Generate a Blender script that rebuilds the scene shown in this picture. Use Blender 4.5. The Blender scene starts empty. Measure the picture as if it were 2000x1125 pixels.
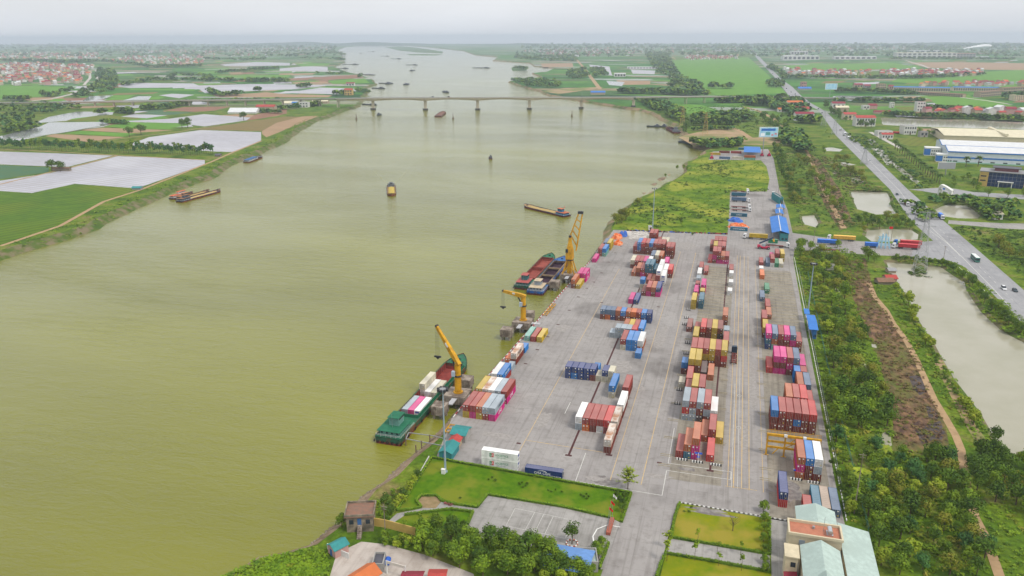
import bpy, math, random, bmesh
from mathutils import Vector, Matrix, noise
from mathutils.geometry import tessellate_polygon
random.seed(7)
R = random.random
U = random.uniform
SC = bpy.context.scene
COL = SC.collection
# ---------------------------------------------------------------- camera
F_, PITCH, ROLL, H, AZ = 1516.4, .312825, -.003274, 133.55, .28128
fw = Vector((0, math.cos(PITCH), -math.sin(PITCH))); rt = Vector((1, 0, 0)); up = rt.cross(fw)
r2 = math.cos(ROLL)*rt+math.sin(ROLL)*up; u2 = -math.sin(ROLL)*rt+math.cos(ROLL)*up
RZ = Matrix.Rotation(AZ, 3, 'Z'); cr = RZ@r2; cu_ = RZ@u2; cf = RZ@fw
cam = bpy.data.cameras.new('camera'); co = bpy.data.objects.new('camera', cam); COL.objects.link(co)
cam.sensor_width = 36; cam.lens = F_/2000*36; cam.clip_end = 40000; cam.clip_start = 1
M = Matrix((cr, cu_, -cf)).transposed().to_4x4(); M.translation = (0, 0, H); co.matrix_world = M
SC.camera = co
# ---------------------------------------------------------------- world, sun, exposure
SC.view_settings.view_transform = 'Standard'; SC.view_settings.look = 'None'
SC.view_settings.exposure = 0.0; SC.view_settings.gamma = 1
SUN_EL, SUN_AZ = math.radians(54), math.radians(112)
W = bpy.data.worlds.new('World'); SC.world = W; W.use_nodes = True
nt = W.node_tree; nt.nodes.clear(); N = nt.nodes.new; L = nt.links.new
out = N('ShaderNodeOutputWorld')
sky = N('ShaderNodeTexSky'); sky.sky_type = 'NISHITA'; sky.sun_disc = False
sky.sun_elevation = SUN_EL; sky.sun_rotation = SUN_AZ; sky.dust_density = 4; sky.air_density = 1.5
bg1 = N('ShaderNodeBackground'); bg1.inputs[1].default_value = .03; L(sky.outputs[0], bg1.inputs[0])
tc = N('ShaderNodeTexCoord'); sep = N('ShaderNodeSeparateXYZ'); L(tc.outputs['Generated'], sep.inputs[0])
rmp = N('ShaderNodeValToRGB'); L(sep.outputs[2], rmp.inputs[0])
els = rmp.color_ramp.elements
els[0].position = 0; els[0].color = (.80, .84, .91, 1)
els[1].position = 1; els[1].color = (1.12, 1.12, 1.11, 1)
for p_, c_ in ((.03, (.88, .91, .96, 1)), (.075, (.95, .97, 1.0, 1)), (.25, (1.05, 1.06, 1.08, 1))):
    e_ = els.new(p_); e_.color = c_
mp = N('ShaderNodeMapping'); mp.inputs['Scale'].default_value = (1, 1, 7); L(tc.outputs['Generated'], mp.inputs[0])
nz = N('ShaderNodeTexNoise'); nz.inputs['Scale'].default_value = 2.6; nz.inputs['Detail'].default_value = 5; L(mp.outputs[0], nz.inputs[0])
r_ = N('ShaderNodeMapRange'); r_.inputs[1].default_value = .3; r_.inputs[2].default_value = .7; r_.inputs[3].default_value = .93; r_.inputs[4].default_value = 1.07
L(nz.outputs[0], r_.inputs[0])
mx = N('ShaderNodeMix'); mx.data_type = 'RGBA'; mx.blend_type = 'MULTIPLY'; mx.inputs[0].default_value = 1
L(rmp.outputs[0], mx.inputs[6]); L(r_.outputs[0], mx.inputs[7])
bg2 = N('ShaderNodeBackground'); bg2.inputs[1].default_value = .85; L(mx.outputs[2], bg2.inputs[0])
ad = N('ShaderNodeAddShader'); L(bg1.outputs[0], ad.inputs[0]); L(bg2.outputs[0], ad.inputs[1]); L(ad.outputs[0], out.inputs[0])
sl = bpy.data.lights.new('sun', 'SUN'); sl.energy = 2.1; sl.angle = math.radians(10); sl.color = (1, .95, .86)
so = bpy.data.objects.new('sun', sl); COL.objects.link(so)
sd = Vector((math.sin(SUN_AZ)*math.cos(SUN_EL), math.cos(SUN_AZ)*math.cos(SUN_EL), math.sin(SUN_EL)))
so.rotation_euler = sd.to_track_quat('Z', 'Y').to_euler()
WZ = -4.0    # river level; the container yard is z = 0
# ---------------------------------------------------------------- where a spot of the photograph lies on the ground
def at(px, py, z=0.0):
    d = (px-1000)*cr-(py-562.5)*cu_+F_*cf
    t = (z-H)/d.z
    return (t*d.x, t*d.y)
def proj(x, y, z=0):
    v = Vector((x, y, z-H)); k = v.dot(cf)
    return 1000+F_*v.dot(cr)/k, 562.5-F_*v.dot(cu_)/k
def zat(x, y, py):
    lo, hi = -20, 300
    for _ in range(40):
        m = (lo+hi)/2
        if proj(x, y, m)[1] > py: lo = m
        else: hi = m
    return lo
# ---------------------------------------------------------------- materials
MT = {}
def mat(name, c, c2=None, sc=1.0, rough=.8, bump=0, c3=None, sc3=.2, metal=0, coord='obj', lo=.35, hi=.65, spec=.22, rnd=0, stretch=None, bscale=None, emit=None, stripes=None):
    """noise mix of c and c2 (and large patches of c3); coord 'pos' = world position, 'obj' = object"""
    if name in MT: return MT[name]
    m = bpy.data.materials.new(name); m.use_nodes = True; n = m.node_tree; n.nodes.clear()
    N = n.nodes.new; L = n.links.new
    o = N('ShaderNodeOutputMaterial'); b = N('ShaderNodeBsdfPrincipled'); L(b.outputs[0], o.inputs[0])
    b.inputs['Roughness'].default_value = rough; b.inputs['Metallic'].default_value = metal
    b.inputs['Specular IOR Level'].default_value = spec
    if coord == 'pos': v = N('ShaderNodeNewGeometry').outputs['Position']
    else: v = N('ShaderNodeTexCoord').outputs['Object']
    if stretch:
        q = N('ShaderNodeMapping'); q.inputs['Scale'].default_value = stretch; L(v, q.inputs[0]); v = q.outputs[0]
    def nz(s, d=5):
        t = N('ShaderNodeTexNoise'); t.inputs['Scale'].default_value = s; t.inputs['Detail'].default_value = d
        t.inputs['Roughness'].default_value = .6; L(v, t.inputs[0]); return t.outputs[0]
    def mr(x, a, b_, c_=0, d_=1):
        t = N('ShaderNodeMapRange'); L(x, t.inputs[0]); t.inputs[1].default_value = a; t.inputs[2].default_value = b_
        t.inputs[3].default_value = c_; t.inputs[4].default_value = d_; return t.outputs[0]
    def mix(f, a, b_, mode='MIX'):
        t = N('ShaderNodeMix'); t.data_type = 'RGBA'; t.blend_type = mode
        if isinstance(f, float): t.inputs[0].default_value = f
        else: L(f, t.inputs[0])
        for k, x in ((6, a), (7, b_)):
            if isinstance(x, tuple): t.inputs[k].default_value = (*x[:3], 1)
            else: L(x, t.inputs[k])
        return t.outputs[2]
    cc = tuple(c)
    if c2: cc = mix(mr(nz(sc), lo, hi), cc, tuple(c2))
    if c3: cc = mix(mr(nz(sc3, 3), .45, .62), cc, tuple(c3))
    if stripes:
        ang_, per, sc_, st_ = stripes; q = N('ShaderNodeMapping'); q.inputs['Rotation'].default_value = (0, 0, ang_); L(v, q.inputs[0]); wv = N('ShaderNodeTexWave'); wv.inputs['Scale'].default_value = .314/per*10/10; wv.inputs['Distortion'].default_value = .8; wv.inputs['Detail'].default_value = 2; L(q.outputs[0], wv.inputs[0])
        k_ = mr(wv.outputs[1], .1, .5, st_, 0); t_ = nz(.02, 3); m2 = N('ShaderNodeMath'); m2.operation = 'MULTIPLY'; L(k_, m2.inputs[0]); L(mr(t_, .35, .6, .3, 1), m2.inputs[1]); cc = mix(m2.outputs[0], cc, tuple(sc_))
    if rnd:
        oi = N('ShaderNodeObjectInfo').outputs['Random']
        k = mr(oi, 0, 1, 1-rnd, 1+rnd); cmb = N('ShaderNodeCombineColor')
        for i in range(3): L(k, cmb.inputs[i])
        cc = mix(1.0, cc, cmb.outputs[0], 'MULTIPLY')
    if isinstance(cc, tuple): b.inputs['Base Color'].default_value = (*cc, 1)
    else: L(cc, b.inputs['Base Color'])
    if bump:
        bp = N('ShaderNodeBump'); bp.inputs['Strength'].default_value = min(1, bump); bp.inputs['Distance'].default_value = max(.05, bump*.3)
        L(nz(bscale or sc*3), bp.inputs['Height']); L(bp.outputs[0], b.inputs['Normal'])
    if emit:
        b.inputs['Emission Color'].default_value = (*emit, 1); b.inputs['Emission Strength'].default_value = 1
    MT[name] = m; return m
# ---------------------------------------------------------------- mesh builder
class MB:
    def __init__(s): s.v = []; s.f = []; s.m = []
    def add(s, vs, fs, k=0):
        b = len(s.v); s.v += [tuple(p) for p in vs]; s.f += [tuple(b+i for i in f) for f in fs]; s.m += [k]*len(fs); return s
    def box(s, x0, x1, y0, y1, z0, z1, k=0):
        return s.add([(x0,y0,z0),(x1,y0,z0),(x1,y1,z0),(x0,y1,z0),(x0,y0,z1),(x1,y0,z1),(x1,y1,z1),(x0,y1,z1)],
                     [(0,3,2,1),(4,5,6,7),(0,1,5,4),(1,2,6,5),(2,3,7,6),(3,0,4,7)], k)
    def bar(s, p, q, w, h=None, k=0):
        """square bar between two points"""
        h = h or w; p = Vector(p); q = Vector(q); d = (q-p).normalized()
        a = d.cross(Vector((0,0,1)));
        if a.length < .01: a = Vector((1,0,0))
        a.normalize(); b = a.cross(d)
        vs = [c+a*sx*w/2+b*sy*h/2 for c in (p, q) for sx, sy in ((-1,-1),(1,-1),(1,1),(-1,1))]
        return s.add(vs, [(0,3,2,1),(4,5,6,7),(0,1,5,4),(1,2,6,5),(2,3,7,6),(3,0,4,7)], k)
    def cyl(s, p, q, r0, r1=None, n=10, k=0):
        r1 = r0 if r1 is None else r1; p = Vector(p); q = Vector(q); d = (q-p).normalized()
        a = d.cross(Vector((0,0,1)))
        if a.length < .01: a = Vector((1,0,0))
        a.normalize(); b = a.cross(d)
        vs = [c+(a*math.cos(2*math.pi*i/n)+b*math.sin(2*math.pi*i/n))*r for c, r in ((p, r0), (q, r1)) for i in range(n)]
        fs = [(i, (i+1) % n, n+(i+1) % n, n+i) for i in range(n)]+[tuple(range(n))[::-1], tuple(range(n, 2*n))]
        return s.add(vs, fs, k)
    def prism(s, poly, z0, z1, k=0, kt=None):
        """vertical prism of a polygon in plan"""
        n = len(poly); vs = [(x, y, z0) for x, y in poly]+[(x, y, z1) for x, y in poly]
        s.add(vs, [(i, (i+1) % n, n+(i+1) % n, n+i) for i in range(n)], k)
        t = tessellate_polygon([[Vector((x, y, 0)) for x, y in poly]])
        s.add([(x, y, z1) for x, y in poly], [tuple(q) for q in t], k if kt is None else kt)
        s.add([(x, y, z0) for x, y in poly], [tuple(q)[::-1] for q in t], k); return s
    def gable(s, x0, x1, y0, y1, z0, z1, axis='x', k=0, over=.3, th=.15):
        """two roof slopes with thickness, ridge along axis"""
        if axis == 'x':
            ym = (y0+y1)/2
            for ya in (y0-over, y1+over):
                zz = z0-(z1-z0)*over/abs(ym-y0)
                s.add([(x0-over, ya, zz), (x1+over, ya, zz), (x1+over, ym, z1), (x0-over, ym, z1), (x0-over, ya, zz+th), (x1+over, ya, zz+th), (x1+over, ym, z1+th), (x0-over, ym, z1+th)],
                      [(0,3,2,1),(4,5,6,7),(0,1,5,4),(1,2,6,5),(2,3,7,6),(3,0,4,7)], k)
        else:
            xm = (x0+x1)/2
            for xa in (x0-over, x1+over):
                zz = z0-(z1-z0)*over/abs(xm-x0)
                s.add([(xa, y0-over, zz), (xa, y1+over, zz), (xm, y1+over, z1), (xm, y0-over, z1), (xa, y0-over, zz+th), (xa, y1+over, zz+th), (xm, y1+over, z1+th), (xm, y0-over, z1+th)],
                      [(0,3,2,1),(4,5,6,7),(0,1,5,4),(1,2,6,5),(2,3,7,6),(3,0,4,7)], k)
        return s
    def gwall(s, x0, x1, y0, y1, z0, z1, zr, axis='x', k=0):
        """house walls with gable ends up to zr"""
        s.box(x0, x1, y0, y1, z0, z1, k)
        if axis == 'x':
            for x in (x0, x1): s.add([(x,y0,z1),(x,y1,z1),(x,(y0+y1)/2,zr)], [(0,1,2)], k)
        else:
            for y in (y0, y1): s.add([(x0,y,z1),(x1,y,z1),((x0+x1)/2,y,zr)], [(0,1,2)], k)
        return s
    def mesh(s, name, mats):
        me = bpy.data.meshes.new(name); me.from_pydata(s.v, [], s.f)
        ml = mats if isinstance(mats, (list, tuple)) else [mats]
        for m in ml: me.materials.append(m)
        if len(ml) > 1: me.polygons.foreach_set('material_index', s.m)
        me.update(); return me
    def build(s, name, mats, parent=None, **kw): return obj(name, s.mesh(name, mats), parent, **kw)
def obj(name, me, parent=None, loc=None, rz=0, label=None, cat=None, group=None, kind=None):
    o = bpy.data.objects.new(name, me); COL.objects.link(o)
    if parent: o.parent = parent
    if loc: o.location = loc
    if rz: o.rotation_euler = (0, 0, rz)
    if label: o['label'] = label
    if cat: o['category'] = cat
    if group: o['group'] = group
    if kind: o['kind'] = kind
    return o
def thing(name, label, cat, loc=(0,0,0), rz=0, group=None): return obj(name, None, None, loc, rz, label, cat, group)
def kids(o): return [c for c in bpy.data.objects if c.parent == o]
def dup(src, tree, loc, rz=0, label=None, group=None, scale=None):
    """copy a thing with its parts; tree = [(part, [subparts])]"""
    r = src.copy(); COL.objects.link(r); r.location = loc; r.rotation_euler = (0, 0, rz)
    if scale is not None: r.scale = scale if hasattr(scale, '__len__') else (scale,)*3
    if label: r['label'] = label
    if group: r['group'] = group
    for c, sub in tree:
        d = c.copy(); COL.objects.link(d); d.parent = r
        for s_ in sub:
            e = s_.copy(); COL.objects.link(e); e.parent = d
    return r
def treeof(o): return [(c, list(c.children)) for c in o.children]
def text(s, size, m, parent, loc, rot, name='lettering', ext=.01, align='CENTER'):
    cu = bpy.data.curves.new(name, 'FONT'); cu.body = s; cu.size = size; cu.extrude = ext; cu.align_x = align; cu.align_y = 'CENTER'; cu.resolution_u = 2
    t = bpy.data.objects.new('tmp', cu); COL.objects.link(t)
    dg = bpy.context.evaluated_depsgraph_get(); me = bpy.data.meshes.new_from_object(t.evaluated_get(dg))
    bpy.data.objects.remove(t); me.name = name
    me.materials.clear(); me.materials.append(m)
    o = obj(name, me, parent, loc); o.rotation_euler = rot; return o
def flat(pts, z, name, m, kind='structure', holes=(), px=True, **kw):
    P = [at(*p) for p in pts] if px else pts
    polys = [[Vector((x, y, 0)) for x, y in P]]+[[Vector((x, y, 0)) for x, y in h] for h in holes]
    vs = [tuple((v.x, v.y, z)) for q in polys for v in q]
    t = tessellate_polygon(polys)
    fs = []
    for a, b, c in t:
        A, B, C = (Vector(vs[i]) for i in (a, b, c))
        fs.append((a, b, c) if (B-A).cross(C-A).z > 0 else (a, c, b))
    mb = MB(); mb.add(vs, fs); return mb.build(name, m, kind=kind, **kw)
def ribbon(mb, pts, w, z, px=True, k=0, w2=None):
    """flat strip of width w metres along a line"""
    P = [Vector(at(*p)) for p in pts] if px else [Vector(p[:2]) for p in pts]
    n = len(P); vs = []
    for i in range(n):
        d = (P[min(i+1, n-1)]-P[max(i-1, 0)]).normalized(); nn = Vector((-d.y, d.x))
        ww = w if w2 is None else w+(w2-w)*i/(n-1)
        vs += [(*(P[i]+nn*ww/2), z), (*(P[i]-nn*ww/2), z)]
    mb.add(vs, [(2*i, 2*i+1, 2*i+3, 2*i+2) for i in range(n-1)], k)
def inpoly(x, y, P):
    c = False; j = len(P)-1
    for i in range(len(P)):
        if (P[i][1] > y) != (P[j][1] > y) and x < (P[j][0]-P[i][0])*(y-P[i][1])/(P[j][1]-P[i][1])+P[i][0]: c = not c
        j = i
    return c
def scatter(poly, n, mind=0, px=True, avoid=()):
    """n random spots inside a polygon on the ground"""
    P = [at(*p) for p in poly] if px else poly
    AV = [[at(*p) for p in a] for a in avoid]
    x0, x1 = min(p[0] for p in P), max(p[0] for p in P); y0, y1 = min(p[1] for p in P), max(p[1] for p in P)
    res = []; k = 0
    while len(res) < n and k < n*60:
        k += 1; x, y = U(x0, x1), U(y0, y1)
        if not inpoly(x, y, P): continue
        if any(inpoly(x, y, a) for a in AV): continue
        if mind and any((x-a)**2+(y-b)**2 < mind*mind for a, b in res): continue
        res.append((x, y))
    return res
# ================================================================ setting
LEFT = [(0,510),(50,493),(112,475),(157,461),(196,447),(232,425),(274,405),(308,391),(336,377),(375,363),(428,344),(436,336),(459,321),(493,307),(526,293),(560,279),(572,268),(596,252),(620,236),(646,230),(668,220),(706,208),(712,190),(722,180),(712,174),(738,166),(728,156),(706,148),(680,142),(654,132),(674,122),(668,110),(660,98),(676,92),(720,88.5)]
RIGHT = [(780,88.5),(840,93),(905,100),(928,108),(972,112),(962,119),(992,121),(1036,124),(1042,130),(1082,134),(1066,142),(1038,144),(1058,153),(1016,156),(992,161),(1020,170),(1054,180),(1070,188),(1120,196),(1200,210),(1248,216),(1276,226),(1296,238),(1320,248),(1336,266),(1340,272),(1353,288),(1378,293),(1362,308),(1331,325),(1333,339),(1311,354),(1287,368),(1244,390),(1220,405),(1187,434),(1178,452),(1174,478)]
SHORE2 = [(853,846),(822,876),(782,908),(749,941),(706,969),(686,992),(656,1022),(625,1048),(600,1068),(560,1080),(500,1092),(440,1128),(420,1150)]
def jag(P, amp):
    """add small irregularities to a natural shoreline"""
    out = []
    for i in range(len(P)-1):
        a, b = Vector(P[i]), Vector(P[i+1]); d = (b-a); Ln = d.length; n = max(1, min(12, int(Ln/14))); nn = Vector((-d.y, d.x)).normalized()
        for k in range(n):
            q = a+d*(k/n)
            if k: q = q+nn*U(-1, 1)*min(amp, Ln*.05)
            out.append((q.x, q.y))
    out.append(tuple(P[-1])); return out
def offset(P, d):
    res = []
    for i in range(len(P)):
        a = Vector(P[max(i-1, 0)]); b = Vector(P[min(i+1, len(P)-1)]); t = (b-a).normalized(); n = Vector((-t.y, t.x))
        res.append((P[i][0]+n.x*d, P[i][1]+n.y*d))
    return res
Lw = jag([(-640, 40), (-330, 180)]+[at(*p, WZ) for p in LEFT], 3)
Rw = jag([at(*p, WZ) for p in RIGHT], 3)
QW = [(-82.6, 508), (-82.6, 466), (-86.2, 400), (-88.4, 345), (-90.6, 300), (-92.6, 262), (-92.9, 241)]
Sw = jag([at(*p, WZ) for p in SHORE2]+[(-110, 60), (-104, -50), (-100, -300)], 1.5)
# banks: water line -> crest of the bank (land lies left of LEFT going north, and left of RIGHT going south)
Lc = offset(Lw, 9); Rc = offset(Rw, 6); Sc = offset(Sw, 6)
for i in range(1, 4): Lc[-i] = Lw[-i]; Rc[i-1] = Rw[i-1]
land = [(-16000, -300), (-660, -300)]+Lc+Rc+QW+Sc+[(16000, -300), (16000, 16000), (-16000, 16000)]
land = [(x, min(y, 15990)) if i > 1 else (x, y) for i, (x, y) in enumerate(land)]
PONDS = dict(
 big=[(1731,512),(1768,515),(1837,521),(1860,537),(1884,551),(1895,579),(1916,609),(1953,643),(1976,657),(2010,674),(2130,760),(2140,900),(2010,893),(1960,885),(1938,847),(1892,776),(1843,705),(1807,646),(1789,616),(1775,583),(1756,556),(1738,530)],
 b=[(1690,462),(1694,450),(1730,447),(1780,449),(1794,458),(1792,469),(1750,473),(1705,474)],
 c=[(1662,374),(1700,374),(1732,376),(1739,399),(1752,419),(1712,421),(1675,410),(1668,395)],
 d=[(1826,409),(1851,399),(1886,401),(1900,409),(1914,421),(1909,429),(1870,428),(1839,424)],
 canal=[(1720,230),(1800,232),(1900,235),(2040,239),(2040,258),(1973,253),(1900,252),(1849,250),(1780,248),(1726,245)],
 e=[(1566,422),(1590,420),(1598,436),(1592,447),(1572,440)])
def lower(poly, dz): return [at(*p, dz) for p in poly]
ISLE = [(1776,530),(1783,523),(1797,521),(1809,526),(1814,536),(1806,543),(1792,543),(1780,538)]
holes = []
mud = mat('wet_mud', (.22,.15,.09), (.32,.24,.17), .5, .9, .6, c3=(.14,.10,.06), sc3=.15, coord='pos')
bank = mat('bank_soil', (.09,.12,.02), (.05,.10,.01), .12, .95, .8, c3=(.17,.14,.08), sc3=.09, coord='pos')
pondw = mat('pond_water', (.36,.34,.27), (.28,.27,.19), .02, .12, .05, coord='pos', bscale=1.2)
def cw(P):
    a = sum(P[i][0]*P[(i+1) % len(P)][1]-P[(i+1) % len(P)][0]*P[i][1] for i in range(len(P)))
    return P if a > 0 else P[::-1]
for k, P in PONDS.items():
    wl = cw(jag(cw(lower(P, -1.2))+[cw(lower(P, -1.2))[0]], 1.2)[:-1]); n = len(wl)
    cr2 = []
    for i in range(n):
        a = Vector(wl[i-1]); b = Vector(wl[(i+1) % n]); t = (b-a).normalized(); cr2.append((wl[i][0]+t.y*2.2, wl[i][1]-t.x*2.2))
    holes.append(cr2); mb = MB()
    for i in range(n):
        j = (i+1) % n
        mb.add([(*cr2[i], 0), (*cr2[j], 0), (*wl[j], -1.2), (*wl[i], -1.2)], [(0,1,2,3)])
        mb.add([(*wl[i], -1.2), (*wl[j], -1.2), (wl[j][0], wl[j][1], -3), (wl[i][0], wl[i][1], -3)], [(0,1,2,3)])
    mb.build('pond_bank', bank, kind='structure')
    flat(wl, -1.25, 'pond_water', pondw, px=False)
# ---- ground material: real vegetation colours with field sized patches
def ground_mat():
    m = bpy.data.materials.new('ground_cover'); m.use_nodes = True; n = m.node_tree; N = n.nodes.new; L = n.links.new
    b = n.nodes['Principled BSDF']; b.inputs['Roughness'].default_value = .95; b.inputs['Specular IOR Level'].default_value = .15
    g = N('ShaderNodeNewGeometry').outputs['Position']
    def nz(s, d=6, r=.6):
        t = N('ShaderNodeTexNoise'); t.inputs['Scale'].default_value = s; t.inputs['Detail'].default_value = d; t.inputs['Roughness'].default_value = r; L(g, t.inputs[0]); return t.outputs[0]
    def ramp(x, st):
        t = N('ShaderNodeValToRGB'); L(x, t.inputs[0]); e = t.color_ramp.elements
        e[0].position, e[0].color = st[0][0], (*st[0][1], 1); e[1].position, e[1].color = st[-1][0], (*st[-1][1], 1)
        for p, c in st[1:-1]: q = e.new(p); q.color = (*c, 1)
        return t.outputs[0]
    def mix(f, a, b_, mode='MIX'):
        t = N('ShaderNodeMix'); t.data_type = 'RGBA'; t.blend_type = mode
        if isinstance(f, float): t.inputs[0].default_value = f
        else: L(f, t.inputs[0])
        L(a, t.inputs[6]); L(b_, t.inputs[7]); return t.outputs[2]
    near = ramp(nz(.045), [(.3, (.035,.075,.005)), (.45, (.075,.14,.008)), (.55, (.13,.19,.012)), (.68, (.20,.17,.06))])
    fine = ramp(nz(.5, 4), [(.25, (.45,.45,.45)), (.7, (1.25,1.25,1.25))])
    near = mix(1.0, near, fine, 'MULTIPLY')
    mp = N('ShaderNodeMapping'); L(g, mp.inputs[0]); mp.inputs['Scale'].default_value = (.0045, .0105, 0); mp.inputs['Rotation'].default_value = (0, 0, -.35)
    vo = N('ShaderNodeTexVoronoi'); L(mp.outputs[0], vo.inputs[0]); vo.inputs['Scale'].default_value = 1; vo.distance = 'CHEBYCHEV'
    sp = N('ShaderNodeSeparateColor'); L(vo.outputs['Color'], sp.inputs[0])
    far = ramp(sp.outputs[0], [(0, (.03,.12,.02)), (.22, (.06,.19,.02)), (.4, (.02,.07,.02)), (.55, (.10,.22,.03)), (.68, (.04,.12,.03)), (.8, (.24,.19,.11)), (.9, (.36,.37,.38)), (1, (.05,.15,.02))])
    far = mix(1.0, far, ramp(nz(.03, 8, .7), [(.3, (.55,.6,.6)), (.65, (1.2,1.2,1.1))]), 'MULTIPLY')
    sx = N('ShaderNodeSeparateXYZ'); L(g, sx.inputs[0])
    mr = N('ShaderNodeMapRange'); L(sx.outputs[1], mr.inputs[0]); mr.inputs[1].default_value = 1300; mr.inputs[2].default_value = 1700
    L(mix(mr.outputs[0], near, far), b.inputs['Base Color'])
    bp = N('ShaderNodeBump'); bp.inputs['Strength'].default_value = .6; bp.inputs['Distance'].default_value = .5; L(nz(.6, 5), bp.inputs['Height']); L(bp.outputs[0], b.inputs['Normal'])
    return m
GM = ground_mat()
flat(land, 0, 'ground', GM, holes=holes, px=False)
def skirt(crest, water, name, m):
    mb = MB(); n = len(crest); vs = []
    for i in range(n):
        c, w = Vector(crest[i]), Vector(water[i]); mid = c.lerp(w, .5); lo = w+(w-c).normalized()*4 if (w-c).length > .1 else w
        vs += [(*c, 0), (*mid, WZ*.5+.3+.9*noise.noise((c.x*.03,c.y*.03,0))), (*w, WZ-.05), (*lo, WZ-2.5)]
    for i in range(n-1):
        for k in range(3): mb.add([], [])
        b = 4*i; mb.f += [(b+k, b+k+1, b+k+5, b+k+4) for k in range(3)]; mb.m += [0]*3
    mb.v = vs; return mb.build(name, m, kind='structure')
skirt(Lc, Lw, 'river_bank', bank); skirt(Rc, Rw, 'river_bank', mat('bank_mud', (.30,.22,.13), (.22,.15,.09), .2, .9, .5, c3=(.08,.12,.02), sc3=.04, coord='pos')); skirt(Sc, Sw, 'river_bank', mud)
# mud flats seen at low water
def isle(pts, name='mud_flat', m=None, z=.35):
    P = cw([at(*p, WZ) for p in pts]); c = Vector((sum(p[0] for p in P)/len(P), sum(p[1] for p in P)/len(P))); mb = MB(); n = len(P)
    for s, zz in ((1.08, -.6), (.96, .08), (.7, z), (.3, z*1.3)):
        mb.v += [(c.x+(p[0]-c.x)*s, c.y+(p[1]-c.y)*s, WZ+zz) for p in P]
    for r in range(3):
        mb.f += [(r*n+i, r*n+(i+1) % n, (r+1)*n+(i+1) % n, (r+1)*n+i) for i in range(n)]
    mb.f.append(tuple(3*n+i for i in range(n))); mb.m = [0]*len(mb.f); return mb.build(name, m or mud, kind='structure')
for p in ([(1283,350),(1292,346),(1302,346),(1298,351),(1288,354)], [(1271,360),(1280,357),(1284,359),(1278,363)], [(1244,392),(1268,378),(1275,371),(1262,388),(1246,396)], [(1254,377),(1262,376),(1258,379)], [(1304,341),(1310,340),(1306,343)]): isle(p)
green_isle = mat('island_scrub', (.04,.10,.02), (.09,.15,.03), .05, .95, coord='pos')
for p in ([(752,92.5),(775,90),(800,91.5),(835,96),(868,101),(866,104.5),(820,103),(780,99)], [(792,106),(830,105.5),(868,106.6),(850,108.4),(800,108)], [(998,132),(1010,130),(1031,133),(1028,138),(1000,138.5)]): isle(p, 'river_island', green_isle, 2)
isle([(1778,533),(1785,527),(1797,525),(1808,529),(1813,537),(1805,543),(1792,544),(1781,540)], 'pond_island', bank, 4.8)
# ---- river
wm = bpy.data.materials.new('river_water'); wm.use_nodes = True; n_ = wm.node_tree; b_ = n_.nodes['Principled BSDF']; N = n_.nodes.new; L = n_.links.new
b_.inputs['Roughness'].default_value = .10; b_.inputs['IOR'].default_value = 1.38
g_ = N('ShaderNodeNewGeometry').outputs['Position']
mp = N('ShaderNodeMapping'); L(g_, mp.inputs[0]); mp.inputs['Scale'].default_value = (.35, 1, 1); mp.inputs['Rotation'].default_value = (0, 0, -.28)
w1 = N('ShaderNodeTexNoise'); w1.inputs['Scale'].default_value = .22; w1.inputs['Detail'].default_value = 6; w1.inputs['Roughness'].default_value = .62; w1.inputs['Distortion'].default_value = .6; L(mp.outputs[0], w1.inputs[0])
w2 = N('ShaderNodeTexNoise'); w2.inputs['Scale'].default_value = 1.1; w2.inputs['Detail'].default_value = 4; L(mp.outputs[0], w2.inputs[0])
am = N('ShaderNodeMath'); am.operation = 'MULTIPLY_ADD'; am.inputs[1].default_value = .38; L(w2.outputs[0], am.inputs[0]); L(w1.outputs[0], am.inputs[2])
bp = N('ShaderNodeBump'); bp.inputs['Strength'].default_value = 1; bp.inputs['Distance'].default_value = .75; ws = N('ShaderNodeTexNoise'); ws.inputs['Scale'].default_value = .011; ws.inputs['Detail'].default_value = 5; ws.inputs['Distortion'].default_value = 1.2; L(mp.outputs[0], ws.inputs[0]); wr_ = N('ShaderNodeMapRange'); wr_.inputs[1].default_value = .35; wr_.inputs[2].default_value = .65; wr_.inputs[3].default_value = .35; wr_.inputs[4].default_value = 1.0; L(ws.outputs[0], wr_.inputs[0]); L(wr_.outputs[0], bp.inputs['Strength']); L(am.outputs[0], bp.inputs['Height']); L(bp.outputs[0], b_.inputs['Normal'])
w3 = N('ShaderNodeTexNoise'); w3.inputs['Scale'].default_value = .006; w3.inputs['Detail'].default_value = 5; L(mp.outputs[0], w3.inputs[0])
cr_ = N('ShaderNodeValToRGB'); L(w3.outputs[0], cr_.inputs[0]); e = cr_.color_ramp.elements
e[0].position = .3; e[0].color = (.125,.127,.011, 1); e[1].position = .72; e[1].color = (.215,.215,.020, 1)
L(cr_.outputs[0], b_.inputs['Base Color'])
mb = MB(); mb.add([(-9000,-400,WZ),(3000,-400,WZ),(3000,15800,WZ),(-9000,15800,WZ)], [(0,1,2,3)])
mb.build('river', wm, kind='structure')
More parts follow.
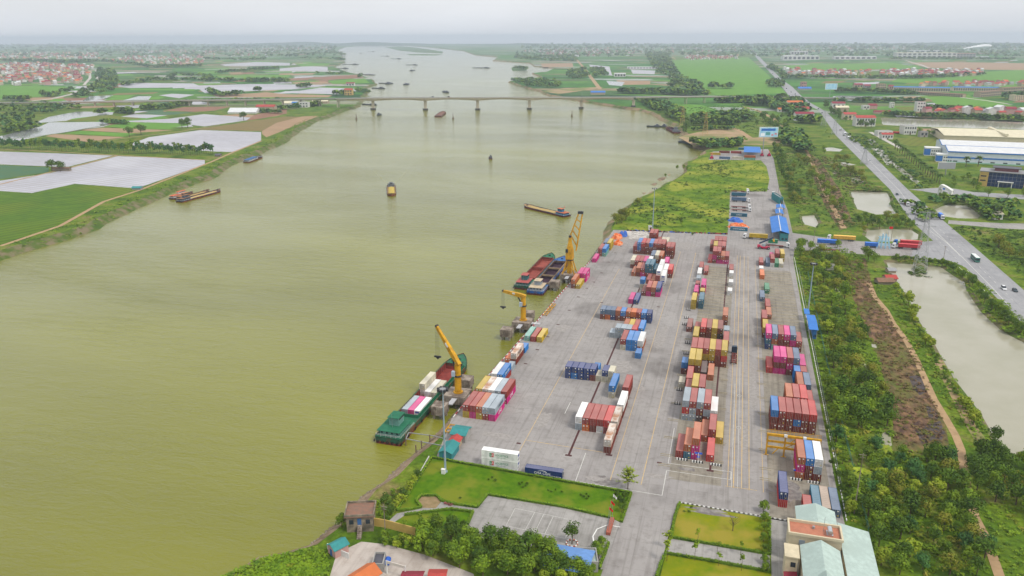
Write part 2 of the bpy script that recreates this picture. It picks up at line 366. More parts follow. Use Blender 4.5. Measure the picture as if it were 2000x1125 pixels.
# ---- yard concrete, roads
def concrete(name, c, c2, c3, slab=6.0, stain=True):
    m = bpy.data.materials.new(name); m.use_nodes = True; n = m.node_tree; b = n.nodes['Principled BSDF']; N = n.nodes.new; L = n.links.new
    b.inputs['Roughness'].default_value = .85; b.inputs['Specular IOR Level'].default_value = .3
    g = N('ShaderNodeNewGeometry').outputs['Position']
    def nz(s, d=6): t = N('ShaderNodeTexNoise'); t.inputs['Scale'].default_value = s; t.inputs['Detail'].default_value = d; t.inputs['Roughness'].default_value = .65; L(g, t.inputs[0]); return t.outputs[0]
    def mr(x, a, b_, c_=0, d_=1): t = N('ShaderNodeMapRange'); L(x, t.inputs[0]); [t.inputs[i+1].__setattr__('default_value', v) for i, v in enumerate((a, b_, c_, d_))]; return t.outputs[0]
    def mix(f, a, b_):
        t = N('ShaderNodeMix'); t.data_type = 'RGBA'
        if isinstance(f, float): t.inputs[0].default_value = f
        else: L(f, t.inputs[0])
        for k, x in ((6, a), (7, b_)):
            if isinstance(x, tuple): t.inputs[k].default_value = (*x, 1)
            else: L(x, t.inputs[k])
        return t.outputs[2]
    col = mix(mr(nz(.05), .35, .65), c, c2)
    col = mix(mr(nz(.35, 10), .5, .72, 0, .6), col, c3)
    col = mix(mr(nz(.022, 6), .55, .68, 0, .6), col, tuple(x*.62 for x in c3))
    mp_ = N('ShaderNodeMapping'); L(g, mp_.inputs[0]); mp_.inputs['Scale'].default_value = (.9, .025, 1); tt_ = N('ShaderNodeTexNoise'); tt_.inputs['Scale'].default_value = 1; tt_.inputs['Detail'].default_value = 4; L(mp_.outputs[0], tt_.inputs[0]); col = mix(mr(tt_.outputs[0], .52, .7, 0, .35), col, tuple(x*.8 for x in c3))
    if slab:
        bk = N('ShaderNodeTexBrick'); L(g, bk.inputs[0]); bk.offset = 0; bk.inputs['Scale'].default_value = 1
        bk.inputs['Mortar Size'].default_value = .06; bk.inputs['Brick Width'].default_value = slab; bk.inputs['Row Height'].default_value = slab
        bk.inputs['Color1'].default_value = (.97, .97, .97, 1); bk.inputs['Color2'].default_value = (1.04, 1.04, 1.04, 1); bk.inputs['Mortar'].default_value = (.84, .83, .81, 1)
        t = N('ShaderNodeMix'); t.data_type = 'RGBA'; t.blend_type = 'MULTIPLY'; t.inputs[0].default_value = 1; L(col, t.inputs[6]); L(bk.outputs[0], t.inputs[7]); col = t.outputs[2]
    L(col, b.inputs['Base Color'])
    bp = N('ShaderNodeBump'); bp.inputs['Strength'].default_value = .3; bp.inputs['Distance'].default_value = .05; L(nz(2), bp.inputs['Height']); L(bp.outputs[0], b.inputs['Normal'])
    return m
CON = concrete('yard_concrete', (.255,.238,.23), (.305,.287,.275), (.15,.132,.12))
CON2 = concrete('old_concrete', (.26,.25,.235), (.33,.315,.30), (.13,.12,.105), 5.0)
ASPH = concrete('road_asphalt', (.27,.27,.28), (.31,.31,.32), (.20,.20,.21), 0)
Z1, Z2, Z3, Z4 = .03, .05, .07, .09
yard = QW[::-1]+[(-81.5,530), at(1198,449), at(1300,451.5), at(1421,458.5), at(1424,420), at(1426,374), at(1498,374), at(1503,350), at(1497,325), at(1486,313), at(1384,312), at(1392,296), at(1500,291), at(1511,310), at(1522,370), at(1538,410), at(1548,455), at(1640,468), at(1786,479), at(1796,502), at(1722,499), at(1595,491), at(1552,487), (39.5,500), (38.6,395), (38.2,226), (39.5,170), (18.5,150), (18,206.0), at(1480,1009), at(1326,982), at(1322,984), at(1284,1128), at(1172,1128), at(1233,962), at(1100,941), at(852,893.5)]
flat(yard, Z1, 'container_yard', CON, px=False)
flat([(952,968),(1100,992),(1200,1015),(1212,1021),(1178,1112),(1150,1112),(1100,1075),(1000,1062),(905,1045),(914,1025),(924,1001),(932,993)], Z1, 'paved_court', CON2)
flat([(932,993),(889,987),(863,979),(851,993),(823,992),(800,998),(775,1003),(757,1020),(760,1027),(790,1007),(879,996),(924,1001)], Z2, 'garden_path', CON2)
flat([(1504,1012),(1540,1018),(1545,1128),(1507,1128)], Z2, 'paved_path', CON2)
flat([(1311,1052),(1503,1085),(1505,1118),(1300,1080)], Z2, 'paved_path', CON2)
flat([(640,1140),(655,1090),(668,1076),(706,1058),(752,1063),(828,1083),(925,1121),(930,1150),(640,1150)], Z1, 'paved_yard', concrete('pale_concrete', (.42,.37,.33), (.47,.42,.38), (.28,.22,.18), 0))
# darker stained strips between the bays of the stacking blocks
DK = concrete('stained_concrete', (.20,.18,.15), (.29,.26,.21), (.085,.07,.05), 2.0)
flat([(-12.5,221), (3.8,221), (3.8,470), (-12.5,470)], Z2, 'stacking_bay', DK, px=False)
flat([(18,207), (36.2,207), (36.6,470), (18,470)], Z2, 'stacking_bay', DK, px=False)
# oil and tyre stains on the concrete
stn = mat('oil_stain', (.15,.135,.13), (.26,.24,.225), .5, .8, coord='pos', lo=.4, hi=.6); st2 = mat('tyre_smear', (.25,.23,.215), (.31,.29,.275), .8, .85, coord='pos', lo=.4, hi=.6)
for px, py, rx, ry, m_ in ((1178,938,5,3,0),(1160,935,3,1.5,1),(1345,917,3,1.2,0),(1382,996,6,1.0,0),(1395,1004,6,.8,0),(1010,745,7,1.6,1),(1212,715,4,8,1),(1020,672,2,.8,1),(1195,762,3,5,1),(1250,760,2,3,1),(1285,930,4,1.5,1),(1150,830,5,3,1),(1100,640,3,5,1),(1505,958,2,.8,0),(1470,480,9,6,1),(1540,960,4,6,0),(1560,905,3,8,1),(1340,480,6,10,1),(1120,560,3,12,1),(1290,660,3,14,1),(1470,760,2,20,1),(1478,640,2,25,1),(1455,850,1.5,14,1),(1180,490,5,8,1),(970,850,6,2,1),(1060,820,3,6,1)):
    x_, y_ = at(px, py); sd2 = R()*40; flat([(x_+rx*math.cos(a_*.3142)*(1+.7*noise.noise((math.cos(a_*.3142)*1.6+sd2, math.sin(a_*.3142)*1.6, 0))), y_+ry*math.sin(a_*.3142)*(1+.7*noise.noise((math.cos(a_*.3142)*1.6, math.sin(a_*.3142)*1.6+sd2, 4)))) for a_ in range(20)], Z2+U(.001,.012), 'ground_stain', (stn, st2)[m_], px=False)
# highway
HWL = [(1462.5,92),(1480,116),(1512,150),(1540,186),(1567,200),(1600,216),(1632,264),(1682,314),(1739,371),(1774,424),(1789,440),(1822,470),(1849,506),(1884,521),(1918,553),(1953,588),(2000,636),(2080,720)]
HWR = [(2100,664),(2000,567),(1907,486),(1853,440),(1817,409),(1772,369),(1700,299),(1647,252),(1615,219),(1585,202),(1566,188),(1548,170),(1528,156),(1496,124),(1465.5,92)]
flat(HWL+HWR, Z2, 'highway', ASPH)
flat([(1786,474),(1826,470),(1826,462),(1812,446),(1852,445),(1885,521),(1849,508),(1796,504),(1780,503)], Z1*2.2, 'road_junction', ASPH)
flat([(1774,370),(1800,373),(1830,378),(2040,392),(2040,383),(1900,375),(1850,366),(1776,370)], Z2*.8, 'side_road', ASPH)
flat([(1851,437),(1853,430),(1895,433),(1960,436),(2040,437),(2040,450),(1950,446),(1900,441)], Z1*.8, 'side_road', CON2)
pw = mat('road_paint_white', (.62,.61,.58), (.42,.41,.38), 1.5, .7, coord='pos'); py_ = mat('road_paint_yellow', (.62,.40,.12), (.42,.34,.24), 1.0, .8, coord='pos', lo=.3, hi=.6)
mb = MB()
def dashes(P, Q, step, ln, w, z):
    P, Q = Vector(P), Vector(Q); d = (Q-P); n = int(d.length/step); t = d.normalized()
    for i in range(n):
        a = P+t*i*step; ribbon(mb, [tuple(a), tuple(a+t*ln)], w, z, px=False)
hc = [((HWL[i][0]), (HWL[i][1])) for i in range(len(HWL))]
mid = [(1479,100),(1520,146),(1556,186),(1607,217),(1640,258),(1690,306),(1755,370),(1795,424),(1822,447),(1880,503),(1936,560),(1976,603)]
for lam in (.0,):
    for i in range(4, len(mid)-1):
        for off in (-.25, .0, .25):
            a, b = Vector(at(*mid[i])), Vector(at(*mid[i+1])); t = (b-a).normalized(); nn = Vector((-t.y, t.x))*off*18
            if off == 0: ribbon(mb, [tuple(a+nn), tuple(b+nn)], .35, Z3, px=False)
            else: dashes(a+nn, b+nn, 10, 4, .22, Z3)
ribbon(mb, [(1868,517),(1908,553),(1944,589),(1992,640)], .35, Z3)
ribbon(mb, [(1802,440),(1850,475),(1875,500)], .3, Z3)
mb.build('lane_marking', pw, kind='structure')
mb = MB()
for u in (2.6+4.9, 9.9): ribbon(mb, [(u, 221), (u, 500)], .28, Z2+.02, px=False)
for u in (5.7, 12.2): ribbon(mb, [(u, 221), (u, 500)], .22, Z2+.02, px=False)
ribbon(mb, [(-20.3,215), (-20.3,500)], .25, Z2+.02, px=False); ribbon(mb, [(-30,215), (-30,500)], .22, Z2+.02, px=False)
ribbon(mb, [(-62.5,216), (-62.5,450)], .22, Z2+.02, px=False); ribbon(mb, [(5,221.5), (14.5,221.5)], .22, Z2+.02, px=False); ribbon(mb, [(16.4,221), (16.4,480)], .18, Z2+.02, px=False)
ribbon(mb, [(-62.5,232.5), (-33,231.5)], .25, Z2+.02, px=False)
mb.build('yard_marking', py_, kind='structure')
mb = MB()
for a, b in (((1144,885),(1124,940)), ((1124,940),(1293,968)), ((1293,968),(1302,919)), ((1302,919),(1427,937)), ((1427,937),(1428,922)), ((1428,922),(1305,905)), ((1305,905),(1317,836)),
             ((1114,786),(1103,808))): ribbon(mb, [a, b], .22, Z3)
ribbon(mb, [(6.9,221), (6.9,300)], .15, Z3, px=False); ribbon(mb, [(8.7,221), (8.7,330)], .12, Z3, px=False)
for u0, v0, r0 in ((8.7, 262, .7), (8.7, 289, .7)):
    for i in range(12):
        a, b = i*math.pi/6, (i+1)*math.pi/6; ribbon(mb, [(u0+r0*math.cos(a), v0+r0*1.6*math.sin(a)), (u0+r0*math.cos(b), v0+r0*1.6*math.sin(b))], .14, Z3, px=False)
# volleyball court lines
for a, b in (((1006,993),(1109,1014)), ((988,1027),(1104,1052)), ((1006,993),(988,1027)), ((1044,1001),(1026,1035)), ((1062,1004),(1045,1039)), ((1081,1008),(1064,1043)), ((1118,1016),(1104,1052))): ribbon(mb, [a, b], .12, Z2)
mb.build('court_and_yard_lines', pw, kind='structure')
# fields and clearings, one sheet each
LAWN = mat('lawn_grass', (.09,.175,.004), (.05,.125,.003), .35, .95, .3, c3=(.15,.18,.015), sc3=.09, coord='pos', spec=.1)
LAWNY = mat('dry_lawn_grass', (.20,.21,.006), (.12,.18,.004), .25, .95, .3, c3=(.26,.22,.03), sc3=.08, coord='pos', spec=.1)
flat([(843,894.5),(1100,941),(1233,964),(1214,1020),(1200,1014),(1100,991),(952,967),(932,992),(889,986),(862,979),(853,969),(823,969),(813,979),(823,992),(800,997),(775,998),(800,962),(823,926)], Z1, 'lawn', LAWN)
flat([(760,1026),(790,1007),(879,996),(924,1001),(914,1025),(905,1045),(815,1043)], Z1, 'lawn', LAWN)
flat([(813,979),(823,969),(853,969),(862,979),(851,993),(823,992)], Z2, 'bare_flower_bed', mat('bare_bed', (.28,.20,.11), (.20,.15,.07), .5, .95, coord='pos'))
flat([(1328,983),(1479,1010),(1502,1013),(1503,1084),(1311,1051)], Z2, 'lawn', LAWNY)
flat([(1300,1082),(1506,1120),(1510,1160),(1282,1160)], Z2, 'lawn', LAWNY)
WILD = mat('wild_grass', (.13,.21,.010), (.045,.10,.006), .09, .95, .9, c3=(.24,.26,.03), sc3=.025, coord='pos', spec=.1, bscale=.5)
flat([(1196,448),(1205,428),(1232,402),(1290,371),(1318,352),(1342,336),(1342,322),(1366,308),(1384,296),(1384,312),(1486,313),(1497,325),(1503,350),(1498,374),(1426,374),(1424,420),(1421,458),(1300,451)], Z1, 'grass_field', WILD)
VG = [mat('crop_green', (.085,.16,.003), (.05,.115,.003), .08, .95, .4, c3=(.12,.17,.005), sc3=.01, coord='pos', stripes=(.35, 8, (.02,.055,.004), .55)), mat('crop_olive', (.11,.16,.008), (.15,.15,.015), .05, .95, .3, coord='pos', stripes=(.35, 9, (.06,.07,.01), .4)),
      mat('plastic_mulch', (.40,.40,.45), (.34,.335,.37), .1, .5, coord='pos', c3=(.45,.45,.49), sc3=.008, stripes=(.35, 11, (.24,.21,.19), .6)), mat('bright_paddy', (.11,.26,.02), (.08,.2,.015), .03, .95, coord='pos'),
      mat('ploughed_tan', (.34,.22,.13), (.28,.19,.11), .03, .95, coord='pos'), mat('ploughed_brown', (.21,.15,.05), (.15,.12,.04), .3, .95, stretch=(.1,1,1), coord='pos'),
      mat('teal_crop', (.05,.13,.07), (.07,.13,.05), .05, .95, coord='pos'), mat('reddish_soil', (.26,.13,.08), (.2,.11,.07), .03, .95, coord='pos')]
FW = mat('flooded_field', (.26,.27,.28), (.2,.21,.2), .02, .12, coord='pos')
def fields(L_, z=Z1):
    for k, pts in L_:
        flat(pts, z+U(0, .018), 'field', FW if k < 0 else VG[k])
fields([
 (0, [(-300,352),(0,374),(62,378),(146,360),(268,369.5),(196,397),(118,437),(0,478),(-300,560)]), (2, [(-300,330),(0,353),(98,338),(135,329),(230,305),(380,311),(400,313),(400,321),(268,368),(146,359),(62,377),(0,373)]),
 (2, [(-200,286),(0,296),(100,299),(221,304),(134,325.5),(95,325),(0,321),(-200,316)]), (6, [(-200,317),(0,322.5),(95,327),(95,336),(0,350),(-200,370)]),
 (2, [(250,283),(291,268),(392,254),(510,258),(510,274),(456,297),(420,296)]), (1, [(170,283),(200,278),(347,262),(392,253.5),(286,268),(248,283)]),
 (3, [(204,247),(246,239),(360,241),(370,245),(330,250),(350,252),(280,252)]), (4, [(152,254),(200,249.5),(340,254.5),(255,260)]), (3, [(124,260),(160,256),(265,261),(240,267)]),
 (4, [(88,266),(108,262),(245,268),(170,277)]), (2, [(0,273),(60,268.5),(120,259.5),(216,243.6),(200,248),(150,254),(90,264),(40,274),(0,280)]),
 (-1, [(-60,275),(0,266),(32,258),(76,248),(96,239),(200,238),(214,243),(120,259),(60,268),(0,272),(-60,282)]), (-1, [(68,240),(96,228),(150,218),(188,218),(222,219),(220,224),(190,226),(140,232),(130,236),(76,240)]),
 (1, [(70,243),(140,234),(200,225),(224,225),(222,231),(140,237)]), (2, [(236,228),(260,223),(328,225),(286,231)]), (2, [(258,217),(290,217),(262,222)]), (2, [(250,236),(330,232),(398,223),(412,224),(510,231),(400,247),(372,244),(372,241),(246,238)]),
 (5, [(380,253),(556,227.5),(590,228),(544,242),(514,256)]), (4, [(420,226),(460,223),(548,226),(512,230)]), (6, [(270,222),(300,218),(380,219),(332,225)]), (7, [(320,216),(360,209),(450,208),(420,216),(380,218.5)]),
 (2, [(380,168),(490,164),(650,166),(580,174),(486,178),(400,182)]), (2, [(556,182),(626,171),(692,173),(696,178),(660,184)]), (2, [(226,168),(260,162),(378,163),(396,170),(252,172)]), (-1, [(160,198),(174,188),(222,186),(200,194)]),
 (-1, [(240,196),(270,188),(296,188),(290,195)]), (2, [(310,186),(336,183),(380,185),(350,192)]), (3, [(200,196),(240,186),(268,185),(238,195)]), (3, [(254,173),(380,174),(380,177),(254,176)]),
 (7, [(570,153),(700,146),(712,152),(640,156)]), (3, [(640,158),(712,153),(722,162),(650,164)]), (3, [(400,148),(570,146),(560,152),(400,152)]), (2, [(546,134),(600,129),(640,131),(640,138),(546,138)]),
 (2, [(430,126),(500,121),(566,123),(566,128),(440,129)]), (3, [(574,124),(646,124),(640,128),(590,130)]), (4, [(420,188),(520,180),(560,184),(650,186),(640,190),(430,190)]), (3, [(0,168),(60,168),(150,170),(120,186),(0,194)]), (0, [(0,140),(70,138),(75,146),(0,148)]),
 (4, [(512,256),(540,240),(590,227.5),(624,226),(536,262),(520,268),(512,262)]), (7, [(480,236),(498,224),(560,212),(560,222),(520,230)]),
 # right side
 (3, [(1312,118),(1390,112),(1462,112),(1500,146),(1536,182),(1400,186),(1330,150)]), (0, [(1262,118),(1320,112),(1460,100),(1476,112),(1390,116),(1300,122)]), (3, [(1530,128),(1740,122),(1800,132),(1760,134),(1560,140)]), (3, [(1760,150),(2030,134),(2030,172),(1900,170),(1740,160)]),
 (4, [(1772,122),(1860,121),(2030,124),(2030,137),(1900,136),(1810,132)]), (3, [(1812,190),(1870,185),(1960,200),(1980,208),(1940,212),(1830,205)]), (1, [(1738,270),(1830,268),(1842,284),(1775,286)]),
 (4, [(1790,251),(1970,254),(1984,260),(1900,262),(1800,260)]), (3, [(1320,202),(1370,205),(1400,214),(1400,220),(1330,222),(1310,212)]), (3, [(1010,162),(1060,157),(1100,160),(1070,168)]),
 (2, [(1150,126),(1190,130),(1196,148),(1160,140)]), (2, [(1232,136),(1280,138),(1278,145),(1236,144)]), (-1, [(1184,158),(1220,160),(1215,168),(1190,166)]), (2, [(1226,131),(1282,131),(1280,135),(1230,135)]), (4, [(1056,124),(1118,123),(1120,131),(1060,131)]), (4, [(1204,157),(1270,158),(1270,165),(1210,166)]),
 (-1, [(1626,188),(1640,186.5),(1720,188),(1756,194),(1740,197),(1632,196)]), (0, [(1640,140),(1740,138),(1760,148),(1700,152),(1640,150)])])
# small plots filling the far plains
for (xa, xb, ya, yb, n_) in ((0, 640, 100, 200, 150), (330, 690, 120, 200, 40), (1180, 1460, 98, 110, 40), (1560, 2020, 98, 136, 60), (60, 320, 196, 250, 24), (1700, 2010, 180, 226, 20), (1560, 2010, 140, 162, 26)):
    for i in range(n_):
        x = U(xa, xb); y = U(ya, yb); k_ = (y-72)/60; w_ = U(14, 52)*k_; h_ = U(1.2, 3.2)*k_; s_ = U(-8, 8)*k_
        ok = [at(x+w_*c_+s_*d_, y+h_*d_+w_*c_*-.03) for c_, d_ in ((0,0),(0,1),(1,1),(1,0))]
        if x+w_+abs(s_) > (640 if y < 150 else 690) and xb < 700: continue
        flat(cw(ok), U(.008, .02), 'field', VG[random.choice((0,1,3,3,4,5,6,2,2,7,0,3))], px=False)
# reeds, bare ground, tracks
reed = mat('dry_reeds', (.24,.14,.07), (.06,.035,.03), .35, .95, 1.0, c3=(.10,.12,.02), sc3=.06, coord='pos', stretch=(1,.5,1))
flat([(1648,512),(1690,505),(1700,545),(1720,596),(1752,640),(1790,700),(1820,770),(1846,830),(1856,880),(1800,890),(1742,880),(1745,830),(1735,770),(1715,700),(1690,640),(1665,580)], Z1, 'reed_bed', reed)
flat([(1580,300),(1600,312),(1640,370),(1668,440),(1640,450),(1610,400),(1590,350)], Z1, 'reed_bed', reed)
burnt = mat('burnt_ground', (.05,.04,.045), (.10,.08,.07), .4, .95, .5, coord='pos')
flat([(1774,735),(1800,732),(1812,765),(1796,772),(1784,758)], Z2, 'burnt_ground', burnt); flat([(1808,790),(1828,802),(1832,818),(1814,816)], Z2, 'burnt_ground', burnt)
flat([(1788,840),(1836,822),(1846,845),(1838,862),(1800,866)], Z2, 'burnt_ground', burnt)
dirt = mat('dirt_track', (.40,.27,.15), (.30,.20,.11), .3, .95, .3, coord='pos')
tan_ = mat('tan_earth', (.38,.26,.16), (.28,.2,.1), .05, .95, .3, coord='pos', c3=(.14,.17,.04), sc3=.02)
flat([(1326,268),(1345,262),(1402,250),(1424,245),(1450,262),(1470,268),(1542,268),(1542,284),(1400,282),(1356,286)], Z1, 'bare_earth', tan_)
flat([(1060,178),(1100,172),(1180,170),(1160,174),(1090,184)], Z1, 'bare_earth', tan_)
flat([(1840,700),(1872,760),(1905,830),(1935,870),(1915,880),(1880,820),(1850,760),(1825,710)], Z1, 'bare_earth', tan_)
mb = MB()
ribbon(mb, [(1696,551),(1708,579),(1731,606),(1745,632),(1768,662),(1789,700),(1802,730),(1824,779),(1847,817),(1866,850),(1877,877),(1884,927),(1894,970),(1904,1010),(1920,1040),(1938,1085),(1953,1128)], 2.6, Z3)
ribbon(mb, [(1570,284),(1587,319),(1598,344),(1615,384),(1637,424),(1648,446)], 4, Z3)
ribbon(mb, [(1353,279),(1402,273),(1469,271),(1540,271)], 7, Z3); ribbon(mb, [(1424,246),(1445,256),(1464,269)], 8, Z3)
ribbon(mb, [(1452,208),(1480,216),(1512,232),(1518,242),(1540,254),(1556,268)], 7, Z3); ribbon(mb, [(1124,114),(1140,132),(1152,148),(1172,174)], 12, Z3)
ribbon(mb, [(0,481),(118,441),(202,394),(272,371.6),(414,315.6),(456,297),(511,275)], 3.5, Z3); ribbon(mb, [(-120,385),(0,360),(98,336.5),(135,328),(230,303.5)], 3.5, Z3); ribbon(mb, [(-100,282),(0,291),(80,295),(230,303.5),(330,309),(410,313)], 3, Z3)
ribbon(mb, [(130,284),(200,275),(350,257),(430,244)], 3, Z3)
ribbon(mb, [(1320,116),(1312,111),(1350,104)], 8, Z3)
mb.build('dirt_track', dirt, kind='structure')
mb = MB(); ribbon(mb, [(0,203),(56,198),(100,193),(140,184),(170,172),(188,158),(192,150),(188,136)], 12, Z3); ribbon(mb, [(164,166),(176,152),(175,140)], 9, Z3); ribbon(mb, [(1876,190),(1930,197),(1975,204)], 8, Z3); ribbon(mb, [(1800,203),(1870,208),(1960,212)], 5, Z3); ribbon(mb, [(1768,118),(1800,127),(1815,133)], 14, Z3)
ribbon(mb, [(1800,197),(1806,192),(1790,188)], 8, Z3); ribbon(mb, [(1700,258),(1745,282),(1760,290)], 6, Z3)
mb.build('country_road', concrete('pale_road', (.42,.39,.35), (.47,.44,.4), (.34,.31,.27), 0), kind='structure')
# small wetland pools beside the highway
for p in ([(1608,289),(1625,288),(1646,292),(1640,296),(1612,295)], [(1694,272),(1706,272),(1716,283),(1700,284)], [(1702,290),(1722,290),(1730,300),(1742,312),(1745,322),(1732,323),(1722,308)], [(1742,315),(1764,330),(1800,358),(1796,363),(1766,342),(1744,324)], [(1660,348),(1680,346),(1688,354),(1680,360),(1664,356)],
          [(1622,318),(1650,317),(1672,322),(1650,325)], [(1608,513),(1630,515),(1634,528),(1612,528)], [(1630,562),(1640,564),(1641,571),(1632,570)], [(1724,846),(1738,842),(1742,870),(1728,876),(1720,862)], [(1684,705),(1692,712),(1700,745),(1690,752),(1686,728)], [(1626,334),(1636,335),(1632,341),(1626,339)], [(1702,672),(1712,673),(1712,680),(1703,678)]):
    flat(p, Z2, 'pool', pondw)
# river bed of rubble under the quay, and the concrete quay wall
mb = MB()
for i in range(len(QW)-1):
    a, b = Vector(QW[i]), Vector(QW[i+1]); t = (b-a).normalized(); nn = Vector((t.y, -t.x))
    if nn.x > 0: nn = -nn
    mb.add([(*a, 0), (*b, 0), (*b, WZ-3), (*a, WZ-3)], [(0,1,2,3)])
    mb.add([(*a, -.9), (*b, -.9), (*(b+nn*3.5), WZ), (*(a+nn*3.5), WZ)], [(0,1,2,3)])
    mb.add([(*(a+nn*3.5), WZ), (*(b+nn*3.5), WZ), (*(b+nn*8), WZ-3), (*(a+nn*8), WZ-3)], [(0,1,2,3)])
mb.build('quay_embankment', mat('stone_pitching', (.20,.17,.12), (.08,.10,.03), .3, .95, 1.0, coord='pos', c3=(.25,.19,.12), sc3=.1), kind='structure')
# close the small gaps between quay and banks
for P in ([(-92.9,241),(Sc[0][0],Sc[0][1]),at(845,893,0)], [(-82.6,508),(-81.5,530),(Rc[-1][0],Rc[-1][1])]): flat(cw(P), Z1*.5, 'ground_patch', bank, px=False)
mb = MB(); a, b = QW[-1], Sc[0]; w = Sw[0]; mb.add([(*a, 0), (*b, 0), (w[0], w[1], WZ-.1), (a[0]-4, a[1], WZ-.5)], [(0,1,2,3)]); a, b = QW[0], Rc[-1]; w = Rw[-1]; mb.add([(*b, 0), (*a, 0), (a[0]-4, a[1], WZ-.5), (w[0], w[1], WZ-.1)], [(0,1,2,3)])
mb.build('river_bank', mud, kind='structure')
# hills on the horizon
mb = MB()
for px0, px1, hh, dist in ((420,860,90,13200), (1440,1640,60,13000), (0,300,40,13400), (1700,2050,50,13600), (880,1300,35,13700)):
    n = 40; x0 = at(px0, 90)[0]/at(px0, 90)[1]*dist; x1 = at(px1, 90)[0]/at(px1, 90)[1]*dist
    vs = []
    for i in range(n+1):
        x = x0+(x1-x0)*i/n; h = hh*math.sin(math.pi*i/n)**.6*(.6+.5*noise.noise((x*.0012, hh, 0)))
        vs += [(x, dist-500, -1), (x, dist, max(1, h)), (x, dist+600, -1)]
    b0 = len(mb.v); mb.v += vs
    for i in range(n):
        k = b0+3*i; mb.f += [(k, k+3, k+4, k+1), (k+1, k+4, k+5, k+2)]; mb.m += [0, 0]
mb.build('hills', mat('far_hill', (.04,.08,.04), (.06,.10,.04), .002, .95, coord='pos'), kind='structure')
# haze: closed box round camera and scene, sky outside
mb = MB(); mb.box(-16500, 16500, -800, 16500, -8, 170)
hz = mb.build('haze', None, kind='stuff') if False else None
hm = bpy.data.materials.new('haze_air'); hm.use_nodes = True; hn = hm.node_tree; hn.nodes.clear()
ho = hn.nodes.new('ShaderNodeOutputMaterial'); pv = hn.nodes.new('ShaderNodeVolumePrincipled')
pv.inputs['Color'].default_value = (.78, .89, 1.0, 1); pv.inputs['Density'].default_value = .00009; pv.inputs['Anisotropy'].default_value = .1
hn.links.new(pv.outputs[0], ho.inputs['Volume'])
mb.build('haze', hm, kind='stuff')
# ================================================================ containers
CC = {'r': ('brick red', (.34,.04,.028)), 'b': ('brown red', (.20,.03,.014)), 'o': ('rust orange', (.45,.12,.035)), 'O': ('bright orange', (.70,.16,.02)), 'R': ('bright red', (.55,.03,.025)), 'm': ('magenta', (.62,.012,.22)),
      'y': ('yellow', (.52,.36,.02)), 'n': ('navy blue', (.014,.045,.19)), 'B': ('bright blue', (.02,.20,.55)), 's': ('slate blue', (.10,.17,.28)), 'g': ('light grey', (.36,.42,.47)), 'w': ('white', (.80,.80,.79)),
      'c': ('cream white', (.62,.58,.45)), 't': ('teal blue', (.03,.15,.23)), 'G': ('green', (.03,.25,.12)), 'a': ('aqua green', (.20,.45,.38)), 'T': ('tan brown', (.36,.27,.20)), 'k': ('dark brown', (.07,.04,.04)), 'd': ('rusty white', (.62,.56,.50))}
def cmat(k):
    nm, c = CC[k]
    light = k in 'wcgd'
    side = mat('paint_'+nm.replace(' ', '_'), c, tuple(x*.72+.006 for x in c), .35, .5, .0, c3=(tuple(x*.7+.012 for x in c) if k != 'd' else (.32,.16,.09)), sc3=.45, rnd=.14)
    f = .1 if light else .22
    rc = tuple(x*(1-f)+d*f for x, d in zip(c, (.66, .60, .58)))  # sky light from above put into the roof colour, along with dust and fading
    roof = mat('skylit_faded_roof_'+nm.replace(' ', '_'), rc, tuple(x*.86 for x in rc), .25, .6, 0, c3=((.38,.2,.12) if k == 'd' else tuple(x*.84 for x in rc)), sc3=.3, rnd=.12)
    door = mat('door_'+nm.replace(' ', '_'), tuple(x*.7 for x in c), tuple(x*.42+.003 for x in c), .8, .6, 0, rnd=.1)
    return side, roof, door
rod = mat('door_rods', (.42,.42,.40), metal=.3, rough=.5)
rubber = mat('black_rubber', (.02,.02,.022), rough=.8)
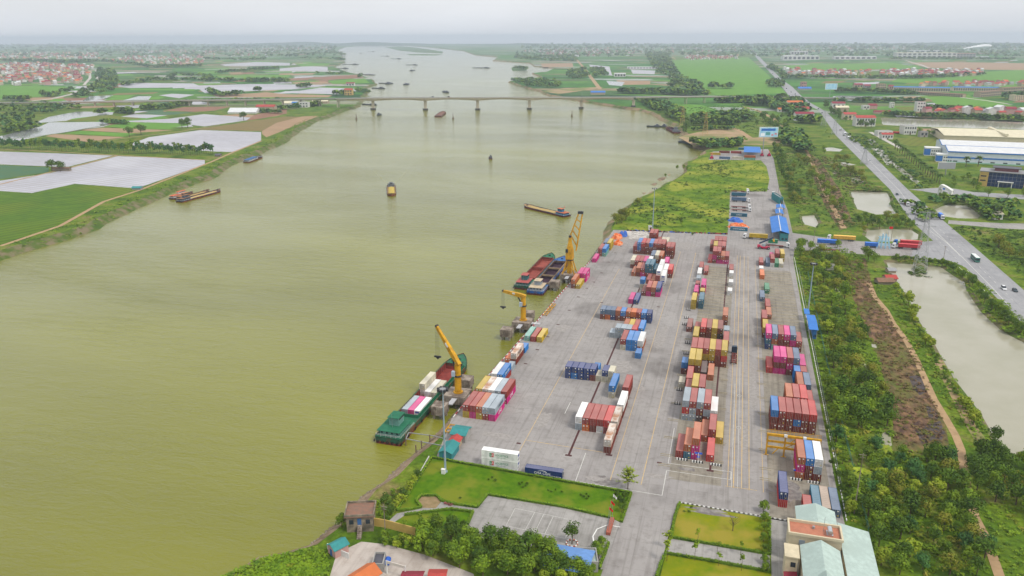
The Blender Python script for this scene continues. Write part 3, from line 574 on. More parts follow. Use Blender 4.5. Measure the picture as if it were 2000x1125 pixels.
def cont_body(Ln, k):
    W_, Ht = 2.44, 2.59; mb = MB(); g = .075
    # frame: corner posts, rails
    for x in (0, W_-.14):
        for y in (0, Ln-.14): mb.box(x, x+.14, y, y+.14, 0, Ht, 0)
    for z in (0, Ht-.12):
        for x in (.01, W_-.11): mb.box(x, x+.10, .14, Ln-.14, z, z+.11, 0)
        mb.box(.14, W_-.14, .01, .12, z, z+.11, 0); mb.box(.14, W_-.14, Ln-.12, Ln-.01, z, z+.11, 0)
    # corrugated sides
    for xs, dr in ((.03, 1), (W_-.03, -1)):
        y = .14; ps = []
        st = .46
        while y < Ln-.2:
            ps += [(xs, y), (xs, y+st*.32), (xs+dr*g, y+st*.5), (xs+dr*g, y+st*.82)]; y += st
        ps = [p for p in ps if p[1] < Ln-.14]+[(xs, Ln-.14)]
        for (xa, ya), (xb, yb) in zip(ps, ps[1:]): mb.add([(xa,ya,.11),(xb,yb,.11),(xb,yb,Ht-.12),(xa,ya,Ht-.12)], [(0,1,2,3) if dr < 0 else (0,3,2,1)], 0)
    mb.add([(.14,Ln-.05,.11),(W_-.14,Ln-.05,.11),(W_-.14,Ln-.05,Ht-.12),(.14,Ln-.05,Ht-.12)], [(0,3,2,1)], 0)
    # ribbed roof
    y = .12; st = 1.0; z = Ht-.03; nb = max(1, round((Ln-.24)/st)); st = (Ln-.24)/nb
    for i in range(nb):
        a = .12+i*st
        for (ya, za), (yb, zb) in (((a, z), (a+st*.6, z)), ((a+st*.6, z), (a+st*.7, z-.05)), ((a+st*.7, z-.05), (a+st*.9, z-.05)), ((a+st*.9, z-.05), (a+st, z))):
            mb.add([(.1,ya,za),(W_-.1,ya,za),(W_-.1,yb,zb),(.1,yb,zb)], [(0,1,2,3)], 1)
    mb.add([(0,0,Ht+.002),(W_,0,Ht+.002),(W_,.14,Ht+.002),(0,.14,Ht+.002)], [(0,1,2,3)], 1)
    mb.box(.02, W_-.02, .02, Ln-.02, .02, .1, 0)
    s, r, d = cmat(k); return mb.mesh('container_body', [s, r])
def cont_door(k, var=0):
    W_, Ht = 2.44, 2.59; mb = MB()
    for x0 in (.15, 1.225):
        mb.box(x0, x0+1.06, .03, .09, .12, Ht-.13, 0)
        for xx in (x0+.28, x0+.78): mb.cyl((xx, .01, .06), (xx, .01, Ht-.06), .03, n=6, k=1)
    rr = random.Random(var*5+1)
    if var: mb.box(1.45, 1.45+rr.uniform(.3,.6), .0, .04, 1.9, 1.9+rr.uniform(.2,.4), 2); mb.box(rr.uniform(1.5,1.8), 2.0, .0, .04, .5, .75, 3)
    if var == 2: mb.box(.3, .75, .0, .04, 1.7, 2.2, 2)
    s, r, d = cmat(k); return mb.mesh('container_doors', [d, rod, mat('placard_white', (.7,.7,.68)), mat('placard_yellow', (.7,.5,.05))])
def reefer_end(k='w'):
    W_, Ht = 2.44, 2.59; mb = MB(); mb.box(.15, W_-.15, .0, .08, .12, Ht-.13, 0)
    mb.cyl((.85, -.02, 1.85), (.85, .02, 1.85), .42, n=14, k=1); mb.cyl((1.65, -.02, 1.85), (1.65, .02, 1.85), .42, n=14, k=1); mb.box(.3, 2.1, -.03, .02, .35, 1.0, 2)
    return mb.mesh('cooling_unit', [cmat('w')[0], mat('fan_blue', (.02,.05,.25), rough=.5), mat('unit_grey', (.3,.3,.32), rough=.6)])
BODY = {}; DOOR = {}; REEF = reefer_end()
NCONT = 0
ORD = ['first', 'second', 'third', 'fourth', 'fifth', 'sixth', 'seventh', 'eighth', 'ninth', 'tenth']
LOGOS = []
def container(k, x, y, z, Ln, label, group='shipping containers stacked in the yard', rz=0, reefer=False):
    global NCONT
    NCONT += 1
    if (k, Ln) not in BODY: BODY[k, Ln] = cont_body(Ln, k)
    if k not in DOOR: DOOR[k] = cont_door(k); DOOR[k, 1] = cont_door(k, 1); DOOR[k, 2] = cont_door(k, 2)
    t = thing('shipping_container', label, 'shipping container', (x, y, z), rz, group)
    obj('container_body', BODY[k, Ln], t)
    obj('cooling_unit' if reefer else 'container_doors', REEF if reefer else random.choice((DOOR[k], DOOR[k, 1], DOOR[k, 2])), t)
    return t
L40, L20 = 12.19, 6.06
HC = 2.62
def row(desc, u0, v, stacks, Ln=L40, sp=2.52, tot=None):
    """stacks: colour codes from the ground up; desc says where the row is"""
    n = len([s for s in stacks if s]); i = 0; out = []
    for q, s in enumerate(stacks):
        if not s: continue
        codes = s.replace(' ', '')
        for lv, c in enumerate(codes):
            nm = CC[c][0]; size = 'long' if Ln > 7 else 'short'; m = len(codes)
            if m == 1: lev = 'alone on the ground'
            elif lv == m-1: lev = 'on top'
            elif lv == 0: lev = 'at the bottom'
            else: lev = 'in the middle'
            if n == 1: lab = f'{size} {nm} container {lev}{" of its stack" if m > 1 else ""}, {desc}'
            elif m == 1: lab = f'{size} {nm} container, {ORD[i]} from left, {desc}'
            else: lab = f'{size} {nm} container {lev}, {ORD[i]} stack from left, {desc}'
            out.append(container(c, u0+q*sp+U(-.04, .04), v+U(-.12, .12), Z1+lv*HC, Ln, lab))
        i += 1
    return out
# quay side
A = row('nearest quay row', -89.2, 242.8, ['yr', 'mr', 'yo', 'rg', 'mg'])
B_ = row('second quay row', -89.0, 257.2, ['by', 'bd', 'bw', 'bg', 'mr'])
C_ = row('third quay row', -87.5, 272.0, ['bw', 'rB'])
row('behind the tall blue one', -85.4, 286.0, ['g'], L20)
row('quay edge past third row', -88.2, 294.5, ['O'], L20)
D_ = row('fourth quay row', -85.7, 294.3, ['bd'])
row('behind the fourth quay row', -85.4, 307.6, ['B'], L20)
E_ = row('beside the middle crane', -87.2, 321.9, ['a', 'r', 'y'], sp=2.95)
row('quay corner beside lattice crane', -82.8, 404.9, ['bo', 'y'], sp=2.7)
Fm = row('behind yellow one by lattice crane', -81.9, 417.8, ['mm', 'mm'], sp=2.6)
row('quay beyond the magenta stacks', -81.0, 459.6, ['m'])
row('far quay pair', -79.9, 474.9, ['rr', 'aB'], sp=2.55)
row('beside the orange tarpaulins', -79.4, 490.4, ['ns', 'yy'], sp=2.55)
# first block
row('row of ten short stacks', -58.6, 360.3, ['bs', 'Os', 'ns', 'bo', 'bB', 'bo', 'bO', 'br', 'nB', 'nn'], L20)
row('behind three grey stacks', -45.5, 345.6, ['o', 'y', 'r', 'B'])
row('row of short grey stacks', -50.1, 336.7, ['g', 'gg', 'gg', 'gg', 'bR'], L20)
row('block with two blue stacks', -43.1, 323.0, ['cr', 'BB', 'BB', 'ow'])
row('in front of white stack', -35.4, 315.0, ['B'], L20)
row('dark blue row by the rail', -60.3, 287.0, ['nn', 'Bn', 'nn', 'nn', 'bn', 'c', 'cn', 'cc'], L20)
row('behind the dark blue row', -50.2, 294.4, ['B'], L20)
row('pair beyond red row', -40.2, 273.4, ['cB'])
row('narrow stack right of bright blue', -34.9, 273.6, ['br'])
row('red block nearest gate', -47.4, 244.7, ['gw', 'Or', 'br', 'wr', 'rR', 'bd'])
row('behind right end of red block', -34.7, 258.2, ['bw'])
row('before right end of red block', -34.9, 231.2, ['bd'])
row('pair at head of the rail', -48.4, 387.2, ['m', 'n'], sp=2.75)
row('block beyond the magenta-navy pair', -43.5, 402.4, ['b', 'mr', 'bo', 'mn'], sp=2.55)
row('left of the reefers', -45.9, 415.2, ['cB'], L20)
row('beside the tall white reefers', -43.4, 424.4, ['r', 'o', 'br'])
rf = []
for q, (u, v, codes) in enumerate(((-38.1, 425.6, 'www'), (-35.5, 425.6, 'ww'), (-38.1, 438.6, 'www'), (-35.5, 438.6, 'ww'))):
    for lv, c in enumerate(codes):
        lev = ['at the bottom', 'in the middle' if len(codes) == 3 else 'on top', 'on top'][lv]
        rf.append(container('w', u, v, Z1+lv*HC, L40, f'white refrigerated container {lev} of {["near left","near right","far left","far right"][q]} reefer stack', reefer=True))
row('right of the white reefers', -32.9, 438.8, ['bR'])
row('row with two teal stacks', -53.6, 437.4, ['o', 'bo', 'mr', 'rtt', 'rtt', 'bt'], sp=2.55)
row('row behind the teal stacks', -56.4, 453.0, ['bc', 'br', 'br', 'bm', 'bw'])
row('far right beside red stack', -36.6, 454.2, ['mm'])
row('three stacks before tall far row', -46.0, 467.9, ['ns', 'bc', 'bo'])
row('tall far row of first block', -59.2, 486.8, ['br', 'bBB', 'brR', 'bbr', 'bbB', 'bbr', 'bbr', 'bbr'])
row('pair at right of tall far row', -38.0, 481.0, ['bbr', 'bbr'])
row('last row before grass field', -54.8, 514.2, ['c', 'bbr', 'bbr', 'r', 'c', 'c'], sp=2.6)
# middle block
row('red block nearest yard sign', -11.4, 235.0, ['br'[1:], 'to', 'mmo'])
row('at end of the dark rail', -1.45, 234.9, ['R'])
row('second row of middle block', -4.05, 248.0, ['o', 'br', 'y'])
row('pale-topped row of middle block', -11.55, 262.6, ['gRg', 'ggr', 'kbg', 'bgr', 'bw'])
row('yellow-centred row of middle block', -11.75, 276.2, ['br', 'bby', 'bbr'])
row('left edge of middle block', -14.9, 289.8, ['c'], L20)
row('fourth row of middle block', -12.0, 289.0, ['br'])
row('before the all-yellow pair', -4.1, 300.4, ['o'])
row('yellow pair row', -12.0, 302.2, ['bby', 'bby', 'k'])
row('left of yellow pair', -14.9, 304.0, ['bB'], L20)
row('tall six-stack row', -12.0, 315.4, ['bbr', 'bbr', 'byr', 'byy', 'bbr', 'bRy'])
row('behind tall six-stack row', -12.4, 336.2, ['by'])
row('behind tall row near lane', .95, 333.5, ['br'])
row('near lane behind brick red one', .95, 347.2, ['bg'], L20)
row('row of four with yellow', -9.5, 348.4, ['bR', 'bb', 'yy', 'kb'])
row('left of row with yellow', -12.4, 350.0, ['r'])
row('left edge, lone by cones', -16.2, 353.8, ['b'])
row('lone stack by traffic lane', -.1, 367.5, ['bo'])
row('near end of left column', -16.3, 387.2, ['yy'])
row('right of yellow column end', -12.6, 389.0, ['tt'])
row('behind teal pair', -12.8, 403.0, ['by'], L20)
row('pink pair in left column', -12.8, 414.2, ['mm'])
row('behind yellow end of left column', -16.3, 409.9, ['m'])
row('left column behind pink one', -16.3, 424.0, ['r'], L20)
row('left column behind short red', -16.4, 434.8, ['g'], L20)
row('left column middle', -16.5, 444.6, ['w'])
row('far end of left column', -16.2, 458.2, ['r'])
row('right of white column one', -13.0, 450.6, ['r'])
row('left edge of lane, nearest white', 1.2, 415.6, ['w'], L20); row('left edge of lane, middle white', 1.5, 432.0, ['w'], L20); row('left edge of lane, farthest white', 1.5, 450.2, ['w'], L20)
row('left edge of lane past whites', 1.3, 457.6, ['r'])
row('far red block front row', -11.8, 477.6, ['R', 'bmr', 'mbr', 'mo', 'mr'])
row('far red block second row', -9.4, 491.6, ['bby', 'bbr', 'bbr'])
row('far red block back row', -11.8, 505.6, ['br', 'bbr', 'bbr', 'bbr'])
# right block
row('beside small buildings', 20.4, 214.1, ['Rn'])
row('low pair behind green roof', 27.2, 212.9, ['r'], L20)
row('low row behind green roof', 29.9, 213.1, ['t', 'T', 's'], sp=2.6)
row('beneath yellow gantry end', 26.2, 231.8, ['omo', 'bbB', 'bgw'], sp=2.55)
row('long row behind yellow gantry', 19.25, 263.3, ['bbB', 'bbr', 'bbr', 'bBr', 'bbr', 'bbR'], sp=2.56)
row('row behind longest right row', 24.7, 276.4, ['bbo', 'bbr', 'bbR'], sp=2.56)
row('by fence behind right row', 32.4, 278.0, ['br'])
row('by fence before pink row', 30.0, 294.9, ['bo', 'bs'], sp=2.56)
row('short pair behind salmon one', 29.4, 307.5, ['BB', 'mr'], L20)
row('pink row of right block', 19.2, 314.6, ['R', 'mbm', 'mbm', 'bmr', 'bbs', 'bm'], sp=2.56)
row('striped pink and grey row', 19.25, 341.4, ['ntm', 'aos', 'bbr', 'bbm', 'bms', 'br'], sp=2.56)
row('behind left end of striped row', 18.3, 355.3, ['by']); row('left behind yellow, right block', 18.1, 369.0, ['br'])
row('in right block, salmon front', 20.6, 382.0, ['o']); row('in right block, behind salmon', 20.5, 395.4, ['r'])
row('lone by right lane edge', 18.0, 409.4, ['s']); row('lone in right block', 20.7, 424.0, ['G'])
row('left edge, before whites', 18.6, 450.7, ['O'])
row('right block edge', 18.4, 464.8, ['w'], L20); row('far left of right block', 18.5, 478.2, ['r'])
row('far front row of right block', 22.4, 478.6, ['s', 'wr', 'G', 'c'], sp=2.56)
row('far back row of right block', 25.2, 492.2, ['m', 'br', 'yy'], sp=3.0)
# alone by the lawn hedge
LA = [container('w', 0, 0, 0, L40, 'white refrigerated container with logo, bottom of hedge-side pair', rz=0, reefer=True), container('w', 0, 0, 0, L40, 'white refrigerated container with logo, top of hedge-side pair', reefer=True)]
for i, t in enumerate(LA): t.scale = (1, 1, 1.12); t.location = (-59.7, 212.4, Z1+i*HC*1.12); t.rotation_euler = (0, 0, math.pi/2)
CMA = container('n', 0, 0, 0, L40, 'navy blue container lying along the lawn hedge beside white refrigerated pair'); CMA.location = (-44.7, 211.0, Z1); CMA.rotation_euler = (0, 0, math.pi/2)
wt = mat('white_lettering', (.8,.8,.8), rough=.6); gt = mat('green_lettering', (.02,.22,.10), rough=.6); bt = mat('dark_lettering', (.03,.06,.12), rough=.6); rtm = mat('red_lettering', (.6,.02,.03), rough=.6)
HP = math.pi/2
def side_text(t, s, size, m, y, z, side=1, name='lettering'):
    """text on the right (+x) long side of a container"""
    return text(s, size, m, t, (2.46 if side > 0 else -.02, y, z), (HP, 0, HP if side > 0 else -HP), name)
for t in [A[9]]: side_text(t, 'MAERSK', 1.5, bt, 7.2, 1.3)
for t in [A[8], B_[8], Fm[2], Fm[3]]: side_text(t, 'ONE', 1.9, wt, 6.1, 1.3)
side_text(D_[1], 'MAERSK', 1.4, bt, 6.1, 1.3); side_text(E_[2], 'MSC', 1.7, bt, 6.1, 1.3); side_text(C_[3], 'CMA CGM', 1.3, wt, 6.1, 1.3)
# lettering on the long sides that face the camera (local -x side after the quarter turn)
for t in LA:
    side_text(t, 'LOGISTICS', .95, gt, 5.4, 1.5, -1); side_text(t, 'TRANSPORT - PORT', .3, gt, 5.4, .8, -1)
    mb = MB(); mb.box(-.03, .01, 8.75, 9.45, .75, 1.95); mb.build('logo_panel', gt, t); mb = MB(); mb.box(-.03, .01, 8.05, 8.72, .75, 1.95); mb.build('logo_panel', rtm, t); side_text(t, 'LA', 1.0, wt, 8.75, 1.35, -1).location.x = -.045
side_text(CMA, 'CMA CGM', 1.15, wt, 6.5, 1.25, -1); side_text(CMA, 'www.cma-cgm.com', .5, wt, 2.3, .85, -1)
mb = MB()
for i in range(8):
    a = math.pi*(.15+.09*i); b = a+math.pi*.09
    mb.bar((-.03, 6.5+1.6*math.cos(a), 1.5+.75*math.sin(a)), (-.03, 6.5+1.6*math.cos(b), 1.5+.75*math.sin(b)), .05, .06+.02*i)
mb.build('logo_swoosh', wt, CMA)
print('containers', NCONT)
# ================================================================ vessels
steel = mat('grey_steel', (.30,.31,.32), rough=.5, metal=.3); tyre = mat('tyre_rubber', (.02,.02,.02), rough=.9)
glass = mat('dark_glass', (.03,.04,.05), rough=.15); flagred = mat('flag_red', (.6,.01,.01), rough=.8); whitep = mat('white_paint', (.75,.75,.73), (.6,.6,.57), 1, .5)
sand = mat('sand_cargo', (.45,.33,.14), (.36,.26,.10), .6, .95, .4)
def outline(Ln, W, bow=.16, inset=0.0, stern=.02):
    """hull plan, bow at +y, stern at y=0"""
    w = W/2-inset; P = []; b = Ln*bow
    P += [(w-.6, stern*Ln+inset), (w, stern*Ln+inset+.8)]
    for i in range(9):
        t = i/8; P.append((w*(1-t**2.2)+.02, Ln-b+(b-inset)*t))
    P += [(-x, y) for x, y in P[::-1][1:]]
    return P
def ship(label, loc, rz, Ln, W, hull, deck, hold_c, roofc, free=1.6, depth=1.0, cabin=(6, 4.5), cargo=None, bulk=None, holds=1, group=None, coam=.9, accent=None, wheel=True, cat='barge', name='cargo_barge', h0=None, roof_over=.4, flag=False):
    t = thing(name, label, cat, (*loc, WZ), rz, group)
    hm_ = mat('hull_'+hull[0], hull[1], tuple(x*.6 for x in hull[1]), .5, .6, .1, c3=(.16,.07,.04), sc3=.25); dm = mat('deck_'+deck[0], deck[1], tuple(x*.7 for x in deck[1]), .6, .7, c3=tuple(x*.5+.03 for x in deck[1]), sc3=.4)
    red = mat('antifouling', (.22,.04,.03), (.12,.03,.02), .7, .8); holdm = mat('hold_'+hold_c[0], hold_c[1], tuple(x*.6 for x in hold_c[1]), .35, .9, .1)
    O = outline(Ln, W); n = len(O); I = outline(Ln, W, inset=.8)
    mb = MB(); rise = lambda y: free+max(0, (y/Ln-.72)/.28)**2*1.5
    vs = [(x*.9, y*.985+.1, -1.2) for x, y in O]+[(x*.97, y, .85) for x, y in O]+[(x, y, rise(y)) for x, y in O]+[(x*1.0, y, rise(y)+.35) for x, y in O]+[(x*.96, y, rise(y)+.35) for x, y in O]+[(x*.96, y, rise(y)) for x, y in O]
    fs = []; k = []
    for r, mm in ((0, 1), (1, 0), (2, 0), (3, 0), (4, 0)):
        for i in range(n): fs.append((r*n+i, r*n+(i+1) % n, (r+1)*n+(i+1) % n, (r+1)*n+i)); k.append(mm)
    mb.v = vs; mb.f = fs; mb.m = k; mb.build('hull', [hm_, red], t)
    # deck with the hold left open
    y0 = h0 or (cabin[0]+Ln*.07); y1 = Ln*.86; hw = W/2-1.15; zz = free
    mb = MB()
    D = [(x*.96, y, rise(y)-.02) for x, y in O]
    def strip(ya, yb):
        q = [p for p in D if ya <= p[1] <= yb and p[0] > 0]
    m_ = []
    R_ = [p for p in D if p[0] > -.01][: (n+1)//2]
    # bow and stern decks
    def cross(ya, yb, N_=6):
        for i in range(N_):
            a = ya+(yb-ya)*i/N_; b = ya+(yb-ya)*(i+1)/N_; wa, wb = wid(a), wid(b)
            mb.add([(-wa, a, rise(a)-.02), (wa, a, rise(a)-.02), (wb, b, rise(b)-.02), (-wb, b, rise(b)-.02)], [(0,1,2,3)])
    def wid(y):
        b = Ln*.16
        if y < Ln-b: return W/2*.965
        s = (y-(Ln-b))/b; return max(.02, W/2*.965*(1-s**2.2))
    cross(Ln*.02, y0, 3); cross(y1, Ln*.995, 8)
    for s in (-1, 1):
        a, b = (s*hw, s*W/2*.965)
        yy = [y0+(y1-y0)*i/6 for i in range(7)]
        for ya, yb in zip(yy, yy[1:]):
            v4 = [(a, ya, zz-.02), (s*wid(ya), ya, rise(ya)-.02), (s*wid(yb), yb, rise(yb)-.02), (a, yb, zz-.02)]
            mb.add(v4, [(0,1,2,3) if s > 0 else (0,3,2,1)])
    mb.build('deck', dm, t)
    mb = MB(); zf = zz-depth; zc = zz+coam
    mb.add([(-hw,y0,zf),(hw,y0,zf),(hw,y1,zf),(-hw,y1,zf)], [(0,1,2,3)])
    for (xa, ya), (xb, yb) in (((-hw,y0),(hw,y0)), ((hw,y0),(hw,y1)), ((hw,y1),(-hw,y1)), ((-hw,y1),(-hw,y0))):
        mb.add([(xa,ya,zf),(xb,yb,zf),(xb,yb,zc),(xa,ya,zc)], [(0,3,2,1)])
    ribs = int((y1-y0)/2)
    for i in range(1, ribs):
        y = y0+(y1-y0)*i/ribs
        for s in (-1, 1): mb.box(min(s*hw, s*(hw-.18)), max(s*hw, s*(hw-.18)), y-.07, y+.07, zf, zc-.1)
    for i in range(1, holds): y = y0+(y1-y0)*i/holds; mb.box(-hw+.01, hw-.01, y-.15, y+.15, zf, zz+.3)
    mb.build('hold', holdm, t)
    mb = MB()
    for (xa, xb, ya, yb) in ((-hw-.18,-hw,y0-.18,y1+.18), (hw,hw+.18,y0-.18,y1+.18), (-hw,hw,y0-.18,y0), (-hw,hw,y1,y1+.18)): mb.box(xa, xb, ya, yb, zz-.05, zc)
    for i in range(1, holds): y = y0+(y1-y0)*i/holds; mb.box(-hw+.01, hw-.01, y-.25, y+.25, zz+.1, zc-.1)
    mb.build('coaming', hm_ if not accent else mat('coaming_'+accent[0], accent[1], tuple(x*.7 for x in accent[1]), .6, .6), t)
    if bulk:
        mb = MB(); NX, NY = 6, 24
        for j in range(NY+1):
            for i in range(NX+1):
                fx = i/NX*2-1; fy = j/NY; h = (1-abs(fx)**2)*(.5+.5*abs(math.sin(fy*math.pi*holds*1.5)))*bulk[2]
                mb.v.append((fx*(hw-.02), y0+.02+(y1-y0-.04)*fy, zz-.1+bulk[1]+h))
        mb.f = [(j*(NX+1)+i, j*(NX+1)+i+1, (j+1)*(NX+1)+i+1, (j+1)*(NX+1)+i) for j in range(NY) for i in range(NX)]; mb.m = [0]*len(mb.f)
        mb.build('sand_load', bulk[0], t)
    # deck house at the stern
    cl, ch = cabin; cy0 = Ln*.035+.6; cw_ = W*.36; m_wall = mat('cabin_'+roofc[0]+'_wall', roofc[2], tuple(x*.7 for x in roofc[2]), .8, .7)
    if cabin[0] > 0:
        mb = MB(); mb.box(-cw_, cw_, cy0, cy0+cl, zz, zz+2.1); c = mb.build('cabin', m_wall, t)
        mb = MB()
        for s in (-1, 1):
            for i in range(max(2, int(cl/1.4))): y = cy0+.5+i*1.35; mb.box(min(s*cw_, s*(cw_+.03)), max(s*cw_, s*(cw_+.03)), y, y+.7, zz+1.0, zz+1.6)
        for i in range(4): x = -cw_+.5+i*(2*cw_-1.6)/3; mb.box(x, x+.7, cy0-.03, cy0, zz+.95, zz+1.6)
        mb.build('window', glass, c)
        mb = MB(); mb.box(-cw_-roof_over, cw_+roof_over, cy0-.8, cy0+cl+.4, zz+2.1, zz+2.25); mb.build('roof', mat('roof_'+roofc[0], roofc[1], tuple(x*.75 for x in roofc[1]), .7, .7), t)
        if wheel:
            mb = MB(); mb.box(-cw_*.5, cw_*.5, cy0+cl*.45, cy0+cl*.95, zz+2.25, zz+ch); wh = mb.build('wheelhouse', m_wall, t)
            mb = MB(); mb.box(-cw_*.5-.02, cw_*.5+.02, cy0+cl*.5, cy0+cl*.95+.03, zz+ch-1.1, zz+ch-.5); mb.build('window', glass, wh)
            mb = MB(); mb.box(-cw_*.6, cw_*.6, cy0+cl*.38, cy0+cl*1.0, zz+ch, zz+ch+.12); mb.build('wheelhouse_roof', mat('roof_'+roofc[0], roofc[1]), t)
        mb = MB(); mb.cyl((0, cy0+cl*.3, zz+2.2), (0, cy0+cl*.3, zz+ch+2.2), .06, .04, 6); mb.build('mast', steel, t)
        if flag: mb = MB(); mb.box(0, 1.1, cy0+cl*.3-.02, cy0+cl*.3+.02, zz+ch+1.4, zz+ch+2.1); mb.build('flag', flagred, t)
    mb = MB()
    for s in (-1, 1):
        for i in range(int(Ln/6)):
            y = 2+i*6
            if y < Ln*.8:
                for a in range(8):
                    p, q = a*math.pi/4, (a+1)*math.pi/4
                    mb.bar((s*(W/2+.12), y+.42*math.cos(p), .9+.42*math.sin(p)), (s*(W/2+.12), y+.42*math.cos(q), .9+.42*math.sin(q)), .2)
    for i in range(5):
        x = -W*.36+i*W*.18
        for a in range(8):
            p, q = a*math.pi/4, (a+1)*math.pi/4; mb.bar((x+.42*math.cos(p), Ln*.02-.12, .9+.42*math.sin(p)), (x+.42*math.cos(q), Ln*.02-.12, .9+.42*math.sin(q)), .2)
    mb.build('tyre_fenders', tyre, t)
    # rail at the stern, bollards
    mb = MB(); P = [(W/2*.94, 14), (W/2*.94, Ln*.03), (-W/2*.94, Ln*.03), (-W/2*.94, 14)]
    for (xa, ya), (xb, yb) in zip(P, P[1:]):
        for z in (.6, 1.05): mb.bar((xa, ya, zz+z), (xb, yb, zz+z), .05)
        for i in range(6): f = i/5; mb.bar((xa+(xb-xa)*f, ya+(yb-ya)*f, zz), (xa+(xb-xa)*f, ya+(yb-ya)*f, zz+1.05), .05)
    mb.build('railing', whitep, t)
    mb = MB()
    for s in (-1, 1):
        for y in (Ln*.9, Ln*.88, cy0+cl+1): mb.cyl((s*min(wid(y)*.6, W*.3), y, rise(y)-.1), (s*min(wid(y)*.6, W*.3), y, rise(y)+.5), .14, n=8)
    mb.cyl((-.7, Ln*.93, rise(Ln*.93)+.3), (.7, Ln*.93, rise(Ln*.93)+.3), .3, n=8)
    mb.build('bollards', rubber, t)
    return t
def ang(a, b):
    return math.atan2(b[1]-a[1], b[0]-a[0])-HP
GRN = ('green', (.02,.16,.08)); REDH = ('red_brown', (.27,.05,.04)); BLU = ('blue', (.02,.14,.42)); DKB = ('dark_blue', (.03,.06,.12))
S1 = ship('long green container barge moored under the nearest crane', (-110.6, 221.5), .0, 79, 10.4, ('dark_green', (.02,.10,.06)), GRN, REDH, ('deck_green', (.02,.15,.08), (.14,.30,.26)), 2.4, 1.5, (9, 5.4), holds=1, coam=1.3, accent=GRN, roof_over=.8, h0=19, name='container_barge')
S1.rotation_euler.z = -.015
# cargo of the barge, placed on its hold floor
bz = WZ+2.4-1.5
for i, (k, dx, y, lv, lab) in enumerate((('g', -3.7, 244, 0, 'light grey long container in the green barge, left of the pink one'), ('m', -1.15, 244, 0, 'pink container in the hold of the green barge between grey and white'), ('w', 1.4, 244, 0, 'white refrigerated container in the green barge, right of the pink one'),
        ('d', -3.7, 261.5, 0, 'dark rusty container under the tall cream one on the green barge'), ('c', -3.7, 261.5, 1, 'cream container on top of its pair on the green barge'), ('w', -1.1, 260.5, 0, 'middle white container of the second group on the green barge'), ('c', 1.5, 260.3, 0, 'white container nearest the crane in the second group on the green barge'))):
    container(k, -110.6+dx-.0, y, bz+lv*HC, L40, lab, group='containers loaded on the green barge', reefer=(k == 'w' and dx > 1))
ship('red-hold barge with green rim, outer of two moored barges', (-112.0, 405.5), -.015, 72, 9.6, ('dark_green', (.02,.10,.06)), GRN, ('oxide_red', (.33,.08,.06)), ('pink_red', (.42,.10,.09), (.05,.16,.17)), 1.8, 1.2, (9, 5.2), holds=2, coam=1.1, accent=('oxide', (.33,.08,.06)), h0=17)
ship('blue barge with dark empty holds, moored beneath the lattice crane', (-102.2, 398.0), -.01, 74, 9.8, ('blue', (.02,.12,.40)), ('blue', (.04,.16,.42)), ('dark', (.06,.03,.05)), ('sandy', (.55,.44,.30), (.30,.34,.40)), 1.8, 1.4, (9, 4.8), holds=3, coam=1.1, accent=('sand', (.38,.27,.16)), h0=17)
a, b = at(1110, 424, WZ), at(1023, 403, WZ)
ship('loaded sand barge with blue cabin and red flag drifting beyond the cranes', a, ang(a, b), 54, 8.6, ('dark_blue', (.03,.06,.12)), ('tan', (.40,.26,.13)), ('tan', (.4,.28,.12)), ('orange', (.5,.14,.06), (.03,.18,.36)), .9, .2, (9, 4.6), bulk=(sand, .35, .9), coam=.5, flag=True)
a, b = (-297+0, 690), (-297, 634)
ship('yellow sand barge heading towards the camera in mid river', (-320, 686), math.pi+.437, 52, 8.2, ('wood_brown', (.20,.10,.04)), ('tan', (.36,.24,.10)), ('tan', (.4,.28,.12)), ('dark_grey', (.12,.13,.14), (.20,.22,.24)), .9, .2, (8, 4.0), bulk=(mat('yellow_sand', (.48,.36,.08), (.38,.28,.06), .5, .9, .3), .35, 1.1), holds=2, coam=.5, wheel=True)
a, b = at(348, 396, WZ), at(433, 373, WZ); az_ = ang(a, b)
ship('sand-laden barge with dark cabin on the outside of the left-bank trio', a, az_, 56, 7.6, ('dark_blue', (.03,.06,.12)), ('brown', (.18,.10,.06)), ('tan', (.4,.28,.12)), ('brown', (.24,.12,.06), (.10,.13,.18)), .9, .2, (10, 4.2), bulk=(sand, .3, .6), coam=.4)
a2 = (a[0]-8, a[1]+9)
ship('inner barge with brown roof beside the left-bank sand barge', a2, az_, 42, 7, ('rust', (.16,.07,.04)), ('brown', (.18,.10,.06)), ('tan', (.4,.28,.12)), ('orange_brown', (.42,.17,.06), (.2,.15,.1)), .9, .2, (12, 4), bulk=(sand, .1, .3), coam=.4)
a3 = (a[0]-15.5, a[1]+10)
ship('orange-roofed work boat against the left bank beside two barges', a3, az_, 28, 6, ('rust', (.16,.07,.04)), ('brown', (.18,.10,.06)), ('dark', (.06,.05,.05)), ('bright_orange', (.60,.13,.05), (.6,.6,.58)), 1.0, .2, (17, 4.4), coam=.4, name='work_boat', cat='boat')
a, b = at(480, 318, WZ), at(516, 305, WZ)
ship('small barge with long blue roof moored at the left bank', a, ang(a, b), 44, 8, ('dark', (.05,.06,.06)), ('grey', (.25,.25,.22)), ('dark', (.06,.05,.05)), ('blue_cover', (.04,.13,.30), (.55,.56,.55)), .9, .3, (26, 4), coam=.5, wheel=False)
a, b = at(855, 229, WZ), at(868, 219, WZ)
ship('rust brown laden barge just before the bridge', a, ang(a, b), 84, 13, ('rust_hull', (.16,.07,.05)), ('brown', (.18,.10,.06)), ('brown', (.2,.10,.06)), ('dark_grey', (.12,.13,.14), (.10,.10,.12)), 1.8, .2, (0, 5), bulk=(mat('brown_ore', (.20,.10,.07), (.14,.07,.05), .4, .95), .4, 1.5), coam=.7, wheel=False)
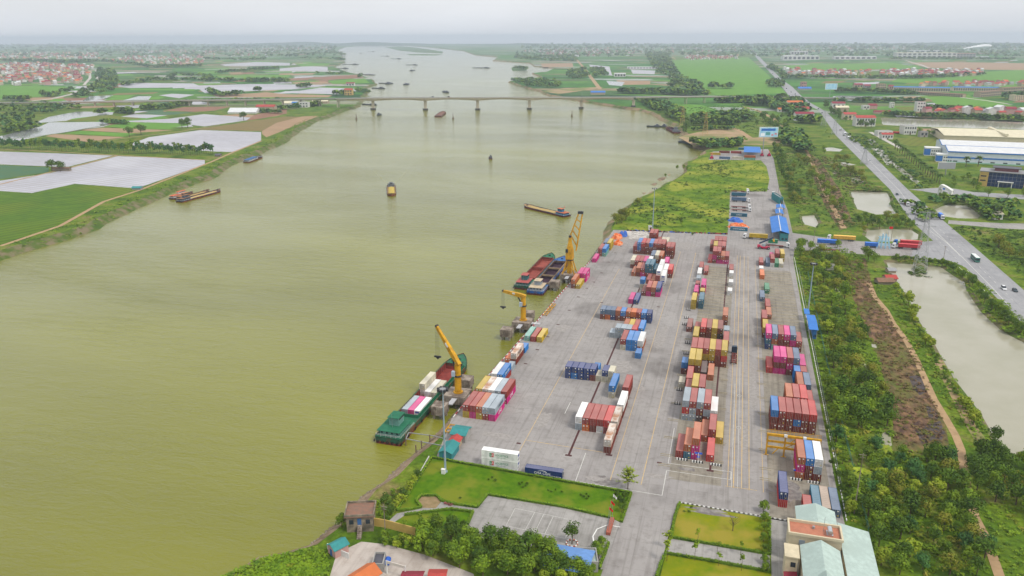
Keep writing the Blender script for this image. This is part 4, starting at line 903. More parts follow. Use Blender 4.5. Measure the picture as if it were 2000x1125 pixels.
a, b = at(1323, 261, WZ), at(1301, 249, WZ)
ship('dark red barge with open hold moored by the far right bank', a, ang(a, b), 66, 12, ('dark_red', (.16,.03,.04)), ('brown', (.18,.10,.06)), ('dark', (.06,.03,.04)), ('dark_grey', (.12,.13,.14), (.10,.10,.12)), 2.0, 1.0, (14, 6), coam=1)
# small far boats, each with hull and cabin
def boat(px, py, rz, Ln, W, label, hc=(.05,.06,.07), cc=(.12,.13,.15), load=None):
    t = thing('river_boat', label, 'boat', (*at(px, py, WZ), WZ), rz, 'small vessels out on the river')
    O = outline(Ln, W, .25); mb = MB(); n = len(O); mb.v = [(x*.9, y-Ln/2, -.6) for x, y in O]+[(x, y-Ln/2, 1.3+max(0, (y/Ln-.6))*2) for x, y in O]+[(x*.9, y-Ln/2, .8) for x, y in O]
    mb.f = [(r*n+i, r*n+(i+1) % n, (r+1)*n+(i+1) % n, (r+1)*n+i) for r in range(2) for i in range(n)]+[tuple(2*n+i for i in range(n))]; mb.m = [0]*len(mb.f)
    mb.build('hull', mat('boat_hull_%d' % int(hc[0]*100), hc, rough=.7), t)
    mb = MB(); mb.box(-W*.36, W*.36, -Ln*.42, -Ln*.15, .8, 3.2); mb.box(-W*.2, W*.2, -Ln*.35, -Ln*.2, 3.2, 5); mb.box(-W*.42, W*.42, -Ln*.45, -Ln*.13, 3.2, 3.35); mb.build('cabin', mat('boat_cabin_%d' % int(cc[0]*100), cc, rough=.7), t)
    if load: mb = MB(); mb.box(-W*.38, W*.38, -Ln*.1, Ln*.3, .8, 1.8); mb.gable(-W*.38, W*.38, -Ln*.1, Ln*.3, 1.8, 2.8, 'y', over=0, th=.05); mb.build('cargo', load, t)
    return t
boat(958, 310, .4, 11, 4, 'small dark wooden boat alone in mid river', (.10,.04,.03))
for px, py, rz, Ln, W_, lab, ld in ((870,180,.5,60,13,'dark motor barge just upstream of the bridge',None), (794,165,.3,60,16,'dark blunt barge in mid river left of centre',None), (752,163,1.5,45,15,'left one of two dark barges near the sandy point',None), (761,164,0,40,14,'right one of two dark barges near the sandy point',None), (738,173,1.2,50,13,'blue hulled boat close under the sandy point',None),
        (806,138,.2,70,16,'dark barge nearer of two in a line upstream',None), (804,127,1.4,70,14,'dark barge farther of two in a line upstream',None), (773,115,1.3,90,16,'pinkish barge far upstream on the left side',None), (752,110,1.4,80,16,'small barge farther upstream near the left bank',None), (725,101,1.4,90,18,'distant barge second from the left bank',None), (706,104,.2,70,18,'distant barge nearest the left bank',None),
        (684,126,1.4,110,14,'long low barge beneath the wooded left point',None), (667,134,1.4,80,12,'red cabined boat tucked under the left bank',None), (940,133,1.5,90,16,'barge heaped with dark coal in the wide reach',mat('coal', (.03,.03,.035), rough=.9)), (706,146,1.4,130,10,'long floating dock along the left sandbar',None), (721,205,1.3,40,9,'dark boat beached at the left bridge end',None), (741,225,.2,16,7,'small dark boat below the first river pier',None),
        (1276,248,1.4,22,8,'left of two little rafts near the far right bank',None), (1290,248,1.4,22,8,'right of two little rafts near the far right bank',None), (1348,280,1.3,34,11,'dark boat nosed into the far right bank',None)):
    boat(px, py, rz, Ln, W_, lab, load=ld, cc=(.45,.45,.45) if 'dock' in lab else (.12,.13,.15))
for px, py, lab in ((885,232,'navigation buoy right of the rust brown barge'), (1117,227,'navigation buoy below the right river pier'), (696,233,'navigation buoy near the left bank below the bridge')):
    t = thing('navigation_buoy', lab, 'buoy', (*at(px, py, WZ), WZ), 0, 'navigation buoys'); mb = MB(); mb.cyl((0,0,-.5), (0,0,1.2), 2.0, 1.8, 12); mb.build('float', mat('buoy_dark', (.10,.05,.03)), t); mb = MB(); mb.cyl((0,0,1.2), (0,0,8), 1.0, .3, 8); mb.cyl((0,0,8), (0,0,10), .9, .1, 8); mb.build('marker', mat('buoy_dark', (.1,.05,.03)), t)
# ================================================================ cranes
YEL = mat('crane_yellow', (.60,.32,.008), (.48,.25,.008), .5, .5, 0, c3=(.38,.19,.01), sc3=.4); conc = mat('pier_concrete', (.34,.29,.24), (.22,.18,.15), .6, .9, .3, c3=(.13,.10,.08), sc3=.35, coord='pos')
dk = mat('dark_machinery', (.04,.04,.045), rough=.6)
def pedestal(x, y, lab, far=True):
    t = thing('crane_pier', lab, 'pier', (x, y, 0), 0, 'concrete piers carrying the cranes')
    mb = MB(); mb.box(-4.6, 4.2, -4.2, 4.2, -1.8, 1.5)
    for i in range(9): mb.box(-4.75, -4.6, -4.1+i, -3.9+i, -1.7, 1.3); mb.box(-4.5+i, -4.3+i, -4.35, -4.2, -1.7, 1.3)
    mb.build('platform', conc, t)
    for (px_, py_) in ((-3.4,-3.2), (0,-3.2), (3.2,-3.2), (-3.4,3.2), (0,3.2), (3.2,3.2), (-3.4,0)): mb = MB(); mb.cyl((px_,py_,-8), (px_,py_,-1.8), .45, n=10); mb.build('pile', conc, t)
    mb = MB(); mb.box(4.2, 8.5, -1.2, 1.2, .0, .45); mb.box(-1.0, 1.0, -9.5, -4.2, .5, .85); mb.build('walkway', mat('walkway_grey', (.40,.40,.42), rough=.7), t)
    return t
def dolphin(x, y, lab, s=2.6):
    t = thing('mooring_dolphin', lab, 'mooring block', (x, y, 0), 0, 'concrete mooring blocks in the water'); mb = MB(); mb.box(-s, s, -s, s, -2.2, 1.4)
    for i in range(6): mb.box(-s-.15, -s, -s+.2+i*.9, -s+.45+i*.9, -2.1, 1.2); mb.box(-s+.2+i*.9, -s+.45+i*.9, -s-.15, -s, -2.1, 1.2)
    mb.build('block', conc, t)
    for px_ in (-s*.7, s*.7):
        for py_ in (-s*.7, s*.7): mb = MB(); mb.cyl((px_,py_,-8), (px_,py_,-2.2), .4, n=8); mb.build('pile', conc, t)
pedestal(-97.0, 259.5, 'concrete pile platform under the nearest yellow crane'); dolphin(-100.2, 248.0, 'square concrete block in water, near side of nearest crane'); dolphin(-98.8, 273.5, 'square concrete block beyond the nearest crane')
pedestal(-93.9, 344.7, 'concrete pile platform under the middle yellow crane'); dolphin(-98.6, 332.0, 'square concrete block in water before the middle crane'); dolphin(-94.2, 358.0, 'square concrete block beyond the middle crane', 2.2)
pedestal(-88.8, 428.9, 'concrete pile platform under the lattice boom crane'); dolphin(-93.6, 412.0, 'square concrete block in water before the lattice boom crane')
def hook(t, tip, z1, n=4):
    mb = MB()
    for i in range(n): dx = (i-(n-1)/2)*.75; mb.cyl((tip[0]+dx*.6, tip[1]+dx*.2, z1+.6), (tip[0]+dx*.5, tip[1]+dx*.15, tip[2]), .035, n=5)
    mb.build('hoist_cable', dk, t)
    mb = MB(); mb.box(tip[0]-1.4, tip[0]+1.4, tip[1]-.3, tip[1]+.3, z1, z1+.6); mb.add([(tip[0]-1.0,tip[1],z1),(tip[0]+1.0,tip[1],z1),(tip[0],tip[1],z1-1.0),(tip[0],tip[1]+.3,z1-1)], [(0,1,2),(0,2,3),(1,3,2),(0,3,1)]); mb.build('hook_block', dk, t)
def jibcrane(x, y, zt, tip, lab, zhook, knee):
    """column crane: round column, slewing head, box jib"""
    t = thing('quay_crane', lab, 'crane', (x, y, 1.5), 0, 'yellow cranes on the quay'); zt -= 1.5; tx, ty, tz = tip[0]-x, tip[1]-y, tip[2]-1.5
    mb = MB(); mb.cyl((0,0,0), (0,0,.4), 1.9, n=20); mb.cyl((0,0,.4), (0,0,zt-3), 1.35, 1.3, 20); mb.build('column', YEL, t)
    mb = MB(); mb.cyl((0,0,zt-3), (0,0,zt-2.5), 1.7, n=20); mb.build('slewing_ring', dk, t)
    d = Vector((tx, ty, 0)).normalized(); s = Vector((-d.y, d.x, 0)); K = Vector((0, 0, knee-1.5)); T = Vector((tx, ty, tz))
    mb = MB(); mb.cyl((0,0,zt-2.5), (0,0,knee-1.6), 1.25, 1.15, 16)
    B = -d*1.2
    mb.build('slewing_head', YEL, t)
    mb = MB(); Kb = K-d*1.3; seg = 8
    vs = []
    for i in range(seg+1):
        f = i/seg; c = Kb.lerp(T, f); hh = .5+1.15*min(1, f*4)*(1-f*.75)+.2; w = .85*(1-f*.5)
        dirv = (T-Kb).normalized(); upv = s.cross(dirv); upv = upv if upv.z > 0 else -upv
        vs += [c+s*w+upv*hh*.35, c-s*w+upv*hh*.35, c-s*w-upv*hh*.85, c+s*w-upv*hh*.85]
    fs = [(4*i+k, 4*i+(k+1) % 4, 4*(i+1)+(k+1) % 4, 4*(i+1)+k) for i in range(seg) for k in range(4)]+[(3,2,1,0), (4*seg,4*seg+1,4*seg+2,4*seg+3)]
    mb.add(vs, fs); mb.build('jib', YEL, t)
    mb = MB(); c1 = Vector((0,0,zt-1.5))+d*1.2; c2 = Kb.lerp(T, .42); mb.cyl(c1, c1.lerp(c2, .55), .32, n=10); mb.cyl(c1.lerp(c2, .5), c2, .18, n=8); mb.build('luffing_cylinder', dk, t)
    mb = MB(); c = s*1.6+d*.6+Vector((0,0,zt-1.6)); mb.box(c.x-.7, c.x+.7, c.y-.7, c.y+.7, c.z-1.1, c.z+.9); mb.build('operator_cab', mat('cab_light', (.35,.42,.5), rough=.3), t)
    p = Kb.lerp(T, .45)+s*.0; q = Kb.lerp(T, .56)
    mb = MB(); o_ = s*(-.80 if s.y > 0 else .80); mb.bar(p+o_, q+o_, .12, .8); mb.build('sign_plate', whitep, t)
    mb = MB(); mb.cyl(T+s*.6-d*.1, T-s*.6-d*.1, .45, n=12); mb.build('sheave', dk, t)
    hook(t, (tx, ty, tz-.3), zhook-1.5)
    return t
j1 = jibcrane(-97.0, 259.5, 11.4, (-107.5, 265.5, 26.0), 'nearest yellow column crane with jib raised over the green barge', 12.6, 13.6)
j2 = jibcrane(-93.9, 344.7, 11.8, (-104.6, 346.0, 15.4), 'middle yellow column crane with near-level jib over open water', 6.6, 14.2)
t = thing('lattice_boom_crane', 'tall yellow crane with lattice boom on splayed legs, farthest on quay', 'crane', (-88.8, 428.9, 1.5), 0, 'yellow cranes on the quay')
for sx, sy in ((-1,-1), (1,-1), (1,1), (-1,1)): mb = MB(); mb.bar((sx*3.6, sy*3.4, 0), (sx*1.4, sy*1.3, 8.2), .55, .55); mb.bar((sx*3.6, sy*3.4, .3), (0, 0, 5), .3); mb.build('leg', YEL, t)
mb = MB(); mb.cyl((0,0,0), (0,0,8), 1.5, 1.3, 14); mb.build('centre_column', YEL, t)
mb = MB(); mb.cyl((0,0,8), (0,0,8.7), 2.3, n=20); mb.build('slewing_ring', dk, t)
mb = MB(); vs = []
for z, wx, wy in ((8.7,2.1,2.4), (13.5,1.9,2.1), (18.5,.9,1.0), (21.5,.7,.7)): vs += [(-wx,-wy,z), (wx,-wy,z), (wx,wy,z), (-wx,wy,z)]
mb.add(vs, [(4*i+k, 4*i+(k+1) % 4, 4*i+4+(k+1) % 4, 4*i+4+k) for i in range(3) for k in range(4)]+[(12,13,14,15), (3,2,1,0)]); mb.build('machinery_house', YEL, t)
mb = MB(); P0 = [Vector((1.3,-1.6,10)), Vector((1.3,1.6,10))]; tipL = [Vector((3.0,9.4,34.2)), Vector((4.6,9.9,34.2))]; base = [Vector((-.6,1.8,20)), Vector((2.7,2.2,12.5))]
A0, A1 = Vector((-.9, 2.0, 20.5)), Vector((3.2, 2.0, 13.0)); T0, T1 = Vector((3.0, 8.6, 34)), Vector((5.2, 8.6, 34)); off = Vector((0, 1.5, 0))
for a_, b_ in ((A0, T0), (A1, T1)): mb.bar(a_, b_, .55, .55); mb.bar(a_+off, b_+off*.5, .45, .45)
for f in (.12, .32, .54, .76): p, q = A0.lerp(T0, f), A1.lerp(T1, f+.0*f); mb.bar(p, q, .35); mb.bar(p+off*(1-f*.5), q+off*(1-f*.5), .3); mb.bar(p, p+off*(1-f*.5), .25); mb.bar(q, q+off*(1-f*.5), .25)
mb.build('lattice_boom', YEL, t)
mb = MB(); mb.box(2.6, 5.6, 8.0, 9.8, 33.8, 35.2); mb.build('boom_head', dk, t); mb = MB(); mb.cyl((0,0,21.4), (0,0,22.6), .8, n=12); mb.bar((0,0,22), tuple(T0), .08); mb.build('stay_cable', dk, t)
mb = MB(); mb.box(-2.0, -.6, -2.9, -2.1, 13, 15); mb.build('operator_cab', glass, t)
# quay edge: low striped kerb rail and yellow fender frames
mb = MB(); mk = []
for i in range(len(QW)-1):
    a, b = Vector(QW[i]), Vector(QW[i+1]); d = (b-a); n = max(1, int(d.length/2.2)); s = Vector((.55, 0))
    for q in range(n):
        p0 = a+d*(q/n)+s; p1 = a+d*((q+.92)/n)+s; mb.bar((*p0, .45), (*p1, .45), .28, .28, q % 2); mb.bar((*p0, 0), (*p0, .5), .2, .2, 1)
mb.build('quay_guard_rail', [whitep, mat('rail_red', (.4,.05,.06))], None, label='red and white striped guard rail along the quay edge', cat='guard rail')
for (v, u, n) in ((232.5, -90.5, 1), (328, -87.4, 1), (372, -85.4, 2), (366, -85.7, 2), (360, -86.0, 1)):
    t = thing('spreader_frame', {232.5:'yellow lifting frame on the quay beside nearest container row', 328:'yellow lifting frame on the quay beside the middle crane', 372:'farthest yellow lifting frame lying by the quay rail', 366:'middle yellow lifting frame lying by the quay rail', 360:'nearest of three yellow lifting frames lying by the quay rail'}[v], 'lifting frame', (u, v, .1), 0, 'yellow lifting frames on the quay edge')
    mb = MB()
    for x in (-.9, .9): mb.bar((x, -2.8, .5), (x, 2.8, .5), .3)
    for y in (-2.8, 0, 2.8): mb.bar((-.9, y, .5), (.9, y, .5), .3); mb.bar((-.9, y, 0), (-.9, y, .5), .2); mb.bar((.9, y, 0), (.9, y, .5), .2)
    mb.build('frame', YEL, t)
# slender gangway frames by the near bank
t = thing('gangway_frame', 'rusty pile and rail gangway from the bank to the barge stern', 'gangway', (*at(800, 868, WZ), WZ))
mb = MB(); GP = [at(795, 880, WZ), at(811, 905, WZ), at(818, 893, WZ)]
for px, py in ((793,870), (813,892), (824,884), (840,872), (870,878)): x, y = at(px, py, WZ); x -= t.location.x; y -= t.location.y; mb.cyl((x,y,-2), (x,y,4.6), .22, n=6)
mb.build('pile', mat('rusty_pipe', (.16,.11,.08), rough=.8), t)
mb = MB(); tl = t.location
for (a, b) in (((793,858),(866,872)), ((798,846),(845,852)), ((793,858),(798,846)), ((845,852),(870,858))): p, q = at(*a, 0), at(*b, 0); mb.bar((p[0]-tl.x, p[1]-tl.y, 4.2), (q[0]-tl.x, q[1]-tl.y, 4.2), .25)
mb.build('rail', steel, t)
# ================================================================ bridge
bc = mat('bridge_concrete', (.50,.44,.33), (.42,.37,.28), .2, .85, coord='pos'); bd = mat('bridge_parapet', (.36,.35,.33), rough=.8)
feet = [(-60,205,202,0),(0,204.5,201,0),(113,208,199.5,0),(150,208,199,0),(186,207,198.6,0),(223,206.5,198,0),(260,206.5,197.6,0),(297,206.5,197,0),(334,206.5,196.6,0),(371,206.5,196,0),(407,206.5,195.6,0),(444,206.5,195.2,0),(480,206.5,194.8,0),(517,206.5,194.3,0),(553,206.8,193.8,0),(588,207,193.4,0),(625,207,193,0),(661,209.5,192.6,0),(729,214.5,191.8,WZ),(831,215.2,191.2,WZ),(933,215,190.8,WZ),(1034,214,190.5,WZ),(1135,212,190.3,WZ),(1237,209,190,0),(1303,205,189,0),(1339,203,188.6,0),(1375,201.5,188.3,0),(1410,200.5,188.3,0),(1486,198,189,0),(1560,198.5,190.4,0),(1650,199,192,0),(1760,200,193.6,0)]
t = thing('road_bridge', 'long pale concrete road bridge crossing the river on tall piers', 'bridge', (*at(933, 215, WZ), 0)); o0 = t.location
pts = []
for px, pf, pd, z in feet:
    x, y = at(px, pf, z); pts.append((Vector((x, y, zat(x, y, pd))), z))
mb = MB(); BW = 13
for i in range(len(pts)-1):
    a, b = pts[i][0], pts[i+1][0]; d = (b-a).normalized(); s = Vector((-d.y, d.x, 0)).normalized()*BW/2; big = 17 <= i <= 22; N_ = 8 if big else 1
    for k in range(N_):
        f0, f1 = k/N_, (k+1)/N_; p, q = a.lerp(b, f0)-o0, a.lerp(b, f1)-o0
        dep = (lambda f: 3.0+2.8*(2*f-1)**2) if big else (lambda f: 2.4)
        d0, d1 = dep(f0), dep(f1); Z = Vector((0,0,1))
        mb.add([p-s, p+s, q+s, q-s, p-s*.7-Z*d0, p+s*.7-Z*d0, q+s*.7-Z*d1, q-s*.7-Z*d1, p-s-Z*.5, p+s-Z*.5, q+s-Z*.5, q-s-Z*.5],
               [(0,3,2,1)[::-1], (4,5,6,7)[::-1], (0,1,9,8)[:0] or (0,3,11,8), (8,11,7,4), (1,9,10,2), (9,5,6,10)])
mb.build('deck', bc, t)
mb = MB()
for i in range(len(pts)-1):
    a, b = pts[i][0]-o0, pts[i+1][0]-o0; d = (b-a).normalized(); s = Vector((-d.y, d.x, 0)).normalized()*(BW/2-.2)
    for sg in (-1, 1): mb.bar(a+s*sg+Vector((0,0,.5)), b+s*sg+Vector((0,0,.5)), .35, 1.1)
mb.build('parapet', bd, t)
mb = MB()
for i in range(len(pts)-1):
    a, b = pts[i][0]-o0+Vector((0,0,.04)), pts[i+1][0]-o0+Vector((0,0,.04)); d = (b-a).normalized(); s = Vector((-d.y, d.x, 0)).normalized()*(BW/2-.5); mb.add([a-s, a+s, b+s, b-s], [(0,3,2,1)])
mb.build('roadway', ASPH, t)
for i, (p, z) in enumerate(pts[1:-1], 1):
    a, b = pts[i-1][0], pts[i+1][0]; d = (b-a).normalized(); s = Vector((-d.y, d.x, 0)).normalized(); q = p-o0; big = 18 <= i <= 23; mb = MB(); top = q.z+o0.z-(4.7 if big else 1.9)
    if top < 1: continue
    w = 2.4 if big else 1.1
    if big:
        mb.bar(q+Vector((0,0,z-3-p.z)), q+Vector((0,0,-4.6)), w*2.2, w); mb.build('pier', bc, t); mb = MB(); mb.bar(q+Vector((0,0,z-3-p.z)), q+Vector((0,0,z+3.2-p.z)), 9, 6); mb.build('pile_cap', mat('wet_concrete', (.06,.055,.05), rough=.8), t)
    else:
        for sg in (-1, 1): mb.bar(q+s*sg*3+Vector((0,0,z-1-p.z)), q+s*sg*3+Vector((0,0,-1.8)), 1.6, 1.6)
        mb.bar(q-s*5.5+Vector((0,0,-2.4)), q+s*5.5+Vector((0,0,-2.4)), 1.8, 1.2); mb.build('pier', bc, t)
for i, (p, z) in enumerate(pts):
    if i % 2 == 0 and 16 < i < 28:
        tt = thing('bridge_lamp', f'slim street lamp on the river bridge, {ORD[(i-18)//2]} from the left bank', 'street lamp', p+Vector((0, 5.5, 0)), 0, 'street lamps on the bridge'); mb = MB(); mb.cyl((0,0,0), (0,0,10), .18, .1, 6); mb.build('pole', steel, tt); mb = MB(); mb.bar((0,0,10), (0,-2.5,10.4), .2); mb.build('lamp_head', steel, tt)
BRIDGE = pts

# wake trailing the sand barge, and its foam lines
mb = MB(); s_ = Vector((-320, 686)); dr = Vector((math.sin(-.437)*-1*-1, math.cos(.437))); dr = Vector((-.42, .907))
for sg in (-1, 1):
    for k in range(10): a_ = s_+dr*(4+k*9)+Vector((dr.y, -dr.x))*sg*(2+k*1.6); b_ = s_+dr*(9+k*9)+Vector((dr.y, -dr.x))*sg*(2.8+k*1.6); ribbon(mb, [tuple(a_), tuple(b_)], .7, WZ+.03, px=False)
mb.build('boat_wake', mat('foam', (.42,.42,.30), (.22,.22,.08), .4, .5, coord='pos', lo=.4, hi=.55), None, kind='structure')
# ================================================================ buildings
def wallm(k): 
    c = {'white': (.66,.65,.62), 'cream': (.62,.54,.38), 'yellow': (.58,.40,.12), 'grey': (.34,.33,.31), 'blue': (.03,.16,.42), 'tan': (.42,.34,.24), 'dirty': (.25,.21,.16), 'teal': (.04,.22,.24), 'pink': (.5,.3,.27)}[k]
    return mat('wall_'+k, c, tuple(x*.78 for x in c), .5, .85, c3=tuple(x*.86 for x in c), sc3=.3)
def roofm(k):
    c = {'red': (.42,.06,.05), 'darkred': (.26,.03,.05), 'orange': (.58,.16,.05), 'blue': (.05,.20,.58), 'grey': (.30,.30,.31), 'white': (.68,.69,.70), 'cream': (.70,.64,.46), 'mint': (.42,.52,.48), 'teal': (.04,.24,.24), 'brown': (.22,.13,.08), 'terracotta': (.46,.18,.11), 'dark': (.10,.10,.12), 'paleblue': (.14,.28,.58)}[k]
    return mat('roofing_'+k, c, tuple(x*.8 for x in c), .8, .65, c3=tuple(x*.82 for x in c), sc3=.15)
def frame(pl, pr, z=0):
    a, b = at(*pl, z), at(*pr, z); return a, math.atan2(b[1]-a[1], b[0]-a[0]), math.dist(a, b)
def winrow(t, n, x0, x1, z0, z1, y, m=glass, w=.55, name='window'):
    """separate windows along the front (y = const)"""
    st = (x1-x0)/n
    for i in range(n):
        mb = MB(); a = x0+st*(i+.5-w/2); mb.box(a, a+st*w, y-.06, y+.04, z0, z1, 0); mb.build(name, m, t)
def house(px0, px1, py, ytop, depth, wk, rk, label, kind='gable', cat='house', nw=4, storeys=1, group=None, name='house', py1=None, rise=None, axis='x', win=True, hh=None):
    loc, rz, w = frame((px0, py), (px1, py1 or py)); h = hh or max(2.6, zat(*loc, ytop)); t = thing(name, label, cat, (*loc, 0), rz, group)
    r = rise if rise is not None else min(w, depth)*.22
    if kind == 'gable':
        hw = h-r; mb = MB(); mb.gwall(0, w, 0, depth, 0, hw, hw+r, axis); mb.build('wall', wallm(wk), t); mb = MB(); mb.gable(0, w, 0, depth, hw+.05, hw+r+.05, axis, over=.5, th=.18); mb.build('roof', roofm(rk), t)
    else:
        hw = h; mb = MB(); mb.box(0, w, 0, depth, 0, hw-.6); mb.build('wall', wallm(wk), t); mb = MB(); mb.box(.2, w-.2, .2, depth-.2, hw-.6, hw-.45)
        mb.build('roof', roofm(rk), t); mb = MB()
        for b in ((0, w, 0, .25), (0, w, depth-.25, depth), (0, .25, .25, depth-.25), (w-.25, w, .25, depth-.25)): mb.box(*b, hw-.6, hw+.1)
        mb.build('parapet', wallm(wk), t)
    if win and nw:
        sh = (hw-.4)/storeys
        for s in range(storeys): winrow(t, nw, .3, w-.3, s*sh+sh*.35, s*sh+sh*.8, -.02)
        mb = MB(); mb.box(w*.46, w*.46+min(2, w*.1+.8), -.09, -.02, 0, min(2.4, sh*.85)); mb.build('door', mat('door_brown', (.12,.07,.04), rough=.6), t)
    return t
# ---- office complex at the bottom right, in yard axes
def tin(t, mb, name='roof', k='mint'): return mb.build(name, roofm(k), t)
a = at(1556, 1040, 5.5)
t = thing('office_building', 'cream office with terracotta flat roof between two pale green roofs', 'building', (21.6, 188.7, 0)); bw, bdp, bh = 13.1, 6.3, 8.2
mb = MB(); mb.box(0, bw, 0, bdp, 0, bh); mb.build('wall', wallm('cream'), t)
mb = MB(); mb.box(.3, bw-.3, .3, bdp-.3, bh, bh+.08); mb.build('roof_terrace', roofm('terracotta'), t)
mb = MB()
for b in ((-.25, bw+.25, -.25, .2), (-.25, bw+.25, bdp-.2, bdp+.25), (-.25, .2, .2, bdp-.2), (bw-.2, bw+.25, .2, bdp-.2)): mb.box(*b, bh, bh+.75)
mb.build('parapet', wallm('cream'), t)
for x in (2.6,): mb = MB(); mb.box(x, x+1.5, -.08, .02, bh-2.7, bh-1.2); mb.build('window', mat('window_grey', (.25,.3,.36), rough=.3), t)
mb = MB(); mb.box(9.4, 11.0, 1.6, 3.8, bh+.08, bh+.5); mb.cyl((10.2, 1.5, bh+1.2), (10.2, 3.9, bh+1.2), .65, n=14); mb.build('water_tank', mat('shiny_steel', (.55,.57,.6), rough=.25, metal=.8), t)
mb = MB(); mb.cyl((8.7,3.5,bh), (8.7,3.5,bh+4.5), .05, n=5); mb.cyl((6.3,4.2,bh+.1),(6.3,4.2,bh+.8),.35,n=10); mb.build('antenna', steel, t)
mb = MB(); mb.box(-1.1, 1.9, -8.6, -3.5, 0, 7.2); mb.box(-1.4, 2.2, -8.9, -3.2, 7.2, 7.5); mb.build('stair_wing', wallm('cream'), t)
mb = MB(); mb.box(.2, 1.4, -8.68, -8.58, 4.4, 5.8); mb.build('window', glass, t)
t2 = thing('office_hall', 'hall with pale green gabled roof at the bottom edge of the offices', 'building', (24.5, 163.0, 0))
mb = MB(); mb.gwall(0, 9.2, 0, 23.0, 0, 7.0, 9.3, 'y'); mb.build('wall', wallm('cream'), t2); mb = MB(); mb.gable(0, 9.2, 0, 23.0, 7.1, 9.4, 'y', over=.3); tin(t2, mb)
mb = MB(); mb.gable(2.6, 6.6, 2, 9.5, 8.3, 10.2, 'y', over=.3); mb.build('dormer_roof', roofm('mint'), t2)
t3 = thing('office_annex', 'annex with pale green gabled roof north of the terracotta terrace', 'building', (24.7, 195.8, 0))
mb = MB(); mb.gwall(0, 10.1, 0, 12.3, 0, 4.6, 6.4, 'y'); mb.build('wall', wallm('cream'), t3); mb = MB(); mb.gable(0, 10.1, 0, 12.3, 4.7, 6.5, 'y', over=.3); tin(t3, mb)
t4 = thing('long_shed', 'long shed with pale green lean-to roof beside the fence-side trees', 'building', (35.2, 158.0, 0))
mb = MB(); mb.box(0, 7.4, 0, 42.5, 0, 4.4); mb.build('wall', wallm('cream'), t4); mb = MB(); v = [(-.3,-.3,6.0),(7.9,-.3,4.5),(7.9,42.9,4.5),(-.3,42.9,6.0)]; mb.add(v+[(x,y,z+.18) for x,y,z in v], [(0,3,2,1),(4,5,6,7),(0,1,5,4),(1,2,6,5),(2,3,7,6),(3,0,4,7)]); tin(t4, mb)
mb = MB(); mb.box(-.25, -.05, 0, 42, 4.4, 5.9); mb.build('side_wall', wallm('cream'), t4)
t5 = thing('bike_canopy', 'dark red tin canopy against the cream office wall', 'canopy', (20.3, 168.0, 0)); mb = MB(); v = [(0,0,2.6),(3.2,0,3.2),(3.2,12,3.2),(0,12,2.6)]; mb.add(v+[(x,y,z+.12) for x,y,z in v], [(0,3,2,1),(4,5,6,7),(0,1,5,4),(1,2,6,5),(2,3,7,6),(3,0,4,7)]); mb.build('canopy_roof', roofm('darkred'), t5)
for y in (.5, 6, 11.5): mb = MB(); mb.bar((.2,y,0), (.2,y,2.6), .12); mb.build('post', steel, t5)
# ---- gantry frame on the yard
t = thing('container_gantry', 'yellow steel gantry frame standing before the tall brick red row', 'gantry', (17.6, 245.0, 0)); mb = MB(); Wg = 16.4; zt = 7.4
for x in (0, 5.6, 10.6, Wg): 
    if x in (0, Wg, 5.6): m_ = MB(); m_.bar((x,0,0), (x,0,zt), .5, .5); m_.bar((x-.8,-.1,.0), (x+.8,-.1,.0), .3); m_.build('leg', YEL, t)
for z, x1 in ((3.2, 9.2), (5.3, 9.2)): m_ = MB(); m_.bar((.25,0,z), (x1,0,z), .35, .7); m_.build('cross_beam', YEL, t)
m_ = MB(); m_.bar((9.2,0,3), (9.2,0,zt), .35); m_.bar((13.6,0,4.6), (Wg,0,4.6), .4, .7); m_.build('cross_beam', YEL, t)
m_ = MB(); m_.bar((2.0,0,.6), (3.8,0,3.1), .25); m_.bar((7.2,0,5.4), (9,0,7.2), .25); m_.bar((5.7,0,3.4), (8,0,4.9), .2); m_.build('brace', YEL, t)
m_ = MB(); m_.bar((-.3,0,zt+.3), (Wg+.3,0,zt+.3), .8, .8); m_.build('top_girder', YEL, t)
m_ = MB()
for i in range(15): x = -.2+i*(Wg+.4)/14; m_.bar((x,.5,zt+.7), (x,.5,zt+1.8), .08)
m_.bar((-.2,.5,zt+1.8), (Wg+.2,.5,zt+1.8), .1); m_.bar((-.2,.5,zt+1.25), (Wg+.2,.5,zt+1.25), .07); m_.build('railing', YEL, t)
for x in (5.6, 11.5): m_ = MB(); m_.box(x-.5, x+.5, -.75, -.2, zt+.2, zt+1.1); m_.build('floodlight', whitep, t)
# ---- port buildings at the north end
def canopy(pl, pr, pb, ztop, zlow, rk, label, posts=3, axis='y', name='canopy', wall=None, group=None):
    a, b, c = at(*pl, zlow), at(*pr, zlow), at(*pb, zlow); rz = 0; w = abs(b[0]-a[0]); d = abs(c[1]-a[1])
    t = thing(name, label, 'canopy', (*a, 0), rz, group); mb = MB(); mb.gable(0, w, 0, d, zlow, ztop, axis, over=.2, th=.15)
    mb.build('canopy_roof', roofm(rk), t)
    if axis == 'y': mb = MB(); mb.box(w/2-.25, w/2+.25, -.2, d+.2, ztop+.12, ztop+.25); mb.build('ridge_strip', roofm('white'), t)
    for i in range(posts):
        for x in (.3, w-.3): mb = MB(); y = .3+(d-.6)*i/(posts-1); mb.bar((x,y,0), (x,y,zlow+.1), .25); mb.build('post', steel, t)
    if wall: mb = MB(); mb.box(w*.5, w-.2, .3, d-.3, 0, zlow-.2); c_ = mb.build('office_cabin', wallm(wall), t); winrow(t, 2, w*.55, w-.4, 1.0, 2.2, .28)
    return t
canopy((1508,454.4), (1541,454.4), (1506,424), 7.2, 5.6, 'blue', 'large blue gabled weigh station canopy at the north gate', wall='teal', name='weigh_station_canopy')
